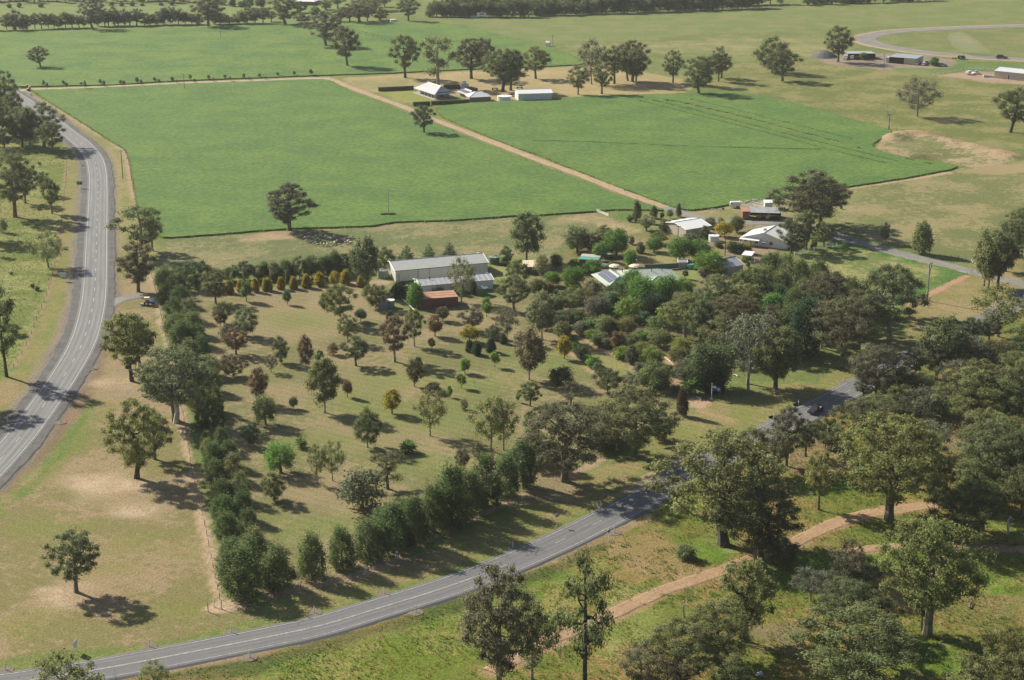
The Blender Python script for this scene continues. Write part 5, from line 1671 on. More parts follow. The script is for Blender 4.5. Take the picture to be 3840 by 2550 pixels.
for s in range(3): broad('broadleaf', 800 + s)
for s in range(4): broad('shrub', 820 + s, n=34, z0=0.05, pr=0.17, leaves=4200, size=0.05, trunk_h=0.1)
for s in range(3): broad('sapling', 840 + s, n=16, z0=0.36, pr=0.19, leaves=1300, size=0.08, trunk_h=0.4, r0=0.025, shell=0.6)
for s in range(2): broad('youngtree', 850 + s, n=24, z0=0.3, pr=0.16, leaves=3200, size=0.05, trunk_h=0.35, r0=0.03)
for s in range(2): broad('lightshrub', 860 + s, n=30, z0=0.1, pr=0.17, leaves=2400, size=0.05, trunk_h=0.15)


def weeping(kind, seed):
    random.seed(seed)
    puffs = rand_puffs(34, lambda z: 0.40 * math.sin(math.pi * min(1, max(0.02, (z - 0.05)))) ** 0.5, 0.13, 1.3, 0.5, 0.2, 0.9, 0.35)
    pos, sz, nn, ti = puff_leaves(puffs, 5500, 0.032, 0, 0.5)
    mb = skeleton(puffs, [(0, 0, -0.01), (0.02, 0, 0.15), (0, 0.02, 0.3), (0, 0, 0.5)], 0.035, 0.15, 0.004, 2)
    hang = np.tile(np.array((0, 0, 1.0)), (len(pos), 1)) + rng.normal(size=(len(pos), 3)) * 0.25
    nn2 = np.cross(hang, rng.normal(size=(len(pos), 3)))
    nn2 /= np.linalg.norm(nn2, axis=1, keepdims=True)
    PROTO.setdefault(kind, []).append((mb.mesh(kind + '_trunk', M['bark']), leaf_mesh(kind + '_crown', pos, sz, nn2, ti, 3.0, np.cross(nn2, hang))))


weeping('weeping', 870); weeping('weeping', 871)


def cedar(kind, seed):
    random.seed(seed)
    puffs = []
    for t in range(9):
        z = 0.1 + t * 0.098
        R = 0.44 * (1 - (z - 0.1) / 0.92) + 0.03
        k = max(3, int(9 * R / 0.45) + 2)
        a0 = random.uniform(0, 6)
        for i in range(k):
            a = a0 + 2 * math.pi * i / k + random.uniform(-0.2, 0.2)
            q = R * random.uniform(0.6, 0.95)
            puffs.append(((q * math.cos(a), q * math.sin(a), z + random.uniform(-0.02, 0.02)), (R * 0.42 + 0.03, R * 0.42 + 0.03, 0.045)))
    puffs.append(((0, 0, 0.94), (0.05, 0.05, 0.06)))
    mb = skeleton(puffs, [(0, 0, -0.01), (0, 0, 0.3), (0, 0, 0.6), (0, 0, 0.9)], 0.03, 0.05, 0.003, 1)
    proto(kind, mb, puff_leaves(puffs, 5200, 0.036, 0.8, 0.5), 2.0)


cedar('cedar', 880); cedar('cedar', 881)


def palm(kind, seed, fronds=34, trunk_h=0.3):
    random.seed(seed)
    mb = MB()
    mb.tube([(0, 0, -0.01), (0.01, 0, trunk_h * 0.5), (0, 0, trunk_h)], [0.085, 0.07, 0.09], 8)
    pos, sz, nn, ti, hg = [], [], [], [], []
    for i in range(fronds):
        a = i * 2.39996
        el = rad(78 - 88 * (i / fronds))
        d = Vector((math.cos(a) * math.cos(el), math.sin(a) * math.cos(el), math.sin(el)))
        side = Vector((-math.sin(a), math.cos(a), 0))
        p = Vector((0, 0, trunk_h))
        L_ = random.uniform(0.5, 0.6)
        tt = random.uniform(0.25, 0.75)
        for k in range(11):
            t = (k + 1) / 11
            dd = (d - Vector((0, 0, 1)) * (t * 0.75)).normalized()
            p = p + dd * L_ / 11
            w = 0.14 * math.sin(math.pi * min(0.97, t * 0.9 + 0.08))
            for sgn in (-1, 1):
                v = (side * sgn * 0.8 + dd * 0.6 - Vector((0, 0, 0.15))).normalized()
                pos.append(p + v * w * 0.6)
                sz.append(w * 0.8)
                n_ = v.cross(dd).normalized()
                nn.append(n_)
                hg.append(n_.cross(v))
                ti.append(tt)
    me = leaf_mesh(kind + '_crown', np.array(pos), np.array(sz), np.array(nn), np.array(ti), 3.4, -np.array(hg))
    PROTO.setdefault(kind, []).append((mb.mesh(kind + '_trunk', M['bark']), me))


palm('palm', 890); palm('palm', 891, 40, 0.36)


def bare(kind, seed, n, env, r0, trunk_h, z0, wob=0.03):
    random.seed(seed)
    puffs = rand_puffs(n, env, 0.05, 0.6, 0.5, z0, 0.99, 0.5)
    trunk = [(0, 0, -0.01), (random.uniform(-0.03, 0.03), 0, trunk_h * 0.4), (random.uniform(-0.05, 0.05), 0.02, trunk_h), (random.uniform(-0.05, 0.05), 0, trunk_h + 0.2)]
    proto(kind, skeleton(puffs, trunk, r0, trunk_h * 0.5, 0.0035, 4, wob), None)


bare('deadtree', 900, 16, lambda z: 0.38, 0.035, 0.35, 0.35)
bare('deadtree', 901, 11, lambda z: 0.25, 0.035, 0.5, 0.5)
bare('snag', 902, 4, lambda z: 0.16, 0.03, 0.72, 0.85, 0.015)
bare('twig', 903, 14, lambda z: 0.3, 0.015, 0.3, 0.3)
# upright bare poplar with a few pale leaves
random.seed(910)
pf = rand_puffs(26, lambda z: 0.30 * math.sin(math.pi * min(1, max(0, z))) ** 0.5, 0.12, 1.8, 0.35, 0.15, 0.93, 0.5)
proto('poplar', skeleton(pf, [(0, 0, -0.01), (0, 0, 0.2), (0, 0, 0.5), (0, 0, 0.9)], 0.03, 0.08, 0.006, 2), puff_leaves(pf, 700, 0.05, 0.3, 0.6), 2.0)

# ------------------------------------------------------------------ colours of foliage and bark (real-world values)
TINT = {
    'olive': (0.188, 0.213, 0.095), 'olive2': (0.210, 0.228, 0.087), 'dolive': (0.149, 0.177, 0.076), 'brown': (0.158, 0.150, 0.086), 'rust': (0.184, 0.135, 0.075),
    'grey': (0.172, 0.186, 0.115), 'pale': (0.251, 0.271, 0.135), 'pine': (0.108, 0.155, 0.061), 'pine2': (0.135, 0.178, 0.069), 'dark': (0.060, 0.106, 0.053),
    'green': (0.132, 0.249, 0.056), 'bright': (0.150, 0.264, 0.050), 'lime': (0.233, 0.319, 0.072), 'yellow': (0.328, 0.271, 0.044), 'gold': (0.329, 0.266, 0.045),
    'bluegreen': (0.121, 0.198, 0.096), 'mint': (0.172, 0.256, 0.089), 'palm': (0.139, 0.232, 0.065), 'ygreen': (0.230, 0.282, 0.060), 'purple': (0.100, 0.075, 0.055), 'shade': (0.114, 0.151, 0.070),
}
WORDS = {'olive': 'olive', 'olive2': 'yellow-olive', 'dolive': 'dark olive', 'brown': 'brownish', 'rust': 'rust-tinged', 'grey': 'grey-green', 'pale': 'pale olive', 'pine': 'dark green', 'pine2': 'mid green',
         'dark': 'very dark green', 'green': 'deep green', 'bright': 'bright green', 'lime': 'light lime-green', 'yellow': 'yellow', 'gold': 'golden yellow', 'bluegreen': 'blue-green', 'mint': 'pale minty green',
         'palm': 'green', 'ygreen': 'yellow-green', 'purple': 'dark purple-brown', 'shade': 'dark grey-green'}
KWORD = {'gum': ('gum_tree', 'gum tree', 'tree'), 'oldgum': ('old_gum_tree', 'spreading old gum', 'tree'), 'tallgum': ('tall_gum_tree', 'narrow tall gum tree', 'tree'), 'airygum': ('airy_gum_tree', 'thin airy gum', 'tree'),
         'tieredgum': ('gum_tree', 'clumpy sparse gum', 'tree'), 'brushgum': ('bushy_gum_tree', 'bushy gum tree', 'tree'), 'pine': ('windbreak_pine', 'bushy pine', 'tree'), 'cone': ('conical_shrub', 'clipped conical shrub', 'shrub'),
         'cypress': ('cypress_tree', 'conical cypress', 'tree'), 'broadleaf': ('broadleaf_tree', 'dense broadleaf tree', 'tree'), 'shrub': ('garden_shrub', 'rounded shrub', 'shrub'), 'sapling': ('sapling', 'small staked sapling', 'sapling'),
         'youngtree': ('young_tree', 'small round-headed tree', 'tree'), 'lightshrub': ('garden_shrub', 'loose open shrub', 'shrub'), 'weeping': ('weeping_tree', 'weeping feathery tree', 'tree'), 'cedar': ('cedar_tree', 'layered cedar', 'tree'),
         'palm': ('palm_tree', 'date palm', 'palm'), 'deadtree': ('dead_tree', 'bare dead tree', 'tree'), 'snag': ('dead_tree', 'tall bare dead trunk', 'tree'), 'twig': ('bare_sapling', 'thin bare sapling', 'sapling'), 'poplar': ('bare_poplar', 'upright nearly bare poplar', 'tree')}
BARK = {'dead': (0.30, 0.28, 0.25), 'white': (0.50, 0.46, 0.40), 'pale': (0.33, 0.285, 0.23), 'brown': (0.158, 0.15, 0.086), 'dark': (0.075, 0.06, 0.05)}
TREES = []
trnd = random.Random(99)


def plant(p, h, w, kind, tint, label=None, group=None, bark=None, lean=0.0, idx=None):
    """one tree: Empty > trunk, crown"""
    name, kw, cat = KWORD[kind]
    var = PROTO[kind]
    tm, cm = var[trnd.randrange(len(var)) if idx is None else idx % len(var)]
    t = thing(name, label, cat, p, trnd.uniform(0, 6.28), group, (w, w, h))
    if lean:
        t.rotation_mode = 'QUATERNION'
        t.rotation_quaternion = Matrix.Rotation(lean, 3, 'Y').to_quaternion() @ Matrix.Rotation(trnd.uniform(0, 6.28), 3, 'Z').to_quaternion()
    if tm:
        a = link('trunk', tm, t)
        b = BARK[bark] if bark else BARK['pale'] if kind in ('airygum', 'tallgum') else BARK['dead'] if kind in ('deadtree', 'snag') else BARK['brown']
        a.color = (*b, 1)
    if cm:
        c = link('crown', cm, t)
        k = trnd.uniform(0.86, 1.14)
        col = TINT[tint]
        c.color = (col[0] * k * trnd.uniform(0.93, 1.07), col[1] * k, col[2] * k * trnd.uniform(0.9, 1.1), 1)
    TREES.append((t, p, h, w, kind, tint, label))
    return t


def T(r, bx, by, top, w, kind, tint, label=None, group=None, **kw):
    """tree surveyed from base, top row and crown width on map sheet r"""
    p = P(r, bx, by)
    h = max(0.6, height_at(p, r, top)) * (1.02 if kind != 'pine' else trnd.uniform(0.86, 1.08))
    plant(p, h, max(0.5, width_at(p, w)) * (1.24 if 'gum' in kind or group == 'trees and shrubs of the house garden' else 1.1 if kind != 'pine' else trnd.uniform(0.98, 1.25)), kind, tint, label, group, **kw)

# ------------------------------------------------------------------ trees, far to near
def belt(rows, kinds, tints, group, r):
    for bx, by, top, w in rows:
        T(r, bx, by, top - 8, w * 1.12, trnd.choice(kinds), trnd.choice(tints), None, group)


FARG = 'trees of the far shelter belts'
# middle belt, top left
belt([(-60, 268, 120, 120), (60, 265, 135, 95), (140, 268, 95, 135), (200, 264, 170, 80), (240, 262, 140, 85), (310, 258, 120, 75), (370, 255, 120, 95), (430, 252, 130, 85), (480, 250, 125, 80), (520, 247, 190, 80), (580, 245, 115, 115), (640, 245, 130, 90),
      (700, 245, 140, 95), (745, 243, 150, 80), (870, 230, 80, 90), (930, 232, 105, 100), (960, 230, 100, 100), (1010, 225, 60, 95), (1050, 228, 140, 90), (1100, 225, 85, 85), (1150, 225, 130, 95), (1210, 225, 80, 115), (1280, 225, 120, 125), (1330, 225, 170, 90),
      (1400, 220, 110, 100), (1450, 215, 80, 95), (1510, 215, 60, 90), (1580, 215, 90, 115), (1640, 215, 120, 90), (1700, 215, 130, 100), (1760, 215, 150, 90), (1910, 215, 100, 90), (1950, 212, 120, 120), (2030, 212, 160, 130), (2120, 208, 110, 100), (2190, 205, 80, 130), (2260, 205, 80, 115), (2330, 203, 70, 100)],
     ['brushgum', 'gum', 'brushgum', 'tallgum'], ['olive', 'grey', 'dolive', 'brown'], FARG, 'a1')
T('a1', 820, 258, -30, 230, 'oldgum', 'grey', 'tallest gum left of centre in the far belt beyond the top crop')
T('a1', 1845, 235, -60, 270, 'oldgum', 'brown', 'broad brownish old gum overtopping the far belt, trunk in the crop edge')
# trees along the top edge, far side of the pale pasture
for i, x in enumerate(range(-120, 1700, 62)):
    T('a1', x + trnd.uniform(-18, 18), trnd.uniform(2, 26), trnd.uniform(-90, -45), trnd.uniform(75, 120), trnd.choice(['gum', 'brushgum', 'tallgum', 'pine']), trnd.choice(['olive', 'pine2', 'grey', 'green', 'olive2']), None, FARG)
for i, x in enumerate(range(-120, 2400, 85)):
    T('a1', x + trnd.uniform(-25, 25), trnd.uniform(-42, -20), trnd.uniform(-150, -100), trnd.uniform(90, 140), trnd.choice(['gum', 'brushgum', 'oldgum']), trnd.choice(['olive', 'grey', 'dolive']), None, FARG)
for x, y, top in ((80, 68, 32), (172, 64, 18), (365, 64, 25), (990, 50, 12), (1075, 54, 18), (1170, 52, 10), (1425, 46, 22), (1520, 45, 8), (900, 52, 34), (1260, 50, 28)):
    T('a1', x, y, top, 48, 'shrub', 'bluegreen', None, 'round shrubs in front of the far trees')
# homestead trees, top centre-left
for r, bx, by, top, w, k, c in (('a1', 1960, 40, -10, 90, 'brushgum', 'dark'), ('a1', 2060, 55, -10, 70, 'shrub', 'dark'), ('a1', 2140, 60, 5, 80, 'shrub', 'green'), ('a1', 2200, 70, -20, 90, 'brushgum', 'dark'), ('a1', 2310, 70, -10, 100, 'broadleaf', 'dark'),
                                ('a2', 40, 190, 95, 100, 'gum', 'olive'), ('a2', 165, 212, -50, 280, 'oldgum', 'dolive'), ('a2', 320, 200, 120, 150, 'brushgum', 'dolive'), ('a2', 300, 110, 10, 110, 'brushgum', 'dark'), ('a2', 430, 150, 50, 90, 'brushgum', 'green'),
                                ('a2', 440, 150, 80, 120, 'gum', 'olive'), ('a2', 525, 85, 0, 100, 'brushgum', 'pine'), ('a2', 630, 68, -60, 160, 'gum', 'olive'), ('a2', 650, 190, 80, 160, 'gum', 'dolive'), ('a2', 735, 190, 60, 150, 'gum', 'brown'),
                                ('a2', 823, 198, 0, 260, 'oldgum', 'brown'), ('a2', 890, 185, 60, 130, 'gum', 'olive'), ('a2', 1010, 178, 75, 130, 'brushgum', 'pine2'), ('a2', 960, 90, -60, 220, 'oldgum', 'olive'), ('a2', 850, 60, -60, 200, 'oldgum', 'olive'), ('a2', 1045, 60, -40, 110, 'gum', 'grey')):
    T(r, bx, by, top, w, k, c, None, FARG)
T('a2', 1255, 185, -25, 190, 'gum', 'dolive', 'gum standing alone at the head of the top crop beside the dusty track')
T('a2', 1413, 128, 98, 22, 'shrub', 'olive', 'tiny round bush at the left end of the long far plantation')
# plantation, top centre and right
PLG = 'plantation trees along the far pasture'
for i in range(64):
    x = 1455 + i * 46 + trnd.uniform(-12, 12)
    y0 = 152 - i * 0.2
    r = 'a2'
    if x > 2361: r, x2 = 'a3', x - 2361
    else: x2 = x
    by = 150 if r == 'a2' else 142 - 0.036 * x2
    if r == 'a3' and x2 > 2800: break
    T(r, x2, by + trnd.uniform(-6, 3), by - trnd.uniform(100, 160), trnd.uniform(80, 115), trnd.choice(['gum', 'brushgum', 'tallgum', 'pine', 'brushgum']), trnd.choice(['pine', 'dolive', 'olive', 'pine', 'grey']), None, PLG)
for i in range(40):
    x = 1500 + i * 78 + trnd.uniform(-16, 16)
    r, x2 = ('a2', x) if x <= 2361 else ('a3', x - 2361)
    by = 118 if r == 'a2' else 112 - 0.036 * x2
    T(r, x2, by, by - trnd.uniform(110, 165), trnd.uniform(95, 130), trnd.choice(['gum', 'brushgum']), trnd.choice(['pine', 'dolive', 'olive']), None, PLG)
for i in range(16):
    x = 440 + i * 75
    T('a4', x, 42 - (x - 440) * 0.035 + trnd.uniform(-4, 4), -60, 105, trnd.choice(['gum', 'brushgum', 'pine']), trnd.choice(['pine', 'dolive']), None, PLG)
# scattered paddock gums, top
T('a1', 360, 598, 405, 175, 'gum', 'dolive', 'lone leaning gum in the middle of the top-left crop', lean=-0.18)
T('a2', 525, 410, 90, 300, 'oldgum', 'grey', 'leftmost and larger of the two gums standing in the top crop')
T('a2', 715, 588, 225, 240, 'gum', 'brown', 'gum with leaning trunk at the bottom edge of the top crop', lean=-0.08)
T('a2', 1228, 688, 300, 240, 'gum', 'dolive', 'leftmost gum of the row behind the pale-roofed farmhouse', bark='dark')
T('a2', 1518, 765, 305, 330, 'tieredgum', 'dolive', 'tall pale-trunked gum rising straight behind the verandah farmhouse', bark='pale', idx=0)
T('a2', 1812, 695, 330, 290, 'oldgum', 'brown', 'brownish forked gum behind the farmhouse garage', bark='dark')
T('a2', 1922, 632, 325, 190, 'gum', 'dolive', 'gum close behind the brownish forked gum near the farmhouse', bark='dark')
T('a2', 2090, 812, 420, 330, 'oldgum', 'dolive', 'broad dark gum behind the white round tank of the farmhouse', bark='dark')
T('a2', 2160, 800, 430, 260, 'gum', 'dolive', 'dark gum right beside the broad gum behind the white shed')
T('a3', 20, 695, 410, 230, 'gum', 'olive', 'olive gum beyond the white shed roof, dark straight trunk')
T('a2', 1735, 650, 540, 40, 'snag', 'dolive', 'short dead trunk between gums behind the farmhouse')
T('a3', 395, 835, 565, 190, 'gum', 'olive', 'pale-trunked gum at the top edge of the right-hand crop', bark='pale')
T('a3', 607, 830, 555, 175, 'gum', 'olive', 'gum with two low limbs at the top edge of the right-hand crop', bark='dark')
T('a3', 515, 745, 335, 230, 'airygum', 'grey', 'tall thin gum with long leaning pale limb in the tan paddock', bark='pale')
T('a3', 718, 740, 400, 220, 'gum', 'olive', 'gum left of the clump in the tan paddock, dark trunk', bark='dark')
T('a3', 835, 712, 385, 220, 'gum', 'dolive', 'dark gum in the middle of the tan paddock clump, bent trunk', lean=-0.1)
T('a3', 875, 722, 350, 280, 'oldgum', 'dolive', 'broadest gum of the clump in the tan paddock')
T('a3', 907, 753, 420, 190, 'gum', 'olive', 'slim-trunked gum at the front of the tan paddock clump', bark='pale')
T('a3', 1236, 730, 435, 180, 'gum', 'olive', 'gum with three round clumps between the tan clump and the big corner gum')
T('a3', 1465, 832, 490, 280, 'oldgum', 'dolive', 'bushy dark gum at the top corner of the right-hand crop')
T('a3', 1525, 760, 500, 180, 'gum', 'dolive', 'gum half hidden behind the bushy crop-corner gum')
T('a3', 1640, 718, 405, 150, 'gum', 'olive', 'taller of two gums in the pasture right of the crop corner')
T('a3', 1665, 690, 480, 190, 'gum', 'dolive', 'lower rounder gum of the pair right of the crop corner')
T('a3', 2110, 640, 320, 250, 'brushgum', 'dolive', 'dense dark gum behind, of the pair in the open pasture')
T('a3', 2205, 716, 420, 270, 'gum', 'dolive', 'front gum of the dark pair in the open pasture', bark='brown')
T('a4', 713, 548, 222, 240, 'gum', 'dolive', 'tall gum beside the open-sided sheds by the race track')
T('a4', 1412, 1030, 690, 330, 'airygum', 'grey', 'fan-shaped sparse gum alone in the right-hand pasture', bark='pale')
T('a4', 2240, 1170, 765, 330, 'gum', 'dolive', 'leaning gum with dark trunk at the right edge, above the dam', bark='dark', lean=0.14)
T('a4', 1160, 1142, 915, 150, 'deadtree', 'olive', 'bare dead tree at the corner of the right-hand crop', idx=0)
T('a4', 940, 528, 462, 75, 'shrub', 'green', 'round green shrub in front of the left race-track shed')
T('a4', 1567, 582, 508, 95, 'shrub', 'green', 'round green bush beside the parked cars by the race track')
T('a2', 1393, 1180, 925, 195, 'gum', 'shade', 'gum with a low ball of leaves where the farm track meets the crop', bark='dark')
T('b2', 200, 618, 200, 410, 'oldgum', 'brown', 'broad gum at the bottom edge of the main crop, sheep in its shade', bark='brown')
# saplings along the gravel drive
SG = 'saplings lining the gravel drive'
for bx, by, top in ((385, 762, 708), (563, 757, 712), (718, 752, 728), (888, 754, 700), (1068, 748, 710), (1213, 740, 683), (1370, 724, 685), (1525, 720, 678), (1685, 712, 658), (1848, 706, 664), (1993, 698, 660), (2158, 695, 648), (2298, 686, 652)):
    T('a1', bx, by, top, 32, 'sapling', 'olive', None, SG)
for bx, by, top in ((418, 790, 733), (590, 782, 730), (755, 786, 715), (920, 765, 715), (1098, 765, 712), (1250, 756, 705), (1408, 748, 700), (1565, 737, 707), (1723, 732, 698), (1890, 720, 690), (2038, 718, 678), (2208, 708, 680), (2350, 705, 676)):
    T('a1', bx, by, top, 30, 'sapling', 'olive', None, SG)
for bx, by, top, w in ((98, 675, 640, 28), (245, 672, 628, 30), (392, 670, 612, 38), (143, 690, 665, 18), (293, 688, 665, 20)):
    T('a2', bx, by, top, w, 'sapling', 'olive', None, SG)
# left edge, beside the highway
LG = 'bush on the far side of the highway'
for r, bx, by, top, w, k, c in (('a1', 60, 1010, 620, 230, 'oldgum', 'dolive'), ('a1', -50, 1050, 690, 220, 'oldgum', 'dolive'), ('a1', 130, 1130, 800, 190, 'gum', 'dolive'), ('a1', 390, 1300, 900, 310, 'oldgum', 'dolive'), ('a1', 470, 1355, 1060, 220, 'gum', 'olive'),
                                ('a1', 200, 1300, 985, 230, 'gum', 'dolive'), ('a1', 265, 1305, 950, 190, 'tallgum', 'dolive'), ('a1', 150, 1270, 960, 170, 'tallgum', 'dolive'), ('a1', 40, 1330, 1130, 150, 'gum', 'olive'), ('a1', -40, 1290, 900, 240, 'oldgum', 'dolive'),
                                ('a1', 90, 1400, 1310, 160, 'shrub', 'dolive'), ('a1', -60, 1200, 820, 240, 'oldgum', 'dolive'), ('b1', 135, 503, -65, 370, 'oldgum', 'dolive'), ('b1', 462, 472, 150, 150, 'gum', 'dolive'), ('b1', 385, 310, 100, 130, 'gum', 'dolive'), ('b1', 225, 380, 60, 200, 'gum', 'dolive'),
                                ('b1', 430, 950, 625, 300, 'airygum', 'olive2'), ('b1', 165, 722, 590, 60, 'twig', 'olive'), ('b1', -30, 850, 690, 90, 'gum', 'olive'), ('b1', -150, 700, 250, 300, 'oldgum', 'dolive'), ('b1', 110, 1545, 1450, 150, 'brushgum', 'dolive'), ('b1', 30, 640, 520, 80, 'lightshrub', 'olive')):
    T(r, bx, by, top, w, k, c, None, LG)
T('c1', 60, 500, -300, 300, 'tieredgum', 'dolive', 'tall dark gum on the left edge, casting the big shadow over the highway', bark='dark', idx=1)
T('c1', -260, 780, 250, 420, 'oldgum', 'dolive', None, LG)
for x, y, w in ((290, 1128, 45), (330, 1152, 50), (350, 40, 30), (100, 1010, 30)):
    T('b1', x, y, y - w * 0.75, w, 'shrub', 'dolive', None, 'low bushes in the long grass left of the highway')
# between highway and windbreak
T('b1', 1250, 850, 385, 400, 'tieredgum', 'dolive', 'tall gum with pale twisted trunk at the crop corner by the highway', bark='pale', idx=0)
T('b1', 1350, 800, 470, 200, 'gum', 'olive', 'smaller gum touching the crop corner behind the pale-trunked gum')
T('b1', 1225, 1165, 725, 340, 'gum', 'brown', 'brown-topped gum with several trunks beside the gravel entrance', bark='brown')
T('c1', 1168, 540, -80, 400, 'gum', 'olive2', 'front gum of the group on the dry bank right of the highway bend', bark='dark')
T('c1', 1125, 425, -30, 330, 'oldgum', 'olive', 'left gum of the group overhanging the highway bend', bark='dark')
T('c1', 1240, 405, 20, 260, 'gum', 'olive', 'gum hidden at the back of the group by the highway bend', bark='dark')
T('c1', 1555, 890, 240, 650, 'oldgum', 'olive', 'great old gum with bleached dead limbs against the pine windbreak', bark='brown', idx=3)
T('c1', 1560, 905, 300, 560, 'deadtree', 'grey', 'bleached bare crown entangled with the great old gum at the windbreak', bark='white', idx=0)
T('c1', 1210, 1398, 695, 480, 'oldgum', 'olive2', 'largest gum on the bare patch between highway and windbreak', bark='dark', idx=0)
T('c1', 1370, 1230, 820, 310, 'gum', 'olive', 'smaller gum just right of the one on the bare patch', bark='brown')
T('d1', 675, 785, 238, 430, 'gum', 'olive', 'lone gum on the bottom-left lawn with a long clear shadow', bark='brown', idx=4)
T('d1', 590, 1980, 1320, 520, 'airygum', 'olive2', 'yellow-olive gum cut by the bottom edge, in front of the side road')
T('d1', 1370, 1720, 1405, 260, 'airygum', 'olive2', 'small straggly gum at the bottom edge below the side road')
for x in (1290, 1030, 1740, 900): T('d1', x, 1640, 1440 + (x % 7) * 12 - (90 if x == 1290 else 0), 110, 'twig', 'olive', None, 'bare stalks at the bottom edge by the side road')
# pine windbreak down the left side of the lawn
WG = 'pines of the left-hand windbreak'
pl = [('b1', 1450, 1130, 160, 175), ('b1', 1560, 1160, 170, 190), ('b1', 1470, 1260, 170, 190), ('b1', 1600, 1290, 180, 190), ('b1', 1530, 1400, 190, 200), ('b1', 1670, 1420, 190, 200), ('b1', 1560, 1530, 200, 210), ('b1', 1710, 1550, 200, 210),
      ('c1', 1610, 220, 210, 210), ('c1', 1740, 230, 200, 200), ('c1', 1660, 360, 210, 210), ('c1', 1790, 360, 210, 200), ('c1', 1700, 480, 210, 210), ('c1', 1850, 500, 210, 210), ('c1', 1700, 640, 230, 220), ('c1', 1870, 640, 220, 220),
      ('c1', 1750, 790, 260, 230), ('c1', 1900, 820, 250, 170), ('c1', 1790, 970, 215, 150), ('c1', 1935, 965, 195, 140), ('c1', 1840, 1120, 150, 120), ('c1', 1965, 1160, 210, 150), ('c1', 1850, 1200, 160, 150), ('c1', 1900, 1330, 240, 200), ('c1', 2030, 1300, 230, 190), ('c1', 1920, 1460, 230, 200),
      ('c1', 2080, 1420, 230, 190), ('d1', 1960, 10, 250, 220), ('d1', 2120, -20, 250, 210), ('d1', 1980, 190, 270, 240), ('d1', 2150, 150, 270, 220), ('d1', 2010, 370, 270, 240), ('d1', 2200, 330, 270, 230), ('d1', 2050, 560, 280, 260), ('d1', 2260, 520, 290, 250)]
for r, bx, by, hh, w in pl: T(r, bx, by, by - hh, w, 'pine', trnd.choice(['pine', 'pine', 'pine2', 'olive']), None, WG)
T('d1', 2120, 820, 425, 370, 'pine', 'pine', 'corner pine of the windbreak, foliage to the ground beside the bare soil strip')
# windbreak along the side road
WR = 'pines of the windbreak along the side road'
for r, bx, by, top, w in (('d2', 90, 745, 345, 300), ('d2', 405, 660, 280, 300), ('d2', 670, 575, 165, 250), ('d2', 910, 490, 90, 320), ('d2', 1125, 440, 20, 290), ('d2', 1300, 375, -70, 280), ('d2', 1030, 330, 30, 260), ('d2', 1210, 250, -60, 260), ('d2', 1480, 270, -220, 280),
                          ('d2', 1640, 200, -310, 300), ('d2', 1500, 150, -190, 260), ('d2', 1800, 110, -360, 320), ('d2', 1950, 20, -440, 290), ('d2', 1740, 20, -330, 260), ('d2', 2120, -60, -480, 290), ('d2', 2270, -140, -540, 260)):
    T(r, bx, by, top, w, 'pine', trnd.choice(['pine', 'pine2', 'pine']), None, WR)
T('d2', -150, 640, 300, 260, 'pine', 'pine', None, WR)
# windbreak behind the golden cypresses
WB = 'bushy trees of the top windbreak behind the golden cypresses'
for r, bx, by, top, w in (('b1', 1480, 1110, 945, 170), ('b1', 1600, 1100, 955, 150), ('b1', 1740, 1135, 890, 230), ('b1', 1900, 1090, 965, 170), ('b1', 2030, 1070, 955, 150), ('b1', 2165, 1065, 898, 170), ('b1', 2290, 1055, 925, 160), ('b2', -20, 1050, 890, 120), ('b2', 70, 1060, 900, 130),
                          ('b2', 180, 1060, 862, 160), ('b2', 290, 1050, 848, 140), ('b2', 400, 1040, 850, 160), ('b2', 510, 1020, 828, 160), ('b2', 600, 1020, 808, 180), ('b2', 690, 1000, 830, 140), ('b2', 770, 980, 800, 150), ('b1', 1560, 1000, 940, 110), ('b1', 2080, 1000, 930, 110), ('b2', 1040, 985, 768, 190)):
    T(r, bx, by, top, w, trnd.choice(['pine', 'brushgum', 'broadleaf']), trnd.choice(['pine', 'pine2', 'dolive']), None, WB)
GC = 'golden cypresses in a row below the top windbreak'
for r, bx, by, top, w in (('b1', 2035, 1178, 1068, 90), ('b1', 2130, 1168, 1058, 75), ('b1', 2260, 1165, 1048, 85), ('b1', 2352, 1155, 1048, 75), ('b2', 20, 1155, 1045, 80), ('b2', 130, 1143, 1038, 85), ('b2', 240, 1138, 1033, 90), ('b2', 355, 1128, 1013, 100), ('b2', 468, 1112, 998, 100), ('b2', 695, 1095, 976, 105), ('b2', 830, 1120, 1030, 75), ('b2', 885, 1125, 1060, 60)):
    T(r, bx, by, top, w, 'cone', 'gold', None, GC)
T('b2', 600, 1120, 990, 95, 'youngtree', 'yellow', 'brown-yellow round tree standing among the golden cypresses')
for r, bx, by, top, w in (('b1', 2050, 1100, 985, 50), ('b1', 2165, 1090, 955, 60), ('b1', 2285, 1085, 950, 60), ('b2', 40, 1080, 955, 50), ('b2', 255, 1070, 938, 48), ('b2', 375, 1062, 918, 52), ('b2', 490, 1010, 928, 44), ('b2', 730, 1005, 908, 44)):
    T(r, bx, by, top, w, 'poplar', 'pale', None, 'upright bare poplars behind the golden cypresses')
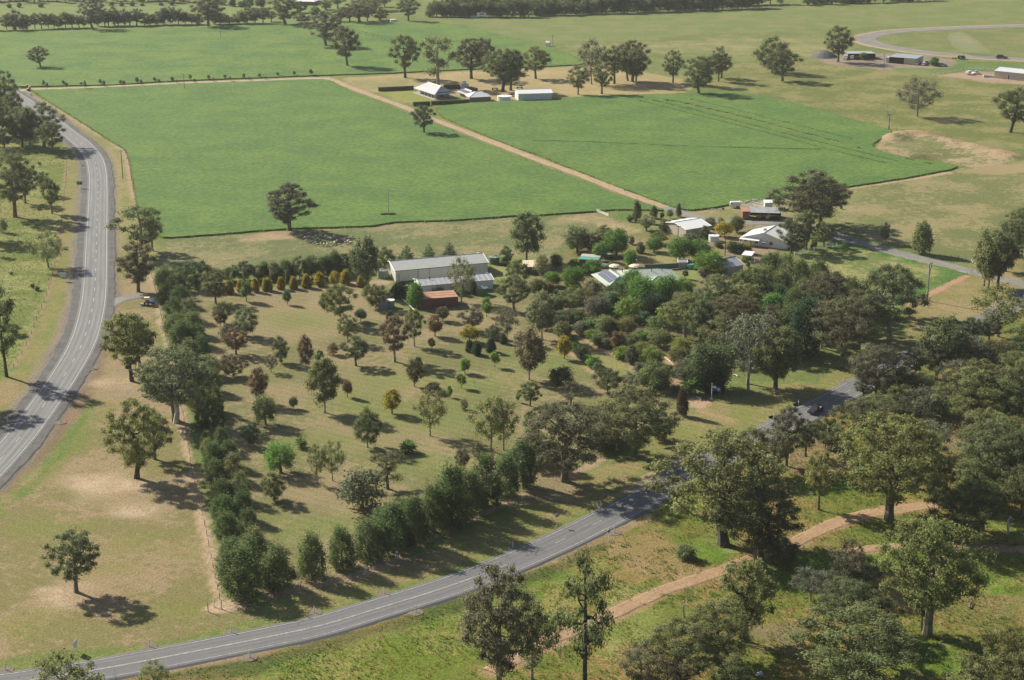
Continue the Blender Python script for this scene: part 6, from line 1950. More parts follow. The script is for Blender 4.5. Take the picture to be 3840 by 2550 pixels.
# around the sheds
T('b2', 885, 1160, 690, 260, 'tallgum', 'shade', 'tall dark gum at the left end of the long cream shed', bark='brown', idx=2)
T('b2', 1240, 960, 742, 200, 'cedar', 'pine', 'leftmost of three dark cedars behind the long cream shed')
T('b2', 1440, 945, 732, 160, 'cedar', 'pine', 'middle one of three dark cedars behind the long cream shed')
T('b2', 1620, 930, 720, 180, 'cedar', 'dark', 'rightmost and darkest of three cedars behind the long cream shed')
T('b2', 1725, 1258, 850, 215, 'airygum', 'olive', 'white-trunked gum in front of both long sheds', bark='white')
T('b2', 965, 1312, 1098, 185, 'brushgum', 'dolive', 'dense bushy tree left of the two grey water tanks')
T('b2', 655, 1440, 1092, 275, 'gum', 'olive2', 'broad gum at the top of the lawn left of the grey tanks', bark='pale')
T('b2', 510, 1305, 1200, 95, 'shrub', 'dolive', 'small dark shrub tucked behind the broad gum at the top of the lawn')
T('b2', 1088, 1416, 1335, 75, 'cone', 'dark', 'dark ball-shaped shrub below the grey water tanks')
T('b2', 1180, 1215, 1083, 165, 'shrub', 'dark', 'dark spreading bush at the left gable of the lower shed')
T('b2', 1320, 1300, 1085, 155, 'cypress', 'green', 'upright cypress against the left end of the red flat-roofed block')
T('b2', 1412, 1180, 1103, 80, 'shrub', 'pine2', 'leftmost clipped bush along the lower shed wall')
T('b2', 1510, 1172, 1093, 135, 'shrub', 'green', 'wide bright bush along the lower shed wall')
T('b2', 1690, 1190, 1083, 100, 'shrub', 'dark', 'dark bush along the lower shed wall behind the white-trunked gum')
T('b2', 1825, 1185, 1055, 85, 'cypress', 'dark', 'dark upright cypress at the right end of the lower shed wall')
T('b2', 1590, 1302, 1243, 45, 'sapling', 'pale', 'pale little sapling in front of the red flat-roofed block')
T('b2', 2190, 1337, 1035, 270, 'gum', 'dolive', 'pale-stemmed gum right of the green tank by the lower shed', bark='pale')
T('b2', 2220, 1110, 890, 200, 'brushgum', 'dolive', 'dark bushy gum right of the long cream shed')
T('b2', 2300, 905, 462, 300, 'tallgum', 'dolive', 'tall dense gum standing in the sheep paddock fence right of the sheds', bark='brown', idx=0)
T('b2', 2120, 922, 760, 110, 'brushgum', 'pine2', 'bush beside the round green tank behind the long shed')
T('b2', 2115, 935, 868, 90, 'shrub', 'pine', 'low dark bush right of the round green tank behind the long shed')
# specimen trees on the lawn
T('b2', 183, 1277, 1148, 72, 'youngtree', 'bluegreen', 'small blue-green tree alone on the lawn below the golden cypresses')
T('b2', 833, 1427, 1320, 108, 'youngtree', 'bluegreen', 'small umbrella-headed tree with own shadow left of the dark ball shrub')
T('b2', 715, 1612, 1358, 180, 'gum', 'olive', 'olive gum with thin stem directly below the broad lawn-top gum', bark='pale')
T('c2', 1135, 368, -50, 255, 'gum', 'rust', 'rust-tinged gum with pale stem in mid-lawn, tallest near the grey tanks', bark='pale')
T('c2', 1308, 232, -110, 170, 'gum', 'olive2', 'pale-stemmed gum just behind the rust-tinged gum', bark='white')
T('c2', 1490, 142, -40, 135, 'youngtree', 'rust', 'round rust-brown tree below the red flat-roofed block')
T('b2', 1560, 1425, 1305, 125, 'youngtree', 'brown', 'brownish round tree nearest below the red flat-roofed block')
T('b2', 1820, 1510, 1318, 210, 'gum', 'brown', 'brownish bushy gum behind the yellow wattle and dark cones', bark='brown')
T('c2', 1795, 195, 55, 170, 'youngtree', 'yellow', 'yellow-green wattle just behind the four dark cones')
T('c2', 1998, 160, 50, 140, 'youngtree', 'olive', 'olive round-headed tree behind the dark cones')
T('c2', 2127, 182, -108, 185, 'airygum', 'brown', 'sparse brown gum with dark straight stem right of the dark cones', bark='brown')
T('b2', 1948, 1388, 1222, 92, 'youngtree', 'bright', 'bright green young tree below the green tank by the lower shed')
for bx, by, top, w, lab in ((1793, 282, 178, 78, 'left dark conical shrub of the cluster on the lawn'), (1862, 308, 193, 98, 'front dark conical shrub of the cluster on the lawn'), (1985, 283, 163, 98, 'third dark conical shrub, standing apart right of the front pair'), (2093, 207, 123, 75, 'rearmost dark conical shrub of the cluster, furthest right')):
    T('c2', bx, by, top, w, 'cone', 'dark', lab)
for a in ((125, 377, 143, 135, 'brushgum', 'dolive', 'dark upright tree in the left of the lawn beside a narrow rusty gum'), (40, 462, 308, 115, 'airygum', 'brown', 'thin brown young tree in front of the dark upright tree'), (348, 457, 133, 135, 'tallgum', 'rust', 'narrow rusty gum left of the bright sapling on the lawn'),
          (470, 386, 273, 82, 'sapling', 'mint', 'pale bright sapling between the narrow rusty gum and the dark round gum'), (585, 307, 203, 105, 'lightshrub', 'rust', 'small loose brown tree behind the pale bright sapling'), (790, 402, 148, 230, 'gum', 'dolive', 'dark round gum with long oval shadow in the upper lawn'),
          (515, 818, 338, 280, 'tallgum', 'dolive', 'tallest gum in the left half of the lawn, white straight stem'), (225, 512, 455, 50, 'twig', 'brown', 'tiny bare shrub on the lawn left of the tallest gum'), (715, 682, 533, 88, 'youngtree', 'rust', 'small rust-brown tree right of the tallest lawn gum'),
          (240, 782, 680, 82, 'youngtree', 'grey', 'small ball-headed grey olive tree on the left of the lawn'), (1110, 828, 618, 165, 'youngtree', 'yellow', 'yellow-leaved tree in the middle of the lawn'), (895, 1128, 778, 220, 'brushgum', 'pine2', 'dark green upright tree with straight stem, lawn centre'),
          (1308, 588, 358, 155, 'tallgum', 'brown', 'brown-tinged gum in mid-lawn with bright bush behind'), (1345, 440, 330, 75, 'youngtree', 'green', 'green bush-like tree right behind the brown-tinged mid-lawn gum'), (1475, 645, 558, 155, 'shrub', 'brown', 'low dark brown bush behind the airy two-stemmed gum'),
          (1448, 1022, 618, 235, 'airygum', 'olive2', 'airy gum with curved stem right of the yellow tree'), (1757, 472, 343, 110, 'youngtree', 'bright', 'bright green round tree below the dark cones'), (1723, 602, 478, 95, 'sapling', 'lime', 'lime-green sapling in a mulch ring on the lawn'),
          (1838, 592, 470, 60, 'twig', 'olive', 'leafless sapling right of the lime-green sapling'), (1618, 682, 586, 52, 'sapling', 'bright', 'small bright sapling right of the low dark brown bush'), (1745, 792, 698, 80, 'lightshrub', 'pale', 'small pale tree with green tuft at its foot, right of the airy gum'),
          (2020, 417, 288, 92, 'sapling', 'lime', 'bright lime sapling in front of the dark cones'), (1462, 267, 163, 65, 'sapling', 'mint', 'small minty sapling in the upper lawn'), (1605, 262, 205, 22, 'twig', 'olive', 'tiny bare stick sapling in a mulch ring, upper lawn'),
          (2222, 727, 643, 42, 'sapling', 'bright', 'small bright sapling left of the gum thicket at the lawn edge'), (1985, 1162, 668, 290, 'airygum', 'olive2', 'left and broader of the two tall airy gums on the lower lawn'), (2098, 1148, 690, 235, 'airygum', 'olive2', 'right-hand tall airy gum on the lower lawn, curved pale stem'),
          (1730, 1330, 1138, 125, 'tallgum', 'brown', 'brown young gum behind the side-road windbreak, left one'), (1890, 1290, 1083, 135, 'gum', 'brown', 'brown round gum behind the side-road windbreak, right one'), (125, 1352, 1088, 300, 'weeping', 'green', 'green weeping pepper tree on the lower left lawn'),
          (448, 1452, 1083, 150, 'airygum', 'olive2', 'left of two slim airy gums on the lower lawn'), (583, 1422, 1063, 190, 'airygum', 'olive2', 'right and fuller of two slim airy gums on the lower lawn'), (-10, 925, 672, 230, 'weeping', 'pine2', 'grey-green weeping tree left of the ball-headed olive'),
          (60, 1595, 1348, 200, 'brushgum', 'olive', 'round grey gum beside the left windbreak, lower lawn'), (850, 1665, 1338, 400, 'lightshrub', 'grey', 'wide grey leafless-looking bush at the bottom of the lawn'), (1072, 1492, 1168, 300, 'tieredgum', 'brown', 'sparse gum with separate flat clumps at the bottom of the lawn')):
    T('c2', *a, bark='white' if 'white' in a[-1] else None)
for bx, by, top, w, i, lab in ((308, 1130, 1015, 118, 0, 'smaller palm on the lawn, near the weeping tree'), (1255, 1170, 1045, 155, 1, 'larger palm on the lawn, left of the airy gums')):
    T('c2', bx, by, top, w, 'palm', 'palm', lab, idx=i)
for a in (('b1', 1910, 1268, 985, 240, 'gum', 'dolive', 'gum where the left windbreak meets the golden cypress row'), ('b1', 1985, 1442, 1250, 190, 'gum', 'dolive', 'gum with pale stems at the upper left of the lawn'), ('b1', 2182, 1250, 1068, 105, 'youngtree', 'pine2', 'small dark tree below the left golden cypresses'),
          ('c1', 2180, 142, -115, 200, 'brushgum', 'dolive', 'dense dark round tree in the upper left lawn'), ('c1', 2090, 302, 70, 210, 'gum', 'rust', 'light brown airy tree beside the left windbreak'), ('c1', 2000, 190, 40, 130, 'lightshrub', 'grey', 'grey bush against the left windbreak, upper lawn'),
          ('c1', 2065, 502, 298, 200, 'brushgum', 'brown', 'brown-olive round tree right of the left windbreak'), ('c1', 2290, 732, 428, 160, 'tallgum', 'rust', 'tall rusty young gum left of the tallest lawn gum'), ('c1', 2222, 1115, 918, 125, 'brushgum', 'dark', 'dark pointed shrub by the left windbreak, mid-lawn'),
          ('c1', 1955, 60, -90, 110, 'tallgum', 'brown', 'thin brown gum next to the left windbreak top')):
    T(*a)
T('c2', 2323, 527, 88, 260, 'tallgum', 'brown', 'tall dark brown gum at the right of the lawn, white stem', bark='white')
T('c3', -30, 760, 540, 200, 'gum', 'dolive', 'round dark gum at the right side of the lawn above the roadside gums')
T('c2', 2335, 1062, 800, 150, 'tallgum', 'olive', 'slim gum right of the two tall airy gums')
# gardens round the houses
for a in (('b3', 390, 812, 588, 260, 'broadleaf', 'dolive', 'dark olive tree behind the green-roofed aviary'), ('b3', 530, 832, 638, 140, 'brushgum', 'brown', 'brownish tree between two dense trees behind the aviary'), ('b3', 590, 895, 740, 150, 'broadleaf', 'green', 'green tree at the foot of the biggest dense tree by the aviary'),
          ('b3', 735, 845, 605, 250, 'broadleaf', 'green', 'biggest dense deep-green tree behind the aviary'), ('b3', 620, 700, 580, 130, 'brushgum', 'olive', None), ('b3', 872, 745, 672, 52, 'shrub', 'dolive', None), ('b3', 1070, 812, 680, 155, 'broadleaf', 'green', 'round dark tree left of the pair of bright trees above the house lawn'),
          ('b3', 1122, 745, 632, 155, 'gum', 'olive', 'olive gum between the paddock and the white gabled shed'), ('b3', 945, 822, 728, 85, 'shrub', 'dolive', None), ('b3', 915, 545, 360, 85, 'cypress', 'dolive', 'taller cypress by the gate at the crop corner'), ('b3', 1065, 515, 403, 72, 'cypress', 'dolive', 'shorter cypress near the farm track end'),
          ('b3', 1000, 622, 488, 160, 'gum', 'olive', 'bushy olive gum above the dry bank left of the white gabled shed'), ('b3', 1170, 632, 528, 120, 'lightshrub', 'olive', None), ('b3', 1210, 515, 440, 62, 'youngtree', 'olive', None), ('b3', 1285, 502, 383, 55, 'cypress', 'dolive', 'slim cypress beside the end of the farm track'),
          ('b3', 1140, 525, 465, 45, 'youngtree', 'grey', None), ('b3', 850, 545, 490, 50, 'shrub', 'dolive', None), ('b3', 1565, 605, 508, 110, 'lightshrub', 'grey', 'grey feathery bush right of the white gabled shed'), ('b3', 1660, 572, 510, 65, 'lightshrub', 'grey', None), ('b3', 1690, 680, 552, 160, 'youngtree', 'yellow', 'yellow-flowered tree between the white shed and the white house'),
          ('b3', 1800, 640, 502, 150, 'broadleaf', 'dolive', 'dark tree in front of the open machinery shed'), ('b3', 1520, 695, 583, 80, 'shrub', 'pine', 'dark shrub at the right corner of the white gabled shed'), ('b3', 1300, 890, 692, 230, 'broadleaf', 'green', 'left one of two broad green trees above the house lawn'), ('b3', 1470, 890, 702, 210, 'broadleaf', 'green', 'right one of two broad green trees above the house lawn'),
          ('b3', 1560, 985, 808, 300, 'broadleaf', 'bright', 'broad bright tree left of the grey-roofed cottage'), ('b3', 1640, 1015, 903, 170, 'shrub', 'ygreen', 'yellow-green bush beside the grey-roofed cottage'), ('b3', 1500, 1032, 945, 90, 'shrub', 'olive', None), ('b3', 1760, 812, 718, 130, 'shrub', 'dolive', None), ('b3', 1840, 822, 730, 130, 'shrub', 'pine', None), ('b3', 1895, 828, 742, 90, 'shrub', 'yellow', 'yellow-flowering bush in front of the white house'),
          ('b3', 1640, 770, 720, 90, 'shrub', 'dolive', None), ('b3', 860, 945, 800, 135, 'broadleaf', 'bright', 'bright tree beside the clothes line at the house'), ('b3', 1345, 1052, 972, 60, 'sapling', 'grey', 'thin grey sapling on the house lawn'), ('b3', 75, 1022, 835, 130, 'lightshrub', 'pale', 'pale half-leafless tree left of the aviary'), ('b3', 200, 965, 838, 120, 'broadleaf', 'pine', None),
          ('b3', 362, 955, 878, 105, 'shrub', 'green', None), ('b3', 530, 1005, 888, 190, 'shrub', 'bright', 'big bright bush in front of the green aviary'), ('b3', 450, 985, 885, 100, 'shrub', 'pine', None), ('b3', 690, 950, 905, 80, 'lightshrub', 'lime', None), ('b3', 820, 965, 935, 50, 'lightshrub', 'lime', None),
          ('b3', 1880, 900, 850, 80, 'shrub', 'ygreen', None), ('b3', 1780, 900, 850, 90, 'shrub', 'grey', None), ('b3', 1900, 945, 895, 40, 'cone', 'green', None), ('b3', 1390, 740, 650, 160, 'lightshrub', 'grey', None)):
    T(*a)
GD = 'trees and shrubs of the house garden'
for bx, by, top, w, k, c in ((880, 1190, 985, 200, 'broadleaf', 'green'), (950, 1340, 1043, 260, 'broadleaf', 'green'), (1170, 1270, 1040, 250, 'broadleaf', 'green'), (1330, 1190, 1055, 190, 'broadleaf', 'bright'), (1060, 1400, 1180, 240, 'broadleaf', 'dark'), (1240, 1290, 1130, 170, 'broadleaf', 'bluegreen'), (170, 1115, 998, 140, 'broadleaf', 'bright'),
                             (350, 1135, 958, 190, 'broadleaf', 'bright'), (370, 1165, 1098, 130, 'shrub', 'lime'), (530, 1190, 1068, 170, 'lightshrub', 'grey'), (40, 1200, 1060, 160, 'broadleaf', 'dolive'), (140, 1180, 1090, 100, 'shrub', 'rust'), (745, 1180, 1078, 120, 'broadleaf', 'green'), (700, 1240, 1110, 150, 'broadleaf', 'pine'), (800, 1290, 1140, 140, 'shrub', 'pine'),
                             (840, 1420, 1225, 220, 'lightshrub', 'lime'), (980, 1455, 1338, 105, 'shrub', 'bluegreen'), (690, 1310, 1165, 130, 'shrub', 'bluegreen'), (600, 1260, 1170, 120, 'shrub', 'grey'), (440, 1270, 1138, 190, 'broadleaf', 'olive2'), (290, 1260, 1160, 160, 'shrub', 'olive'), (330, 1330, 1190, 160, 'brushgum', 'olive2'), (565, 1395, 1220, 230, 'broadleaf', 'grey'),
                             (300, 1430, 1320, 190, 'brushgum', 'olive'), (400, 1450, 1330, 130, 'shrub', 'dolive'), (640, 1550, 1388, 175, 'broadleaf', 'olive2'), (830, 1540, 1398, 160, 'broadleaf', 'olive2'), (430, 1545, 1430, 140, 'shrub', 'grey'), (200, 1340, 1200, 160, 'shrub', 'dolive'), (120, 1500, 1380, 140, 'brushgum', 'dolive'), (1100, 1560, 1380, 200, 'lightshrub', 'mint'), (1180, 1480, 1280, 180, 'lightshrub', 'lime'),
                             (560, 1330, 1250, 120, 'shrub', 'dark'), (720, 1390, 1290, 120, 'shrub', 'dark'), (1330, 1330, 1180, 190, 'broadleaf', 'green'), (230, 1470, 1380, 110, 'shrub', 'dark'), (510, 1470, 1400, 90, 'shrub', 'dark')):
    T('b3', bx, by, top, w, k, c, None, GD)
for bx, by, top, w, k, c in ((260, 135, 20, 150, 'shrub', 'olive'), (520, 165, 85, 130, 'lightshrub', 'lime'), (590, 225, 120, 140, 'shrub', 'dolive'), (650, 245, 160, 95, 'shrub', 'grey'), (750, 265, 103, 135, 'shrub', 'rust'), (880, 225, 128, 150, 'shrub', 'olive2'), (1120, 235, 93, 200, 'broadleaf', 'olive2'), (960, 310, 193, 160, 'broadleaf', 'ygreen'),
                             (790, 335, 238, 150, 'shrub', 'lime'), (870, 385, 228, 110, 'shrub', 'dolive'), (1050, 405, 248, 215, 'broadleaf', 'ygreen'), (1310, 310, 165, 180, 'broadleaf', 'ygreen'), (1290, 385, 248, 175, 'broadleaf', 'olive2'), (540, 415, 328, 130, 'shrub', 'bright'), (575, 465, 378, 95, 'shrub', 'grey'), (380, 280, 193, 100, 'shrub', 'mint'), (440, 335, 238, 125, 'shrub', 'brown'),
                             (480, 380, 310, 90, 'shrub', 'green'), (345, 240, 130, 105, 'shrub', 'ygreen'), (950, 460, 380, 130, 'shrub', 'grey'), (1090, 610, 395, 290, 'broadleaf', 'pine2'), (1000, 560, 430, 160, 'shrub', 'ygreen'), (1340, 550, 348, 180, 'broadleaf', 'grey'), (1190, 480, 400, 110, 'shrub', 'dark'), (1500, 610, 228, 300, 'broadleaf', 'pine'), (1640, 600, 240, 260, 'broadleaf', 'pine2'), (1580, 640, 420, 200, 'shrub', 'dark'), (700, 140, 30, 120, 'shrub', 'dolive')):
    T('c3', bx, by, top, w, k, c, None, GD)
for a in (('b3', 75, 1585, 1168, 240, 'tallgum', 'olive', 'tall gum between the lawn and the house garden, thin pale stem'), ('c3', 275, 342, 143, 125, 'youngtree', 'yellow', 'small yellow-brown tree on the lawn edge below the garden bed'), ('c3', 460, 492, 430, 20, 'twig', 'olive', 'thin staked sapling on the lawn tongue by the garden'), ('c3', 617, 388, 348, 12, 'twig', 'olive', 'thin stick sapling on the grass beside the garden path'),
          ('c3', 245, 575, 425, 230, 'shrub', 'dolive', 'wide low umbrella-shaped bush on the lawn'), ('c3', 660, 640, 425, 220, 'brushgum', 'dolive', 'dark round tree behind the roadside gums'), ('c3', 870, 600, 435, 210, 'deadtree', 'grey', 'half-dead pale tree behind the roadside gums'), ('c3', 860, 620, 470, 200, 'airygum', 'grey', 'thin grey tree among the pale dead limbs behind the roadside gums'),
          ('c3', 1655, 660, 478, 85, 'cypress', 'purple', 'dark purple column tree beside the flagpole'), ('c3', 1318, 845, 610, 105, 'cypress', 'purple', 'dark purple-brown column tree left of the sandy entrance'), ('c3', 330, 760, 540, 210, 'tieredgum', 'brown', 'brownish gum crown at the lawn corner behind the leftmost roadside gum')):
    T(*a)
for r, bx, by, top, w, i, lab in (('b3', 480, 1505, 1370, 180, 0, 'left palm in the upper garden bed'), ('b3', 690, 1425, 1330, 180, 1, 'palm in the middle of the upper garden bed'), ('b3', 185, 1205, 1125, 130, 0, 'small palm half hidden left of the house'), ('c3', 970, 180, 80, 140, 1, 'palm among the shrubs of the lower garden'), ('c3', 1390, 655, 470, 190, 1, 'big palm at the sandy entrance by the side road'), ('c3', 1262, 655, 545, 130, 0, 'smaller palm left of the big entrance palm')):
    T(r, bx, by, top, w, 'palm', 'palm', lab, idx=i)
# roadside gums and the wood behind the flagpole
for a in (('c3', 280, 1425, 725, 740, 'oldgum', 'brown', 'leftmost great gum on the side-road verge, dark forked trunk', None), ('c3', 895, 1205, 585, 660, 'oldgum', 'olive', 'great gum with stout split trunk in the middle of the side-road verge', None), ('c3', 620, 1130, 880, 330, 'brushgum', 'dolive', 'dark bushy gum between the two great verge gums', None), ('c3', 60, 1300, 1010, 260, 'brushgum', 'olive', 'bush under the leftmost great verge gum', None),
          ('c3', 480, 1060, 760, 360, 'gum', 'olive', 'gum behind and between the two great verge gums', None), ('c3', 1110, 1060, 800, 260, 'brushgum', 'dolive', 'dark gum right of the stout split trunk on the verge', None), ('c3', 700, 1060, 900, 200, 'shrub', 'ygreen', 'yellow-green bush between the two great verge gums', None),
          ('c3', 1340, 165, -235, 400, 'oldgum', 'olive2', 'gum with two bare white stems behind the garden', 'white'), ('c3', 1470, 250, -200, 260, 'gum', 'dolive', 'dark-trunked gum right of the white-stemmed one', 'dark'), ('c3', 1905, 630, 0, 300, 'deadtree', 'grey', 'great bleached dead gum behind the flagpole', 'dead'), ('c3', 1900, 560, -60, 420, 'airygum', 'grey', 'grey leafy part of the wood around the great bleached dead gum', None),
          ('c4', 160, 608, 75, 420, 'oldgum', 'olive2', 'yellow-olive gum on the verge right of the great dead gum', 'brown'), ('c4', 752, 432, -190, 500, 'oldgum', 'brown', 'broad brown-grey gum with white limbs on the upper verge', 'brown'), ('c4', 1170, 168, -500, 500, 'oldgum', 'olive', 'tall pale-trunked gum at the top end of the wood', 'pale'), ('b4', 1180, 1380, 940, 420, 'gum', 'olive2', 'yellow-olive crown at the top end of the wood behind the tall gum', None)):
    T(*a[:-1], bark=a[-1], idx=0 if a[5] == 'deadtree' else None)
BW = 'trees of the wood behind the side-road verge'
for r, bx, by, top, w, k, c in (('b3', 1600, 1430, 1005, 330, 'oldgum', 'olive'), ('b3', 1880, 1310, 948, 270, 'brushgum', 'pine2'), ('b3', 1900, 1430, 1085, 280, 'gum', 'olive2'), ('b3', 1480, 1560, 1165, 300, 'gum', 'dolive'), ('b3', 1800, 1540, 1200, 300, 'gum', 'brown'), ('c3', 1760, 250, -210, 500, 'oldgum', 'brown'), ('b3', 2120, 1490, 1188, 260, 'broadleaf', 'green'), ('b3', 2020, 1250, 920, 240, 'pine', 'olive'),
                                ('b3', 2290, 1560, 1240, 260, 'pine', 'pine2'), ('c3', 2140, 240, -120, 330, 'gum', 'brown'), ('c3', 2145, 610, 60, 420, 'gum', 'olive2'), ('c3', 1640, 350, -20, 300, 'gum', 'olive'),
                                ('b4', 130, 1060, 788, 230, 'pine', 'pine'), ('b4', 265, 1100, 828, 190, 'pine', 'pine2'), ('b4', 375, 1130, 858, 200, 'pine', 'pine2'), ('b4', 540, 1160, 900, 210, 'pine', 'pine2'), ('b4', 690, 1180, 962, 150, 'pine', 'pine'), ('b4', 60, 1200, 925, 230, 'pine', 'pine2'), ('b4', 220, 1240, 960, 220, 'pine', 'olive'), ('b4', 400, 1290, 1010, 230, 'pine', 'pine2'),
                                ('b4', 0, 1330, 1040, 240, 'brushgum', 'olive'), ('b4', 160, 1350, 1080, 230, 'pine', 'pine'), ('b4', 320, 1400, 1120, 230, 'pine', 'pine2'), ('b4', 600, 1420, 1000, 420, 'oldgum', 'brown'), ('b4', 820, 1330, 1020, 230, 'pine', 'pine2'), ('b4', 920, 1340, 1080, 200, 'pine', 'pine'), ('b4', 880, 1560, 1150, 430, 'oldgum', 'brown'), ('b4', 480, 1500, 1200, 260, 'pine', 'pine'),
                                ('c4', 420, 330, -180, 340, 'pine', 'dark'), ('b4', 120, 1480, 1178, 220, 'broadleaf', 'green'), ('c4', 240, 250, -150, 240, 'pine', 'pine2'), ('c4', 60, 330, -60, 300, 'gum', 'brown'), ('c4', 570, 250, -180, 280, 'gum', 'brown'), ('c4', 900, 260, -80, 260, 'gum', 'dolive'), ('b4', 740, 1540, 1330, 240, 'brushgum', 'dark'), ('b4', 1000, 1420, 1200, 180, 'pine', 'pine')):
    T(r, bx, by, top, w, k, c, None, BW)
# by the white house and in the right paddock
for a in (('b4', 450, 640, 95, 600, 'oldgum', 'brown', 'huge brown gum towering over the open machinery shed', 'brown', 1), ('b4', 560, 560, 130, 420, 'oldgum', 'dolive', 'second great gum merged with the huge one by the machinery shed', 'brown', 2), ('b4', 300, 825, 520, 250, 'gum', 'shade', 'dark gum partly hiding the white house', 'dark', 1), ('b4', 430, 795, 440, 200, 'gum', 'dolive', 'slim dark gum right of the white house', 'dark', 2),
          ('b4', 590, 765, 545, 180, 'gum', 'dolive', 'small round gum by the white rail fence', 'brown', 0), ('b4', 500, 785, 700, 65, 'shrub', 'dolive', 'small dark shrub behind the white rail fence', None, 0), ('b4', 400, 775, 680, 70, 'lightshrub', 'olive', 'loose low bush behind the white rail fence', None, 0), ('b4', 690, 600, 460, 35, 'twig', 'dolive', 'thin young tree at the paddock edge right of the huge gum', None, 0),
          ('b4', 740, 432, 400, 28, 'shrub', 'dolive', 'tiny dark bush alone at the paddock edge', None, 0), ('b4', 1128, 738, 548, 88, 'tallgum', 'grey', 'narrow grey sapling tree beside the grey farm road', None, 1), ('b4', 1455, 832, 545, 180, 'cypress', 'olive', 'conical olive tree right of the narrow grey one by the farm road', None, 1),
          ('b4', 1502, 1245, 900, 190, 'snag', 'grey', 'tall bare dead trunk leaning beside the red soil strip', 'dead', 0)):
    T(*a[:-2], bark=a[-2], idx=a[-1])
RG = 'gums at the right edge by the farm road'
for bx, by, top, w, k in ((2008, 1118, 640, 240, 'tallgum'), (2045, 1142, 690, 230, 'tallgum'), (2125, 1138, 620, 280, 'gum'), (2190, 982, 545, 330, 'oldgum'), (2300, 862, 410, 320, 'oldgum'), (2400, 840, 440, 300, 'gum')):
    T('b4', bx, by, top, w, k, 'olive', None, RG, bark='dark')
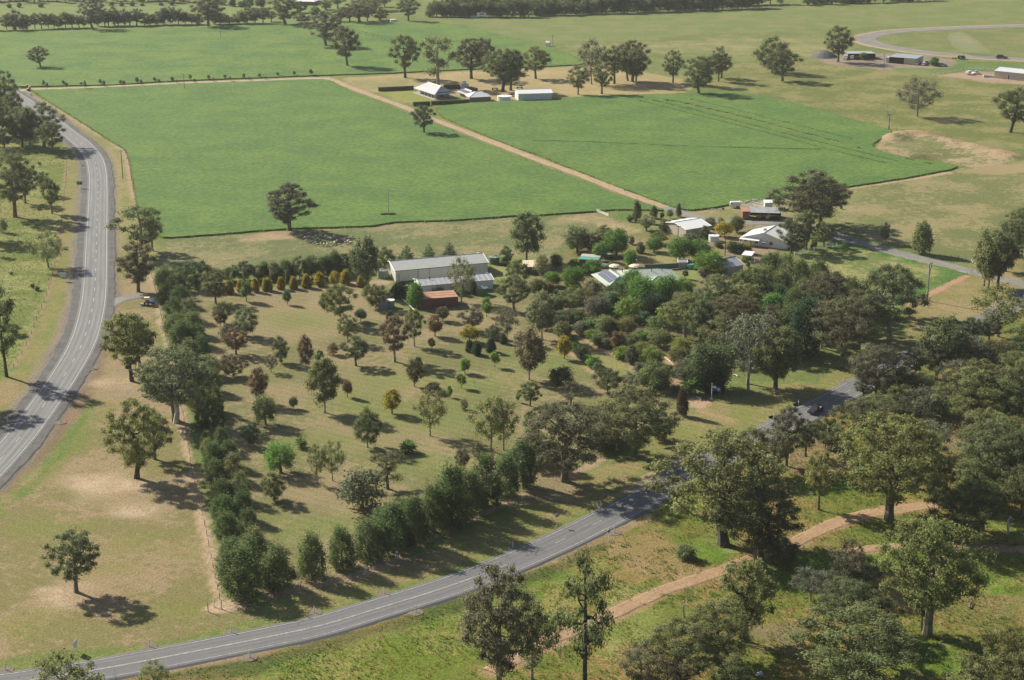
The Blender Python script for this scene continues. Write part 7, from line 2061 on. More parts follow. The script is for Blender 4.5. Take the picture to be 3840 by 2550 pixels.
# bush block, bottom right
BB = 'gums of the bush block beyond the side road'
for r, bx, by, top, w, k, c in (('c4', 2130, 145, -320, 460, 'airygum', 'olive2'), ('c4', 1060, 702, 228, 500, 'oldgum', 'brown'), ('c4', 1135, 790, 545, 170, 'gum', 'dolive'), ('c4', 940, 690, 520, 190, 'gum', 'shade'), ('c4', 1580, 520, 215, 320, 'gum', 'olive'), ('c4', 1400, 500, 240, 200, 'gum', 'dolive'), ('c4', 1635, 490, -10, 330, 'tallgum', 'dolive'), ('c4', 1730, 430, 60, 230, 'gum', 'dolive'), ('c4', 1780, 412, 145, 270, 'airygum', 'grey'),
                                ('c4', 1905, 432, 145, 320, 'airygum', 'grey'), ('c4', 2080, 440, 180, 300, 'airygum', 'brown'), ('c4', 2361, 300, 40, 320, 'gum', 'dolive'), ('c4', 1900, 210, -20, 260, 'gum', 'shade'), ('c4', 2050, 200, -20, 220, 'gum', 'grey'), ('c4', 1700, 270, -10, 240, 'gum', 'dolive'), ('c4', 1405, 700, 470, 380, 'oldgum', 'olive'), ('c4', 1260, 660, 430, 240, 'brushgum', 'dolive'), ('c4', 1460, 895, 600, 460, 'airygum', 'grey'), ('c4', 1640, 830, 560, 250, 'gum', 'dolive'),
                                ('c4', 1880, 968, 425, 540, 'oldgum', 'olive'), ('c4', 1945, 942, 440, 330, 'gum', 'dolive'), ('c4', 2300, 1000, 330, 460, 'oldgum', 'dolive'), ('c4', 2150, 800, 450, 300, 'gum', 'olive'), ('c4', 600, 1125, 860, 200, 'brushgum', 'shade'), ('c4', 930, 1050, 690, 430, 'oldgum', 'olive'), ('c4', 720, 1172, 940, 240, 'brushgum', 'olive'), ('c4', 1510, 1190, 880, 330, 'airygum', 'grey'), ('c4', 1400, 1490, 960, 420, 'oldgum', 'dolive'),
                                ('c4', 255, 1292, 755, 330, 'oldgum', 'grey'), ('c4', 425, 1205, 880, 240, 'gum', 'dolive'), ('d4', 540, 55, -470, 270, 'gum', 'olive2'), ('c4', 145, 1365, 960, 280, 'airygum', 'grey'), ('c4', -60, 1370, 940, 300, 'gum', 'olive'), ('c4', 2080, 1510, 880, 660, 'oldgum', 'olive'), ('c4', 1900, 1640, 1225, 380, 'gum', 'olive'), ('c4', 2320, 1560, 1000, 420, 'oldgum', 'dolive'), ('c4', 2350, 1250, 900, 300, 'gum', 'dolive'),
                                ('d4', 800, 770, 315, 300, 'airygum', 'brown'), ('d4', 960, 770, 465, 240, 'airygum', 'grey'), ('d4', 790, 1140, 685, 520, 'oldgum', 'olive'), ('d4', 1060, 1150, 810, 360, 'gum', 'olive'), ('d4', 620, 900, 590, 260, 'airygum', 'grey'), ('d4', 880, 1640, 1000, 1040, 'oldgum', 'olive'), ('d4', 2240, 1640, 1135, 520, 'oldgum', 'olive2'), ('d4', 1930, 1940, 1365, 520, 'gum', 'olive2'), ('d4', 2400, 1800, 1300, 420, 'gum', 'olive'),
                                ('d4', 1800, 330, -160, 580, 'oldgum', 'dolive'), ('d4', 1990, 240, -180, 380, 'gum', 'olive'), ('d4', 2340, 120, -330, 380, 'gum', 'dolive'), ('d4', 1452, 1122, 600, 240, 'gum', 'dolive'), ('d3', 2015, 505, -160, 640, 'oldgum', 'dolive'), ('d3', 1350, 490, 375, 180, 'shrub', 'olive'), ('d3', 1620, 1420, 880, 640, 'oldgum', 'olive2'), ('d3', 1290, 1600, 1050, 620, 'oldgum', 'olive'), ('d3', 1180, 1800, 1400, 420, 'gum', 'brown'), ('d3', 1720, 1760, 1350, 380, 'gum', 'olive'),
                                ('c4', 1060, 960, 650, 300, 'airygum', 'olive'), ('c4', 1230, 830, 570, 260, 'gum', 'olive2'), ('c4', 1980, 1180, 780, 320, 'gum', 'olive'), ('c4', 2200, 1210, 840, 360, 'airygum', 'olive2'), ('c4', 1750, 620, 350, 260, 'airygum', 'grey'), ('c4', 2250, 600, 270, 320, 'gum', 'olive'), ('c4', 1930, 620, 340, 300, 'gum', 'olive2'), ('d4', 470, 860, 580, 280, 'airygum', 'grey'), ('d4', 560, 1480, 1160, 280, 'gum', 'olive2'), ('d4', 1180, 1450, 1080, 320, 'gum', 'olive'), ('d3', 950, 1660, 1250, 340, 'airygum', 'grey'), ('c4', 1560, 1560, 1180, 260, 'brushgum', 'olive'), ('d4', 2030, 60, -250, 320, 'airygum', 'olive'), ('d2', 2350, 1560, 860, 420, 'airygum', 'dolive'), ('d3', 2200, 560, 300, 260, 'brushgum', 'dolive')):
    T(r, bx, by, top, w, k, c, None, BB)
for a in (('d4', 1160, 148, -760, 900, 'oldgum', 'olive2', 'great yellow-olive gum with thick pale trunk beside the upper red track', 'brown', 2), ('d4', 1505, 1168, 115, 860, 'oldgum', 'olive2', 'great leaning gum in the green grass, lower right', 'brown', 3), ('d3', 1690, 368, -640, 1020, 'oldgum', 'olive2', 'great stout-trunked gum leaning over the side road', 'dark', 0), ('d3', 1880, 1220, 488, 500, 'gum', 'olive2', 'two-stemmed yellow-olive gum right of the red dirt track', 'dark', 3),
          ('d3', 455, 1660, 465, 470, 'tieredgum', 'dolive', 'tall gum with stacked clumps at the lower end of the red dirt track', 'dark', 1), ('d2', 2060, 1700, 540, 640, 'oldgum', 'brown', 'big brown-grey gum at the bottom edge left of the red dirt track', 'brown', 1)):
    T(*a[:-2], bark=a[-2], idx=a[-1])
T('d4', 2215, 260, 120, 240, 'deadtree', 'grey', 'fallen bleached limb standing in bright grass at the right edge', bark='white', idx=1)
T('d3', 1330, 1010, 850, 200, 'deadtree', 'grey', 'grey dead branch poking up left of the two-stemmed gum', bark='dead', idx=1)

# ------------------------------------------------------------------ long grass of the bush block and roadside
def tuft_field(name, spec, m, fringe=()):
    """one sheet of grass tufts; spec: list of (polygon, tufts per 100 m2, height, tint lo, tint hi)"""
    vs, fs, ti = [], [], []
    n = 0
    for poly, dens, h, lo, hi in spec:
        x0, x1 = min(p.x for p in poly), max(p.x for p in poly)
        y0, y1 = min(p.y for p in poly), max(p.y for p in poly)
        k = int((x1 - x0) * (y1 - y0) * dens / 100)
        X, Y = rng.uniform(x0, x1, k), rng.uniform(y0, y1, k)
        c = np.zeros(k, bool)
        for i in range(len(poly)):
            a, b = poly[i], poly[(i + 1) % len(poly)]
            if a.y == b.y: continue
            c ^= ((a.y > Y) != (b.y > Y)) & (X < (b.x - a.x) * (Y - a.y) / (b.y - a.y) + a.x)
        clump = vnoise(X, Y, 3.0, 21) * 0.6 + vnoise(X, Y, 9.0, 22) * 0.4
        c &= clump > 0.36
        for ln, wd in ((SIDE, 6.2), (REDTRACK, 2.8), (REDTRACK2, 1.9), (HWY, 8.5)):
            L_ = np.array([(p.x, p.y) for p in ln[::2]])
            for q in L_: c &= (X - q[0]) ** 2 + (Y - q[1]) ** 2 > wd ** 2
        X, Y, clump = X[c], Y[c], clump[c]
        for x, y, q in zip(X.tolist(), Y.tolist(), clump.tolist()):
            hh = h * random.uniform(0.5, 1.2) * (0.5 + q)
            t = lo + (hi - lo) * min(1, max(0, (q - 0.42) * 3 + random.uniform(-0.25, 0.25)))
            a0 = random.uniform(0, 6.28)
            for j in range(3):
                a = a0 + j * 2.1
                w = hh * 0.55
                dx, dy = math.cos(a), math.sin(a)
                vs += [(x - dy * w * 0.5, y + dx * w * 0.5, -0.08), (x + dy * w * 0.5, y - dx * w * 0.5, -0.08), (x + dx * hh * 0.5 + dy * w * 0.3, y + dy * hh * 0.5 - dx * w * 0.3, hh)]
                fs.append((n, n + 1, n + 2))
                ti.append(t)
                n += 3
    for loop, h in fringe:
        for p in densify(loop, 0.22, 0.0):
            x, y = p.x + random.gauss(0, 0.45), p.y + random.gauss(0, 0.45)
            hh, a = h * random.uniform(0.3, 1.15), random.uniform(0, 6.28)
            w, dx, dy = hh * 0.8, math.cos(a), math.sin(a)
            vs += [(x - dy * w * 0.5, y + dx * w * 0.5, -0.05), (x + dy * w * 0.5, y - dx * w * 0.5, -0.05), (x + dx * hh * 0.4, y + dy * hh * 0.4, hh)]
            fs.append((n, n + 1, n + 2))
            ti.append(random.uniform(0.2, 0.95))
            n += 3
    me = bpy.data.meshes.new(name)
    me.from_pydata(vs, [], fs)
    at = me.attributes.new('tint', 'FLOAT', 'FACE')
    at.data.foreach_set('value', np.array(ti, np.float32))
    me.materials.append(m)
    o = link(name, me)
    o['kind'] = 'stuff'
    print(name, len(fs))
    return o


def grass_material():
    m = bpy.data.materials.new("long_grass")
    m.use_nodes = True
    nt = m.node_tree
    b = nt.nodes['Principled BSDF']
    b.inputs['Roughness'].default_value = 0.8
    b.inputs['Specular IOR Level'].default_value = 0.15
    at = N(nt, 'ShaderNodeAttribute', attribute_name='tint')
    rp = N(nt, 'ShaderNodeValToRGB')
    rp.color_ramp.elements[0].color = (0.30, 0.215, 0.075, 1)
    rp.color_ramp.elements[1].color = (0.26, 0.30, 0.115, 1)
    for pos, c in ((0.3, (0.23, 0.215, 0.05, 1)), (0.6, (0.135, 0.20, 0.03, 1)), (0.85, (0.155, 0.235, 0.045, 1))):
        e = rp.color_ramp.elements.new(pos)
        e.color = c
    nt.links.new(at.outputs['Fac'], rp.inputs['Fac'])
    nt.links.new(rp.outputs['Color'], b.inputs['Base Color'])
    tr = N(nt, 'ShaderNodeBsdfTranslucent')
    nt.links.new(rp.outputs['Color'], tr.inputs['Color'])
    ms = N(nt, 'ShaderNodeMixShader')
    ms.inputs['Fac'].default_value = 0.6
    nt.links.new(b.outputs['BSDF'], ms.inputs[1])
    nt.links.new(tr.outputs['BSDF'], ms.inputs[2])
    nt.links.new(ms.outputs['Shader'], nt.nodes['Material Output'].inputs['Surface'])
    return m


GM = grass_material()
BUSH = PL('d1', (700, 1650), (2361, 1330)) + PL('d2', (500, 1190), (1200, 980), (2000, 660)) + PL('d3', (400, 410), (1060, 90)) + PL('c4', (100, 1130), (500, 910), (900, 720), (1400, 470), (1900, 250)) + PL('c4', (2500, 100)) + PL('d4', (2700, 1700)) + PL('d1', (700, 1800))
LEFT = PL('a1', (-400, 1200), (520, 1200)) + PL('b1', (580, 0), (560, 300), (540, 600), (490, 850), (420, 1130), (310, 1400)) + PL('c1', (110, 400), (-60, 700), (-500, 1000))
tuft_field('long_grass', [(BUSH, 190, 0.34, 0.0, 1.0), (LEFT, 60, 0.36, 0.2, 1.0)], GM)
tuft_field('crop_fringe', [], GM, [(CROP_MAIN, 0.7), (CROP_RIGHT, 0.7), (CROP_TOP, 0.7)])

# ------------------------------------------------------------------ poles, signs, posts
def pole(r, bx, by, top, label, arm=True, m='timber', rad_=0.16):
    p = P(r, bx, by)
    h = height_at(p, r, top)
    t = thing('power_pole', label, 'pole', p)
    mb = MB(); mb.tube([(0, 0, -0.2), (0, 0, h)], [rad_, rad_ * 0.75], 8); part(t, 'post', mb, M[m])
    if arm:
        mb = MB(); mb.box((0, 0, h - 0.35), (2.2, 0.12, 0.14), 0.4); part(t, 'crossarm', mb, M[m])
        for s in (-0.95, 0, 0.95):
            mb = MB(); mb.lathe([(0.07, h - 0.28), (0.09, h - 0.15), (0.04, h - 0.05)], 6, (s * math.cos(0.4), s * math.sin(0.4), 0)); part(t, 'insulator', mb, M['white_paint'])
    return t


pole('b1', 1088, 165, -88, 'timber power pole on the right verge of the highway')
t = pole('b2', 1080, 495, 268, 'pole with pale lamp heads alone in the main crop', False, 'steel', 0.15)
for s in (-1, 1):
    mb = MB(); mb.box((0.7 * s, 0, height_at(P('b2', 1080, 495), 'b2', 264)), (0.9, 0.35, 0.25), 0.3 * s); part(t, 'lamp_head', mb, M['silver'])
t = thing('low_mound', 'small dark clump at the foot of the pole in the main crop', 'clump', P('b2', 1075, 492) + Vector((0, 0, 0.7)))
mb = MB(); mb.box((0, 0, 0.1), (6, 1.4, 0.3), 0.1, 0.7); part(t, 'clump', mb, M['hedge'])
pole('a1', 1633, 790, 655, 'power pole beside the gravel drive')
pole('a1', 1953, 340, 237, 'power pole in the middle of the top crop')
pole('a3', 172, 415, 310, 'power pole beside the small white pump shed')
pole('a4', 1118, 612, 475, 'power pole in front of the race-track sheds')
pole('b3', 1280, 705, 580, 'power pole at the corner of the white gabled shed')
pole('b3', 1697, 842, 665, 'power pole with crossarm near the white house')
pole('b2', 1905, 850, 755, 'thin mast behind the long cream shed', False, 'steel', 0.05)


def sign(name, label, r, bx, by, top, w, hfrac, m, rz=0.0, posts=2, cat='sign', back='steel'):
    p = P(r, bx, by)
    h = height_at(p, r, top)
    W = width_at(p, w)
    t = thing(name, label, cat, p, rz)
    ph = h * hfrac
    mb = MB(); mb.box((0, 0, h - ph / 2), (W, 0.06, ph)); board = part(t, 'board', mb, M[m])
    for s in ([-W * 0.32, W * 0.32] if posts == 2 else [0]):
        mb = MB(); mb.tube([(s, 0.09, -0.1), (s, 0.09, h - 0.05)], 0.05, 6); part(t, 'post', mb, M[back])
    return t, board, W, h, ph


M['sign_green'] = mat("road_sign_green", (0.05, 0.27, 0.18), 0.4)
M['sign_dgreen'] = mat("road_sign_dark_green", (0.01, 0.13, 0.06), 0.5)
M['sign_pale'] = mat("pale_sign_lettering", (0.62, 0.72, 0.72), 0.5)
M['sign_blue'] = mat("pale_blue_sign", (0.52, 0.62, 0.74), 0.5)
M['sign_yellow'] = mat("yellow_warning_sign", (0.70, 0.40, 0.03), 0.5)
M['sign_back'] = mat("bare_aluminium_sign_back", (0.28, 0.28, 0.30), 0.5, 0.1, 3.0, 0.3)
t, b, W, h, ph = sign('road_sign', 'green direction sign beside the highway, upper of the two road signs', 'b1', 708, 252, 186, 52, 0.5, 'sign_green')
for x0, x1, z0, z1, m in ((-0.42, 0.38, 0.74, 0.86, 'sign_pale'), (-0.46, 0.46, 0.93, 0.97, 'sign_pale'), (-0.46, 0.46, 0.03, 0.07, 'sign_pale')):
    mb = MB(); mb.box((W * (x0 + x1) / 2, -0.035, h - ph + ph * (z0 + z1) / 2), (W * (x1 - x0), 0.004, ph * (z1 - z0))); part(b, 'marking', mb, M[m])
mb = MB()
zz = h - ph * 0.55
mb.add([(-0.05 * W, -0.036, zz), (0.33 * W, -0.036, zz + 0.27 * ph), (0.27 * W, -0.036, zz - 0.25 * ph), (0.02 * W, -0.036, zz - 0.28 * ph), (0.10 * W, -0.036, zz - 0.1 * ph)], [(0, 4, 3, 2, 1)])
part(b, 'dark_patch', mb, M['sign_dgreen'])
t, b, W, h, ph = sign('information_sign', 'pale blue stepped information sign beside the highway, lower of the two road signs', 'b1', 560, 1070, 995, 68, 0.36, 'sign_blue')
mb = MB(); mb.box((0, 0, h - ph * 1.25), (W * 0.72, 0.06, ph * 0.5)); part(t, 'lower_board', mb, M['sign_pale'])
for z in (0.2, 0.45, 0.7):
    mb = MB(); mb.box((0.02 * W, -0.034, h - ph * z), (W * (0.7 - z * 0.3), 0.004, ph * 0.1)); part(b, 'text_line', mb, M['white_paint'])
p = P('b1', 735, 78); h = height_at(p, 'b1', 40)
t = thing('warning_sign', 'yellow diamond warning sign on the left verge of the highway', 'sign', p)
mb = MB(); mb.add([(0, 0, h), (0.5, 0, h - 0.5), (0, 0, h - 1.0), (-0.5, 0, h - 0.5), (0, 0.04, h), (0.5, 0.04, h - 0.5), (0, 0.04, h - 1.0), (-0.5, 0.04, h - 0.5)], [(0, 3, 2, 1), (4, 5, 6, 7), (0, 1, 5, 4), (1, 2, 6, 5), (2, 3, 7, 6), (3, 0, 4, 7)]); part(t, 'board', mb, M['sign_yellow'])
mb = MB(); mb.tube([(0, 0.07, -0.1), (0, 0.07, h - 0.2)], 0.04, 6); part(t, 'post', mb, M['steel'])
for r, bx, by, top, rz, lab in (('d3', 210, 212, 90, 0.15, 'grey-backed diamond sign on the lawn side of the side road'), ('d3', 667, 345, 228, 0.5, 'grey-backed diamond sign on the bush side of the side road')):
    p = P(r, bx, by); h = height_at(p, r, top)
    t = thing('warning_sign', lab, 'sign', p, rz)
    a = 0.53
    mb = MB(); mb.add([(0, 0, h), (a, 0, h - a), (0, 0, h - 2 * a), (-a, 0, h - a), (0, 0.04, h), (a, 0.04, h - a), (0, 0.04, h - 2 * a), (-a, 0.04, h - a)], [(0, 3, 2, 1), (4, 5, 6, 7), (0, 1, 5, 4), (1, 2, 6, 5), (2, 3, 7, 6), (3, 0, 4, 7)]); part(t, 'board', mb, M['sign_back'])
    mb = MB(); mb.tube([(0, -0.05, -0.1), (0, -0.05, h - 0.1)], 0.045, 6); part(t, 'post', mb, M['white_paint'])
p = P('d1', 672, 1325); h = height_at(p, 'd1', 1215)
t = thing('angled_sign', 'white sign board seen edge-on at the bottom left by the side road', 'sign', p, rad(79))
mb = MB(); mb.box((0, 0, h - 0.75), (1.5, 0.05, 1.4)); part(t, 'board', mb, M['white_paint'])
for s in (-0.5, 0.5):
    mb = MB(); mb.tube([(s, 0.06, -0.1), (s, 0.06, h - 0.1)], 0.04, 5); part(t, 'post', mb, M['steel'])
# roadside marker posts
dm = MB(); dm.box((0, 0, 0.5), (0.13, 0.05, 1.1)); dmesh = dm.mesh('marker_blade', M['white_paint'])
rm_ = MB(); rm_.box((0, -0.03, 0.88), (0.07, 0.012, 0.12)); rmesh = rm_.mesh('reflector', M['orange'])
mk = [('d1', 50, 1478), ('d1', 1322, 1272), ('d1', 2050, 1150), ('d1', 2211, 1368), ('d2', 422, 972), ('d2', 1037, 802), ('d2', 2180, 397), ('d2', 1320, 968), ('d2', 2010, 726), ('d3', 592, 27), ('d3', 717, 264), ('c3', 1428, 1205), ('c3', 2130, 862), ('c3', 2347, 752), ('c4', 762, 547), ('c4', 365, 752), ('c4', 147, 865), ('c1', 538, 908), ('c1', 820, 428), ('c1', 70, 912), ('c1', 980, 30)]
sx_ = sorted(mk, key=lambda q: P(*q).x)
hw = [q for q in mk if q[0] == 'c1']
sd = sorted([q for q in mk if q[0] != 'c1'], key=lambda q: P(*q).x)
for lst, word in ((sorted(hw, key=lambda q: -P(*q).y), 'white marker post beside the highway bend, counted from the far end'), (sd, 'white marker post along the side road, counted from the left')):
    for i, q in enumerate(lst):
        t = thing('marker_post', '%s %s' % (['first', 'second', 'third', 'fourth', 'fifth', 'sixth', 'seventh', 'eighth', 'ninth', 'tenth', 'eleventh', 'twelfth', 'thirteenth', 'fourteenth', 'fifteenth', 'sixteenth', 'seventeenth', 'eighteenth'][i], word), 'marker post', P(*q), 0.4, 'roadside marker posts', (1.4, 1.4, 1.3))
        link('blade', dmesh, t); link('reflector', rmesh, t)
        pad = MB(); pad.lathe([(1.15, -0.04), (1.05, 0.03)], 12); o_ = part(t, 'bare_pad', pad, M['pad'])
for q, lab in ((('d2', 867, 627), 'left white concrete marker bollard by the pine windbreak'), (('d2', 1153, 492), 'right white concrete marker bollard by the pine windbreak'), (('c3', 737, 1148), 'white concrete bollard between the two great verge gums')):
    t = thing('bollard', lab, 'bollard', P(*q))
    mb = MB(); mb.tube([(0, 0, -0.1), (0, 0, 1.25)], 0.19, 8); part(t, 'shaft', mb, M['concrete'])
    mb = MB(); mb.lathe([(0.2, 1.25), (0.26, 1.3), (0.26, 1.55), (0.1, 1.62)], 8); part(t, 'cap', mb, M['white_paint'])
    mb = MB(); mb.box((0, 0, 0.03), (0.8, 0.8, 0.1)); part(t, 'base', mb, M['concrete'])
for q, lab, m, tilt in ((('d1', 1843, 962), 'short post with orange cap at the bare soil corner', 'steel', 0), (('d1', 1893, 918), 'leaning yellow-topped white post at the bare soil corner', 'white_paint', 0.15), (('d1', 1962, 938), 'grey steel corner post at the bare soil corner', 'steel', 0)):
    t = thing('corner_post', lab, 'post', P(*q))
    mb = MB(); mb.tube([(0, 0, -0.1), (tilt * 2.0, 0, 1.7)], 0.1, 6); part(t, 'shaft', mb, M[m])
    mb = MB(); mb.tube([(tilt * 2.0, 0, 1.7), (tilt * 2.15, 0, 1.85)], 0.11, 6); part(t, 'cap', mb, M['sign_yellow'] if m == 'white_paint' else M['orange'] if 'orange' in lab else M['steel'])
# flagpole
p = P('c3', 1577, 705); h = height_at(p, 'c3', 563)
M['flag'] = mat("flag_cloth_blue", (0.02, 0.09, 0.30), 0.7)
M['flag_light'] = mat("flag_cloth_light_blue", (0.20, 0.48, 0.70), 0.7)
M['flag_white'] = mat("flag_cloth_white", (0.70, 0.66, 0.66), 0.7)
t = thing('flagpole', 'white flagpole with blue and white flag by the sandy entrance', 'flagpole', p)
mb = MB(); mb.tube([(0, 0, -0.1), (0, 0, h)], [0.09, 0.06], 8); part(t, 'pole', mb, M['white_paint'])
mb = MB(); mb.lathe([(0.02, h), (0.1, h + 0.08), (0.02, h + 0.18)], 8); part(t, 'finial', mb, M['white_paint'])
mb = MB(); mb.box((0, 0, 0.1), (0.9, 0.9, 0.35)); part(t, 'base', mb, M['concrete'])


def flag_piece(u0, u1, v0, v1, off):
    mb = MB()
    n = 10
    vs, fs = [], []
    for i in range(n + 1):
        u = u0 + (u1 - u0) * i / n
        for v in (v0, v1):
            vs.append((0.08 + u * 2.3, math.sin(u * 7) * 0.22 - off, h - 0.55 - v * 1.25 - 0.45 * u))
    for i in range(n): fs.append((2 * i, 2 * i + 1, 2 * i + 3, 2 * i + 2))
    return mb.add(vs, fs)


fl = part(t, 'flag', flag_piece(0, 1, 0, 1, 0), M['flag'])
part(fl, 'canton', flag_piece(0.02, 0.45, 0.02, 0.5, 0.012), M['flag_white'])
part(fl, 'stars', flag_piece(0.55, 0.85, 0.2, 0.75, 0.012), M['flag_light'])
t = thing('corner_post', 'grey gate post right of the flagpole', 'post', P('c3', 1650, 690))
mb = MB(); mb.tube([(0, 0, -0.1), (0, 0, 1.5)], 0.12, 6); part(t, 'shaft', mb, M['wood'])
for a, b, lab in ((('c3', 1145, 322), ('c3', 1245, 405), 'white log edging beside the garden path'), (('c3', 1440, 685), ('c3', 1490, 712), 'short white log edging at the sandy entrance'), (('c3', 1765, 485), ('c3', 1810, 502), 'pale fallen log in the wood by the dead gum')):
    a, b = P(*a), P(*b)
    t = thing('edging_log', lab, 'log', a)
    mb = MB(); mb.tube([Vector((0, 0, 0.15)), (b - a) * 0.5 + Vector((0.2, 0.1, 0.18)), b - a + Vector((0, 0, 0.15))], [0.17, 0.15, 0.12], 7); part(t, 'stem', mb, M['canopy'])
    mb = MB(); mb.tube([(b - a) * 0.6 + Vector((0.2, 0.1, 0.2)), (b - a) * 0.75 + Vector((0.4, 0.5, 0.6))], [0.08, 0.04], 5); part(t, 'branch_stub', mb, M['canopy'])
t = thing('roadside_table', 'small pale table-like stand on the bare patch near the top of the side road', 'stand', P('c4', 1205, 250))
mb = MB(); mb.box((0, 0, 1.6), (1.2, 0.5, 0.25)); part(t, 'top', mb, M['canopy'])
mb = MB(); mb.tube([(0, 0, -0.05), (0, 0, 1.5)], 0.07, 5); part(t, 'leg', mb, M['wood'])

# ------------------------------------------------------------------ fences
pm = MB(); pm.tube([(0, 0, -0.2), (0, 0, 1.2)], 0.07, 5); PMESH = pm.mesh('post', M['wood'])
wpm = MB(); wpm.tube([(0, 0, -0.1), (0, 0, 1.25)], 0.09, 5); WPMESH = wpm.mesh('post', M['white_paint'])


def fence(label, pts, gap=5.0, white=False, rails=(0.4, 0.75, 1.1)):
    ln = smooth_line(pts, gap)
    t = thing('rail_fence' if white else 'wire_fence', label, 'fence', ln[0])
    for i, p in enumerate(ln):
        o = link('post', WPMESH if white else PMESH, t)
        o.location = p - ln[0]
        s = random.uniform(0.85, 1.15)
        o.scale = (s, s, s if not white else 1)
        o.rotation_euler = (random.uniform(-0.05, 0.05), random.uniform(-0.05, 0.05), 0)
    for z in rails:
        mb = MB()
        mb.tube([p - ln[0] + Vector((0, 0, z)) for p in ln], 0.055 if white else 0.008, 4)
        part(t, 'rail' if white else 'wire', mb, M['white_paint'] if white else M['wood'])


fence('wire fence down the bare soil strip beside the left pine windbreak', PL('b1', (1340, 1020), (1370, 1130), (1400, 1240), (1430, 1400)) + PL('c1', (1450, 60), (1490, 260), (1550, 520), (1600, 740), (1640, 960), (1675, 1180), (1710, 1400)) + PL('d1', (1790, 100), (1830, 280), (1870, 480), (1905, 660), (1945, 850)), 4.5)
fence('wire fence between the side-road windbreak and the verge', PL('d1', (1962, 938), (2361, 870)) + PL('d2', (300, 750), (700, 648), (1000, 560), (1200, 440), (1500, 275), (1800, 125), (2100, -10)) + PL('c3', (200, 1420), (600, 1215)), 6.0)
fence('wire fence along the far edge of the right-hand crop', PL('a3', (1760, 805), (2000, 848), (2361, 925)) + PL('a4', (560, 975), (800, 1042), (1080, 1120), (1230, 1155)), 8.0)
fence('wire fence along the top of the dam bank', PL('a4', (1230, 1150), (1400, 1190), (1700, 1245), (2000, 1315), (2200, 1370), (2400, 1420)), 7.0)
fence('wire fence beside the red soil strip at the right', PL('b4', (1345, 1265), (1510, 1180), (1700, 1085), (1860, 1018), (1900, 1000)), 4.0)
fence('wire fence between the highway verge and the long grass', PL('a1', (590, 1420)) + PL('b1', (590, 120), (570, 320), (515, 800), (435, 1140), (325, 1420)) + PL('c1', (235, 230), (122, 420)), 6.0)
fence('wire fence along the right verge of the highway beside the crop', PL('a1', (310, 850), (560, 992), (800, 1142), (1080, 1312)) + PL('b1', (1135, 0), (1168, 200), (1208, 390), (1280, 640), (1330, 1000)), 6.0)
fence('white post-and-rail fence on the green paddock corner near the white house', PL('b4', (330, 838), (450, 812), (560, 788), (705, 758)), 2.6, True)
fence('white rail fence curving behind the white house', PL('b3', (1860, 622), (1930, 605), (2010, 608), (2100, 625)), 3.0, True)
fence('short white rail fence below the little white-roofed shed', PL('b3', (1915, 925), (2005, 905)), 2.6, True)
fence('white post fence leading to the long beige shed', PL('a4', (1555, 668), (1700, 640), (1840, 615)), 5.0, True)
fence('white pipe fence behind the yard of the long beige shed', PL('a4', (1868, 612), (2000, 618), (2100, 626)), 6.0, True)
fence('white rail gate in the paddock corner left of the cypresses', PL('b3', (562, 462), (610, 482), (665, 505)), 3.0, True)
fence('fence posts in the pasture by the farm road', PL('b4', (1600, 880), (1720, 865), (1780, 875), (1900, 905)), 5.0)
t = thing('farm_gate', 'pale pipe gate beside the grey farm road at the right', 'gate', P('b4', 1885, 905))
a, b = Vector((0, 0, 0)), P('b4', 1955, 940) - P('b4', 1885, 905)
for z in (0.3, 0.65, 1.0, 1.3):
    mb = MB(); mb.tube([a + Vector((0, 0, z)), b + Vector((0, 0, z))], 0.05, 4); part(t, 'bar', mb, M['pipe'])
for q in (a, b):
    mb = MB(); mb.tube([q, q + Vector((0, 0, 1.5))], 0.1, 6); part(t, 'gate_post', mb, M['wood'])

# ------------------------------------------------------------------ vehicles
def wheel(root, x, y, r, w):
    mb = MB(); mb.tube([(x, y - w / 2, r), (x, y + w / 2, r)], r, 14); o = part(root, 'wheel', mb, M['rubber'])
    s = 1 if y > 0 else -1
    mb = MB(); mb.tube([(x, y + s * w / 2, r), (x, y + s * (w / 2 + 0.02), r)], r * 0.55, 10); part(o, 'rim', mb, M['silver'])


def profile(mb, pts, w0, w1=None):
    """side outline (x,z) extruded across the vehicle, upper points narrower"""
    zmax = max(z for x, z in pts); zmin = min(z for x, z in pts)
    hw = lambda z: (w0 + ((w1 or w0) - w0) * (z - zmin) / (zmax - zmin)) / 2
    n = len(pts)
    vs = [(x, -hw(z), z) for x, z in pts] + [(x, hw(z), z) for x, z in pts]
    fs = [tuple(range(n)), tuple(range(2 * n - 1, n - 1, -1))] + [(i, n + i, n + (i + 1) % n, (i + 1) % n) for i in range(n)]
    return mb.add(vs, fs)


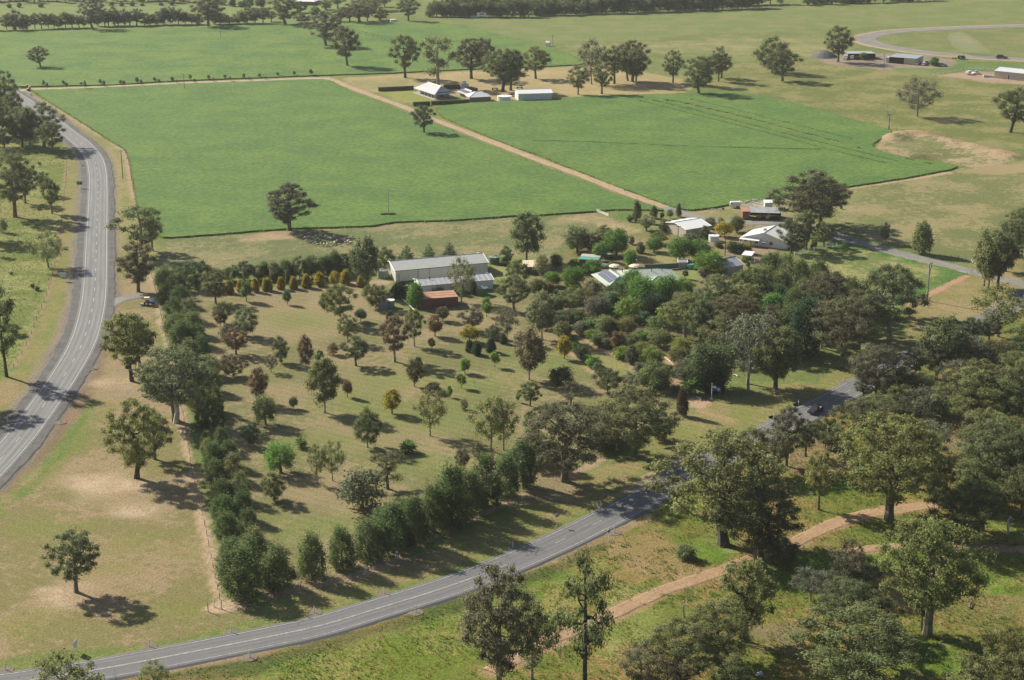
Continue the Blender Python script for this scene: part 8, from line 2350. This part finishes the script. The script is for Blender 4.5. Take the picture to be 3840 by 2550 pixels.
def car(name, label, cat, p, rz, paint, kind='wagon', group=None, scale=1.0):
    t = thing(name, label, cat, p, rz, group, (scale,) * 3)
    mb = MB(); profile(mb, [(-2.3, 0.35), (2.3, 0.35), (2.35, 0.65), (2.2, 0.88), (1.0, 0.98), (-2.2, 1.0), (-2.35, 0.7)], 1.78, 1.66); part(t, 'body', mb, paint)
    if kind == 'wagon': cab = [(1.0, 0.98), (0.3, 1.55), (-1.9, 1.58), (-2.2, 1.0)]
    elif kind == 'sedan': cab = [(0.9, 0.98), (0.2, 1.42), (-1.0, 1.42), (-1.7, 1.0)]
    else: cab = [(1.0, 0.98), (0.35, 1.6), (-0.6, 1.62), (-0.75, 1.0)]
    mb = MB(); profile(mb, cab, 1.6, 1.3); part(t, 'window_band', mb, M['glass'])
    (x1, z1), (x2, z2) = cab[1], cab[2]
    mb = MB(); mb.box(((x1 + x2) / 2, 0, max(z1, z2) + 0.015), (x1 - x2 + 0.05, 1.34, 0.06), 0, 0.97); part(t, 'roof', mb, paint)
    for x in (1.4, -1.45):
        for y in (-0.78, 0.78): wheel(t, x, y, 0.34, 0.22)
    for y in (-0.6, 0.6):
        mb = MB(); mb.box((2.33, y, 0.72), (0.06, 0.35, 0.16)); part(t, 'headlight', mb, M['silver'])
        mb = MB(); mb.box((-2.33, y, 0.78), (0.06, 0.25, 0.2)); part(t, 'tail_light', mb, M['rust_red'])
    return t


# ute on the side road, facing down-left
ia = nearest(SIDE, P('c4', 520, 790))
d = (SIDE[ia - 1] - SIDE[ia + 1]).normalized()
nrm = Vector((d.y, -d.x, 0))
t = thing('ute', 'dark ute with open tray and bright bull bar driving on the side road', 'ute', SIDE[ia] - nrm * 1.75 * -1 + Vector((0, 0, 0.16)), math.atan2(d.y, d.x))
t.location = P('c4', 515, 822) + Vector((0, 0, 0.16))
mb = MB(); profile(mb, [(-2.6, 0.45), (2.5, 0.45), (2.6, 0.75), (2.45, 1.0), (1.15, 1.12), (-0.75, 1.12), (-0.8, 0.85), (-2.6, 0.85)], 1.85, 1.75); part(t, 'body', mb, M['black_car'])
cab = [(1.2, 1.12), (0.5, 1.72), (-0.55, 1.74), (-0.75, 1.12)]
mb = MB(); profile(mb, cab, 1.68, 1.36); part(t, 'window_band', mb, M['glass'])
mb = MB(); mb.box((-0.03, 0, 1.755), (1.12, 1.4, 0.06), 0, 0.96); part(t, 'roof', mb, M['black_car'])
mb = MB(); mb.box((-1.72, 0, 0.88), (1.72, 1.7, 0.05)); part(t, 'tray_floor', mb, M['canopy'])
for y in (-0.9, 0.9):
    mb = MB(); mb.box((-1.72, y, 1.05), (1.8, 0.08, 0.42)); part(t, 'tray_side', mb, M['black_car'])
mb = MB(); mb.box((-2.62, 0, 1.05), (0.08, 1.88, 0.42)); part(t, 'tailgate', mb, M['black_car'])
for x in (1.6, -1.6):
    for y in (-0.8, 0.8): wheel(t, x, y, 0.4, 0.26)
for y in (-0.65, 0.65):
    mb = MB(); mb.box((2.56, y, 0.86), (0.1, 0.36, 0.2)); part(t, 'headlight', mb, M['silver'])
    mb = MB(); mb.box((0.95, y * 1.5, 1.28), (0.18, 0.22, 0.16)); part(t, 'mirror', mb, M['silver'])
mb = MB()
for z in (0.5, 0.75, 1.05): mb.tube([(2.75, -0.8, z), (2.75, 0.8, z)], 0.045, 5)
for y in (-0.8, -0.3, 0.3, 0.8): mb.tube([(2.75, y, 0.45), (2.75, y, 1.1)], 0.045, 5)
part(t, 'bull_bar', mb, M['dark_trim'])
# tractor with mower
t = thing('tractor', 'small blue tractor with cream canopy parked at the gravel entrance', 'tractor', P('b1', 1318, 1285), rad(4))
mb = MB(); mb.box((0.95, 0, 0.95), (1.6, 0.75, 0.6), 0, 0.92); part(t, 'bonnet', mb, M['blue'])
mb = MB(); mb.box((-0.2, 0, 0.75), (2.6, 0.55, 0.4)); part(t, 'chassis', mb, M['dark_trim'])
for y in (-0.7, 0.7): wheel(t, -0.55, y, 0.72, 0.36); wheel(t, 1.35, y, 0.42, 0.25)
mb = MB(); mb.box((-0.5, 0, 2.45), (1.7, 1.5, 0.12)); part(t, 'canopy', mb, M['canopy'])
for x in (-1.15, 0.15):
    for y in (-0.6, 0.6):
        mb = MB(); mb.tube([(x, y, 1.0), (x, y, 2.4)], 0.05, 5); part(t, 'canopy_post', mb, M['canopy'] if x < 0 else M['dark_trim'])
mb = MB(); mb.box((-0.5, 0, 1.2), (0.5, 0.5, 0.15)); mb.box((-0.75, 0, 1.45), (0.12, 0.5, 0.5)); part(t, 'seat', mb, M['dark_trim'])
mb = MB(); mb.tube([(0.15, 0, 1.2), (0.0, 0, 1.45)], 0.04, 5); part(t, 'steering_column', mb, M['dark_trim'])
mb = MB(); mb.box((-1.9, 0, 0.4), (1.3, 1.7, 0.4), 0, 0.85); part(t, 'mower_deck', mb, M['steel'])
# horse float
t = thing('horse_float', 'white horse float parked beside the crop at the end of the farm track', 'trailer', P('b3', 1785, 420), rad(178))
mb = MB(); profile(mb, [(-1.9, 0.45), (1.6, 0.45), (2.0, 0.8), (1.95, 1.9), (1.6, 2.3), (-1.9, 2.35)], 1.9, 1.8); part(t, 'body', mb, M['white_car'])
mb = MB(); mb.box((1.3, 0, 1.6), (0.5, 1.93, 0.35)); part(t, 'window', mb, M['glass'])
for y in (-0.95, 0.95): wheel(t, -0.6, y, 0.36, 0.2); wheel(t, -1.35, y, 0.36, 0.2)
mb = MB(); mb.tube([(1.9, 0.5, 0.5), (3.0, 0, 0.45), (1.9, -0.5, 0.5)], 0.05, 5); part(t, 'drawbar', mb, M['steel'])
t = thing('scrap_frame', 'low pile of pipes and wheels in the grass left of the horse float', 'scrap', P('b3', 1630, 440))
for i in range(6):
    mb = MB(); mb.tube([(-2.5 + i * 0.8, random.uniform(-1, 1), 0.2), (-1.2 + i * 0.8, random.uniform(-1, 1), 0.45)], 0.09, 5); part(t, 'pipe', mb, M['steel'])
mb = MB(); mb.tube([(2.2, -0.1, 0.4), (2.2, 0.1, 0.4)], 0.4, 10); part(t, 'wheel', mb, M['rubber'])
CG = 'vehicles parked by the race-track sheds'
for r, x, y, rz, m, k, lab in (('a4', 1412, 572, 1.2, 'white_car', 'wagon', 'left white four-wheel drive by the grey-roofed track shed'), ('a4', 1476, 576, 1.1, 'white_car', 'wagon', 'second white four-wheel drive by the grey-roofed track shed'), ('a4', 1440, 552, 1.2, 'white_car', 'wagon', 'white van-like vehicle behind the two white four-wheel drives'), ('a4', 1503, 562, 1.2, 'tank_grey', 'wagon', 'grey vehicle between the white cars and the round bush'), ('a4', 1638, 583, 0.1, 'green_car', 'sedan', 'grey-green sedan right of the round bush')):
    car('parked_car', lab, 'car', P(r, x, y), rz, M[m], k, CG, 1.15)
car('dusty_car', 'dark car raising dust on the race track', 'car', P('a4', 2162, 520) + Vector((0, 0, 0.12)), -0.1, M['black_car'], 'wagon', None, 1.5)
car('white_car', 'white car at the front of the long beige shed', 'car', P('a4', 2352, 710), 0.2, M['white_car'], 'wagon', None, 1.1)
car('white_car', 'white ute parked in the yard left of the long beige shed', 'car', P('a4', 1935, 655), 0.4, M['white_car'], 'ute', None, 1.1)
car('far_car', 'white car beside the far white caravan', 'car', P('a2', 1843, 158), 0.1, M['white_car'], 'wagon', None, 1.15)
for r, x, y, rz, s, lab in (('a2', 1900, 154, 0.05, 1.5, 'far white caravan at the foot of the long plantation'), ('a4', 840, 524, 1.2, 1.0, 'white trailer parked by the left track shed'), ('a4', 1868, 660, 0.8, 0.9, 'pale grey trailer in the yard left of the long beige shed')):
    t = thing('caravan', lab, 'caravan', P(r, x, y), rz, None, (s, s, s))
    mb = MB(); profile(mb, [(-2.2, 0.5), (2.0, 0.5), (2.3, 1.0), (2.1, 2.4), (-2.1, 2.5), (-2.3, 1.2)], 2.2, 2.1); part(t, 'body', mb, M['white_car'])
    mb = MB(); mb.box((0.3, 0, 1.7), (2.2, 2.23, 0.5)); part(t, 'window', mb, M['glass'])
    for y_ in (-1.0, 1.0): wheel(t, -0.2, y_, 0.36, 0.2)
t = thing('truck', 'pale truck at the left end of the left track shed', 'truck', P('a4', 782, 526), 1.3)
mb = MB(); mb.box((0.8, 0, 1.5), (1.6, 2.1, 1.8), 0, 0.95); part(t, 'cab', mb, M['white_car'])
mb = MB(); mb.box((1.5, 0, 1.9), (0.3, 1.9, 0.7)); part(t, 'windscreen', mb, M['glass'])
mb = MB(); mb.box((-1.6, 0, 1.1), (3.2, 2.1, 0.4)); part(t, 'tray', mb, M['iron'])
for x in (0.9, -2.2):
    for y_ in (-0.95, 0.95): wheel(t, x, y_, 0.45, 0.28)
t = thing('grader', 'small dark tractor with roll bar beside the race track', 'tractor', P('a4', 1806, 522), 0.1, None, (1.5,) * 3)
mb = MB(); mb.box((0.3, 0, 1.0), (2.2, 0.9, 0.8), 0, 0.85); part(t, 'body', mb, M['dark_trim'])
mb = MB(); mb.tube([(-0.3, -0.5, 1.2), (-0.3, -0.5, 2.3), (-0.3, 0.5, 2.3), (-0.3, 0.5, 1.2)], 0.06, 5); part(t, 'roll_bar', mb, M['canopy'])
for x, rr_ in ((-0.7, 0.7), (1.0, 0.5)):
    for y_ in (-0.7, 0.7): wheel(t, x, y_, rr_, 0.3)
t = thing('orange_implement', 'low orange implement in the grass left of the small dark tractor', 'implement', P('a4', 1740, 518))
mb = MB(); mb.box((0, 0, 0.5), (3.0, 1.2, 0.4)); part(t, 'frame', mb, M['orange'])
for x in (-1, 1):
    mb = MB(); mb.tube([(x, -0.7, 0.35), (x, 0.7, 0.35)], 0.35, 10); part(t, 'roller', mb, M['dark_trim'])
t = thing('dirt_heap', 'dark heap of soil left of the tall gum by the track sheds', 'heap', P('a4', 590, 502))
mb = MB(); mb.lathe([(9.0, 0), (6.5, 1.6), (4.0, 3.0), (1.5, 3.9), (0.2, 4.1)], 14); part(t, 'heap', mb, M['shoulder'])
t = thing('culvert_pipe', 'pale blue-grey steel pipe lying in the yard of the long beige shed', 'pipe', P('a4', 2000, 682))
mb = MB(); mb.tube([(0, 0, 0.7), (8.5, -0.6, 0.7)], 0.7, 12); part(t, 'barrel', mb, M['blue_and_shade'])
mb = MB(); mb.tube([(8.5, -0.6, 0.7), (8.6, -0.61, 0.7)], 0.55, 12); part(t, 'bore_shade', mb, M['inner_shade'])  # dark disc painted as the shade inside the pipe
# machinery in the farmhouse yard
for x, y, lab in ((2020, 795, 'dark implement under the broad gum behind the farmhouse'), (2240, 785, 'dark frame implement right of the broad gum behind the farmhouse')):
    t = thing('farm_implement', lab, 'implement', P('a2', x, y))
    mb = MB(); mb.box((0, 0, 0.7), (3.5, 1.0, 0.3)); mb.tube([(-1.5, 0, 0.8), (0, 0, 1.8), (1.5, 0, 0.8)], 0.09, 5); part(t, 'frame', mb, M['dark_trim'])
    for s in (-1.3, 1.3):
        mb = MB(); mb.tube([(s, -0.5, 0.4), (s, -0.3, 0.4)], 0.4, 10); part(t, 'wheel', mb, M['rubber'])
t = thing('white_wreck', 'crumpled white sheet of rubbish in the bare ground at the bottom right', 'rubbish', P('d3', 2000, 1522))
mb = MB(); mb.box((0, 0, 0.3), (1.5, 0.5, 0.5), 0.6, 0.6); part(t, 'sheet', mb, M['white_paint'])
mb = MB(); mb.box((0.4, -0.5, 0.15), (0.6, 0.4, 0.25), 0.2, 0.7); part(t, 'sheet_fold', mb, M['silver'])
# fallen branches
for q, ln, rz, lab in ((('d3', 1905, 1262), 9, -0.55, 'long fallen dead branch below the two-stemmed gum'), (('d2', 2300, 1460), 3, 0.9, 'short fallen stick left of the stacked-clump gum'), (('d4', 1880, 935), 4, 1.2, 'pale fallen stick in the grass right of the great leaning gum')):
    t = thing('fallen_branch', lab, 'branch', P(*q), rz)
    mb = MB(); mb.tube([(0, 0, 0.15), (ln * 0.3, 0.2, 0.35), (ln * 0.7, -0.1, 0.25), (ln, 0.3, 0.15)], [0.2, 0.15, 0.1, 0.04], 6); part(t, 'stem', mb, M['wood'])
    for i in range(4):
        x = ln * (0.3 + 0.17 * i)
        mb = MB(); mb.tube([(x, 0, 0.3), (x + 0.8, random.choice((-1, 1)) * 1.0, 0.5)], [0.07, 0.02], 4); part(t, 'twig', mb, M['wood'])

# ------------------------------------------------------------------ sheep in the shade of the crop-edge gum
def sheep_mesh():
    mb = MB()
    mb.tube([(-0.6, 0, 0.62), (-0.5, 0, 0.66), (-0.2, 0, 0.70), (0.2, 0, 0.70), (0.48, 0, 0.68), (0.58, 0, 0.66)], [0.10, 0.27, 0.33, 0.33, 0.28, 0.12], 9)
    mb.tube([(0.45, 0, 0.78), (0.66, 0, 0.86), (0.84, 0, 0.76), (0.9, 0, 0.72)], [0.15, 0.12, 0.09, 0.05], 7)
    for x in (-0.38, 0.36):
        for y in (-0.16, 0.16): mb.tube([(x, y, 0.5), (x + 0.02, y, 0.25), (x, y, 0.0)], [0.08, 0.05, 0.045], 5)
    for y in (-0.12, 0.12): mb.tube([(0.66, y * 0.7, 0.9), (0.6, y * 1.7, 0.9)], [0.04, 0.015], 4)
    me = mb.mesh('sheep', M['wool'])
    me.shade_smooth()
    return me


SM = sheep_mesh()
srnd = random.Random(4)
c0 = P('b2', 560, 700)
n = 0
while n < 46:
    x, y = srnd.uniform(340, 760), srnd.uniform(672, 765)
    k = (x - 340) / 420
    if not (672 + 10 * k < y < 745 + 25 * math.sin(k * 3.1)): continue
    if y < 720 and srnd.random() < 0.35: continue
    o = link('sheep', SM)
    o.location = P('b2', x, y)
    o.rotation_euler = (0, 0, srnd.uniform(0, 6.28))
    s = srnd.uniform(0.8, 1.0)
    o.scale = (s, s, s)
    tag(o, 'cream sheep of the flock resting in the shade of the crop-edge gum', 'sheep', 'sheep resting in the shade')
    n += 1

# ------------------------------------------------------------------ dust behind the car on the race track
mb = MB()
pts = PL('a4', (2105, 512), (2040, 508), (1960, 500), (1880, 488), (1780, 470), (1680, 452))
mb.tube([p + Vector((0, 0, 1.5 + i * 1.6)) for i, p in enumerate(pts)], [0.9, 2.2, 3.6, 5.0, 6.0, 2.0], 14)
d_ = mb.build('dust_cloud', None)
tag(d_, kind='stuff')
dm_ = bpy.data.materials.new("road_dust")
dm_.use_nodes = True
nt = dm_.node_tree
nt.nodes.remove(nt.nodes['Principled BSDF'])
pv = nt.nodes.new('ShaderNodeVolumePrincipled')
pv.inputs['Color'].default_value = (0.95, 0.88, 0.75, 1)
pv.inputs['Density'].default_value = 0.017
nt.links.new(pv.outputs['Volume'], nt.nodes['Material Output'].inputs['Volume'])
d_.data.materials.append(dm_)

# ------------------------------------------------------------------ labels for trees that have none yet: by look and by what they stand beside
LAND = [('green road sign', P('b1', 708, 250)), ('pale blue sign', P('b1', 560, 1050)), ('blue tractor', P('b1', 1315, 1270)), ('long cream shed', P('b2', 1550, 1030)),
        ('red flat-roofed block', P('b2', 1530, 1290)), ('green-roofed aviary', P('b3', 440, 900)), ('solar-panelled house', P('b3', 700, 1090)), ('white gabled shed', P('b3', 1390, 650)), ('white house', P('b3', 1950, 740)),
        ('open machinery shed', P('b3', 2050, 520)), ('grey-roofed cottage', P('b3', 1760, 1000)), ('flagpole', P('c3', 1577, 700)), ('dark ute', P('c4', 510, 810)), ('two diamond road signs', P('d3', 440, 290)),
        ('upper red track', P('d4', 700, 200)), ('lower red track', P('d4', 1200, 388)), ('red dirt track', P('d3', 900, 890)), ('gravel drive', P('a1', 1200, 755)), ('race-track sheds', P('a4', 1100, 540)), ('far homestead roof', P('a2', 360, 20)),
        ('far white caravan', P('a2', 1900, 150)), ('small white pump shed', P('a3', 122, 405)), ('bend of the race track', P('a4', 900, 340)), ('bare dead trunk', P('b4', 1502, 1245)), ('white rail fence', P('b4', 500, 800)), ('sandy entrance', P('c3', 1450, 720)),
        ('stone drive gateway', P('a1', 240, 800)), ('garden path', P('c3', 560, 230)), ('bare soil corner', P('d1', 1950, 900)), ('farmhouse lawn hedge', P('a2', 1150, 795))]
ORD = ['nearest', 'second nearest', 'third nearest', 'fourth nearest', 'fifth nearest', 'sixth nearest', 'seventh nearest', 'eighth nearest', 'ninth nearest', 'tenth nearest'] + ['%dth nearest' % i for i in range(11, 80)]
ROWG = {'saplings lining the gravel drive': ('sapling of the row lining the gravel drive', 'x'), 'pines of the left-hand windbreak': ('bushy pine of the left windbreak, counted from the road corner', 'y'),
        'pines of the windbreak along the side road': ('bushy pine along the side road, counted from the windbreak corner', 'x'), 'bushy trees of the top windbreak behind the golden cypresses': ('bushy windbreak tree behind the golden cypresses, from the left', 'x'),
        'golden cypresses in a row below the top windbreak': ('golden cypress of the row, from the left', 'x'), 'upright bare poplars behind the golden cypresses': ('pale upright poplar behind the golden cypresses, from the left', 'x'),
        'plantation trees along the far pasture': ('tree of the long far plantation, from the left', 'x'), 'round shrubs in front of the far trees': ('round shrub before the far trees, top left, from the left', 'x')}
NTH = ['first', 'second', 'third', 'fourth', 'fifth', 'sixth', 'seventh', 'eighth', 'ninth', 'tenth', 'eleventh', 'twelfth', 'thirteenth', 'fourteenth', 'fifteenth', 'sixteenth', 'seventeenth', 'eighteenth', 'nineteenth', 'twentieth']


def nth(i):
    if i < 20: return NTH[i]
    tens = {2: 'twenty', 3: 'thirty', 4: 'forty', 5: 'fifty', 6: 'sixty', 7: 'seventy', 8: 'eighty', 9: 'ninety', 10: 'hundred'}
    n = i + 1
    if n > 100: return 'hundred and ' + nth(n - 101)
    if n % 10: return tens[n // 10] + '-' + NTH[n % 10 - 1]
    return {2: 'twentieth', 3: 'thirtieth', 4: 'fortieth', 5: 'fiftieth', 6: 'sixtieth', 7: 'seventieth', 8: 'eightieth', 9: 'ninetieth', 10: 'hundredth'}[n // 10]


rows, loose = {}, {}
for rec in TREES:
    t, p, h, w, kind, tint, lab = rec
    if lab: continue
    g = t.get('group')
    if g in ROWG: rows.setdefault(g, []).append(rec)
    else:
        nm, q = min(LAND, key=lambda l: (l[1] - p).length)
        d = p - q
        if abs(d.x) * 1.2 > abs(d.y): rel = 'right of' if d.x > 0 else 'left of'
        else: rel = 'behind' if d.y > 0 else 'in front of'
        loose.setdefault((WORDS[tint], KWORD[kind][1], rel, nm), []).append((d.length, rec))
for g, recs in rows.items():
    txt, ax = ROWG[g]
    recs.sort(key=lambda r: r[1].x if ax == 'x' else r[1].y)
    for i, r in enumerate(recs): r[0]['label'] = nth(i) + ' ' + txt
for (c, k, rel, nm), lst in loose.items():
    lst.sort(key=lambda a: a[0])
    for i, (d, r) in enumerate(lst):
        r[0]['label'] = ('%s %s %s the %s' % (c, k, rel, nm)) if len(lst) == 1 else ('%s %s %s %s the %s' % (ORD[i], c, k, rel, nm))
print('trees', len(TREES))

# ------------------------------------------------------------------ morning air
mb = MB()
mb.box((0, 5400, 85), (18600, 17600, 176))
hz = mb.build('haze', None)
tag(hz, kind='stuff')
hm = bpy.data.materials.new("haze")
hm.use_nodes = True
nt = hm.node_tree
nt.nodes.remove(nt.nodes['Principled BSDF'])
pv = nt.nodes.new('ShaderNodeVolumePrincipled')
pv.inputs['Color'].default_value = (0.92, 0.95, 0.98, 1)
pv.inputs['Density'].default_value = 0.000055
pv.inputs['Anisotropy'].default_value = 0.2
nt.links.new(pv.outputs['Volume'], nt.nodes['Material Output'].inputs['Volume'])
hz.data.materials.append(hm)
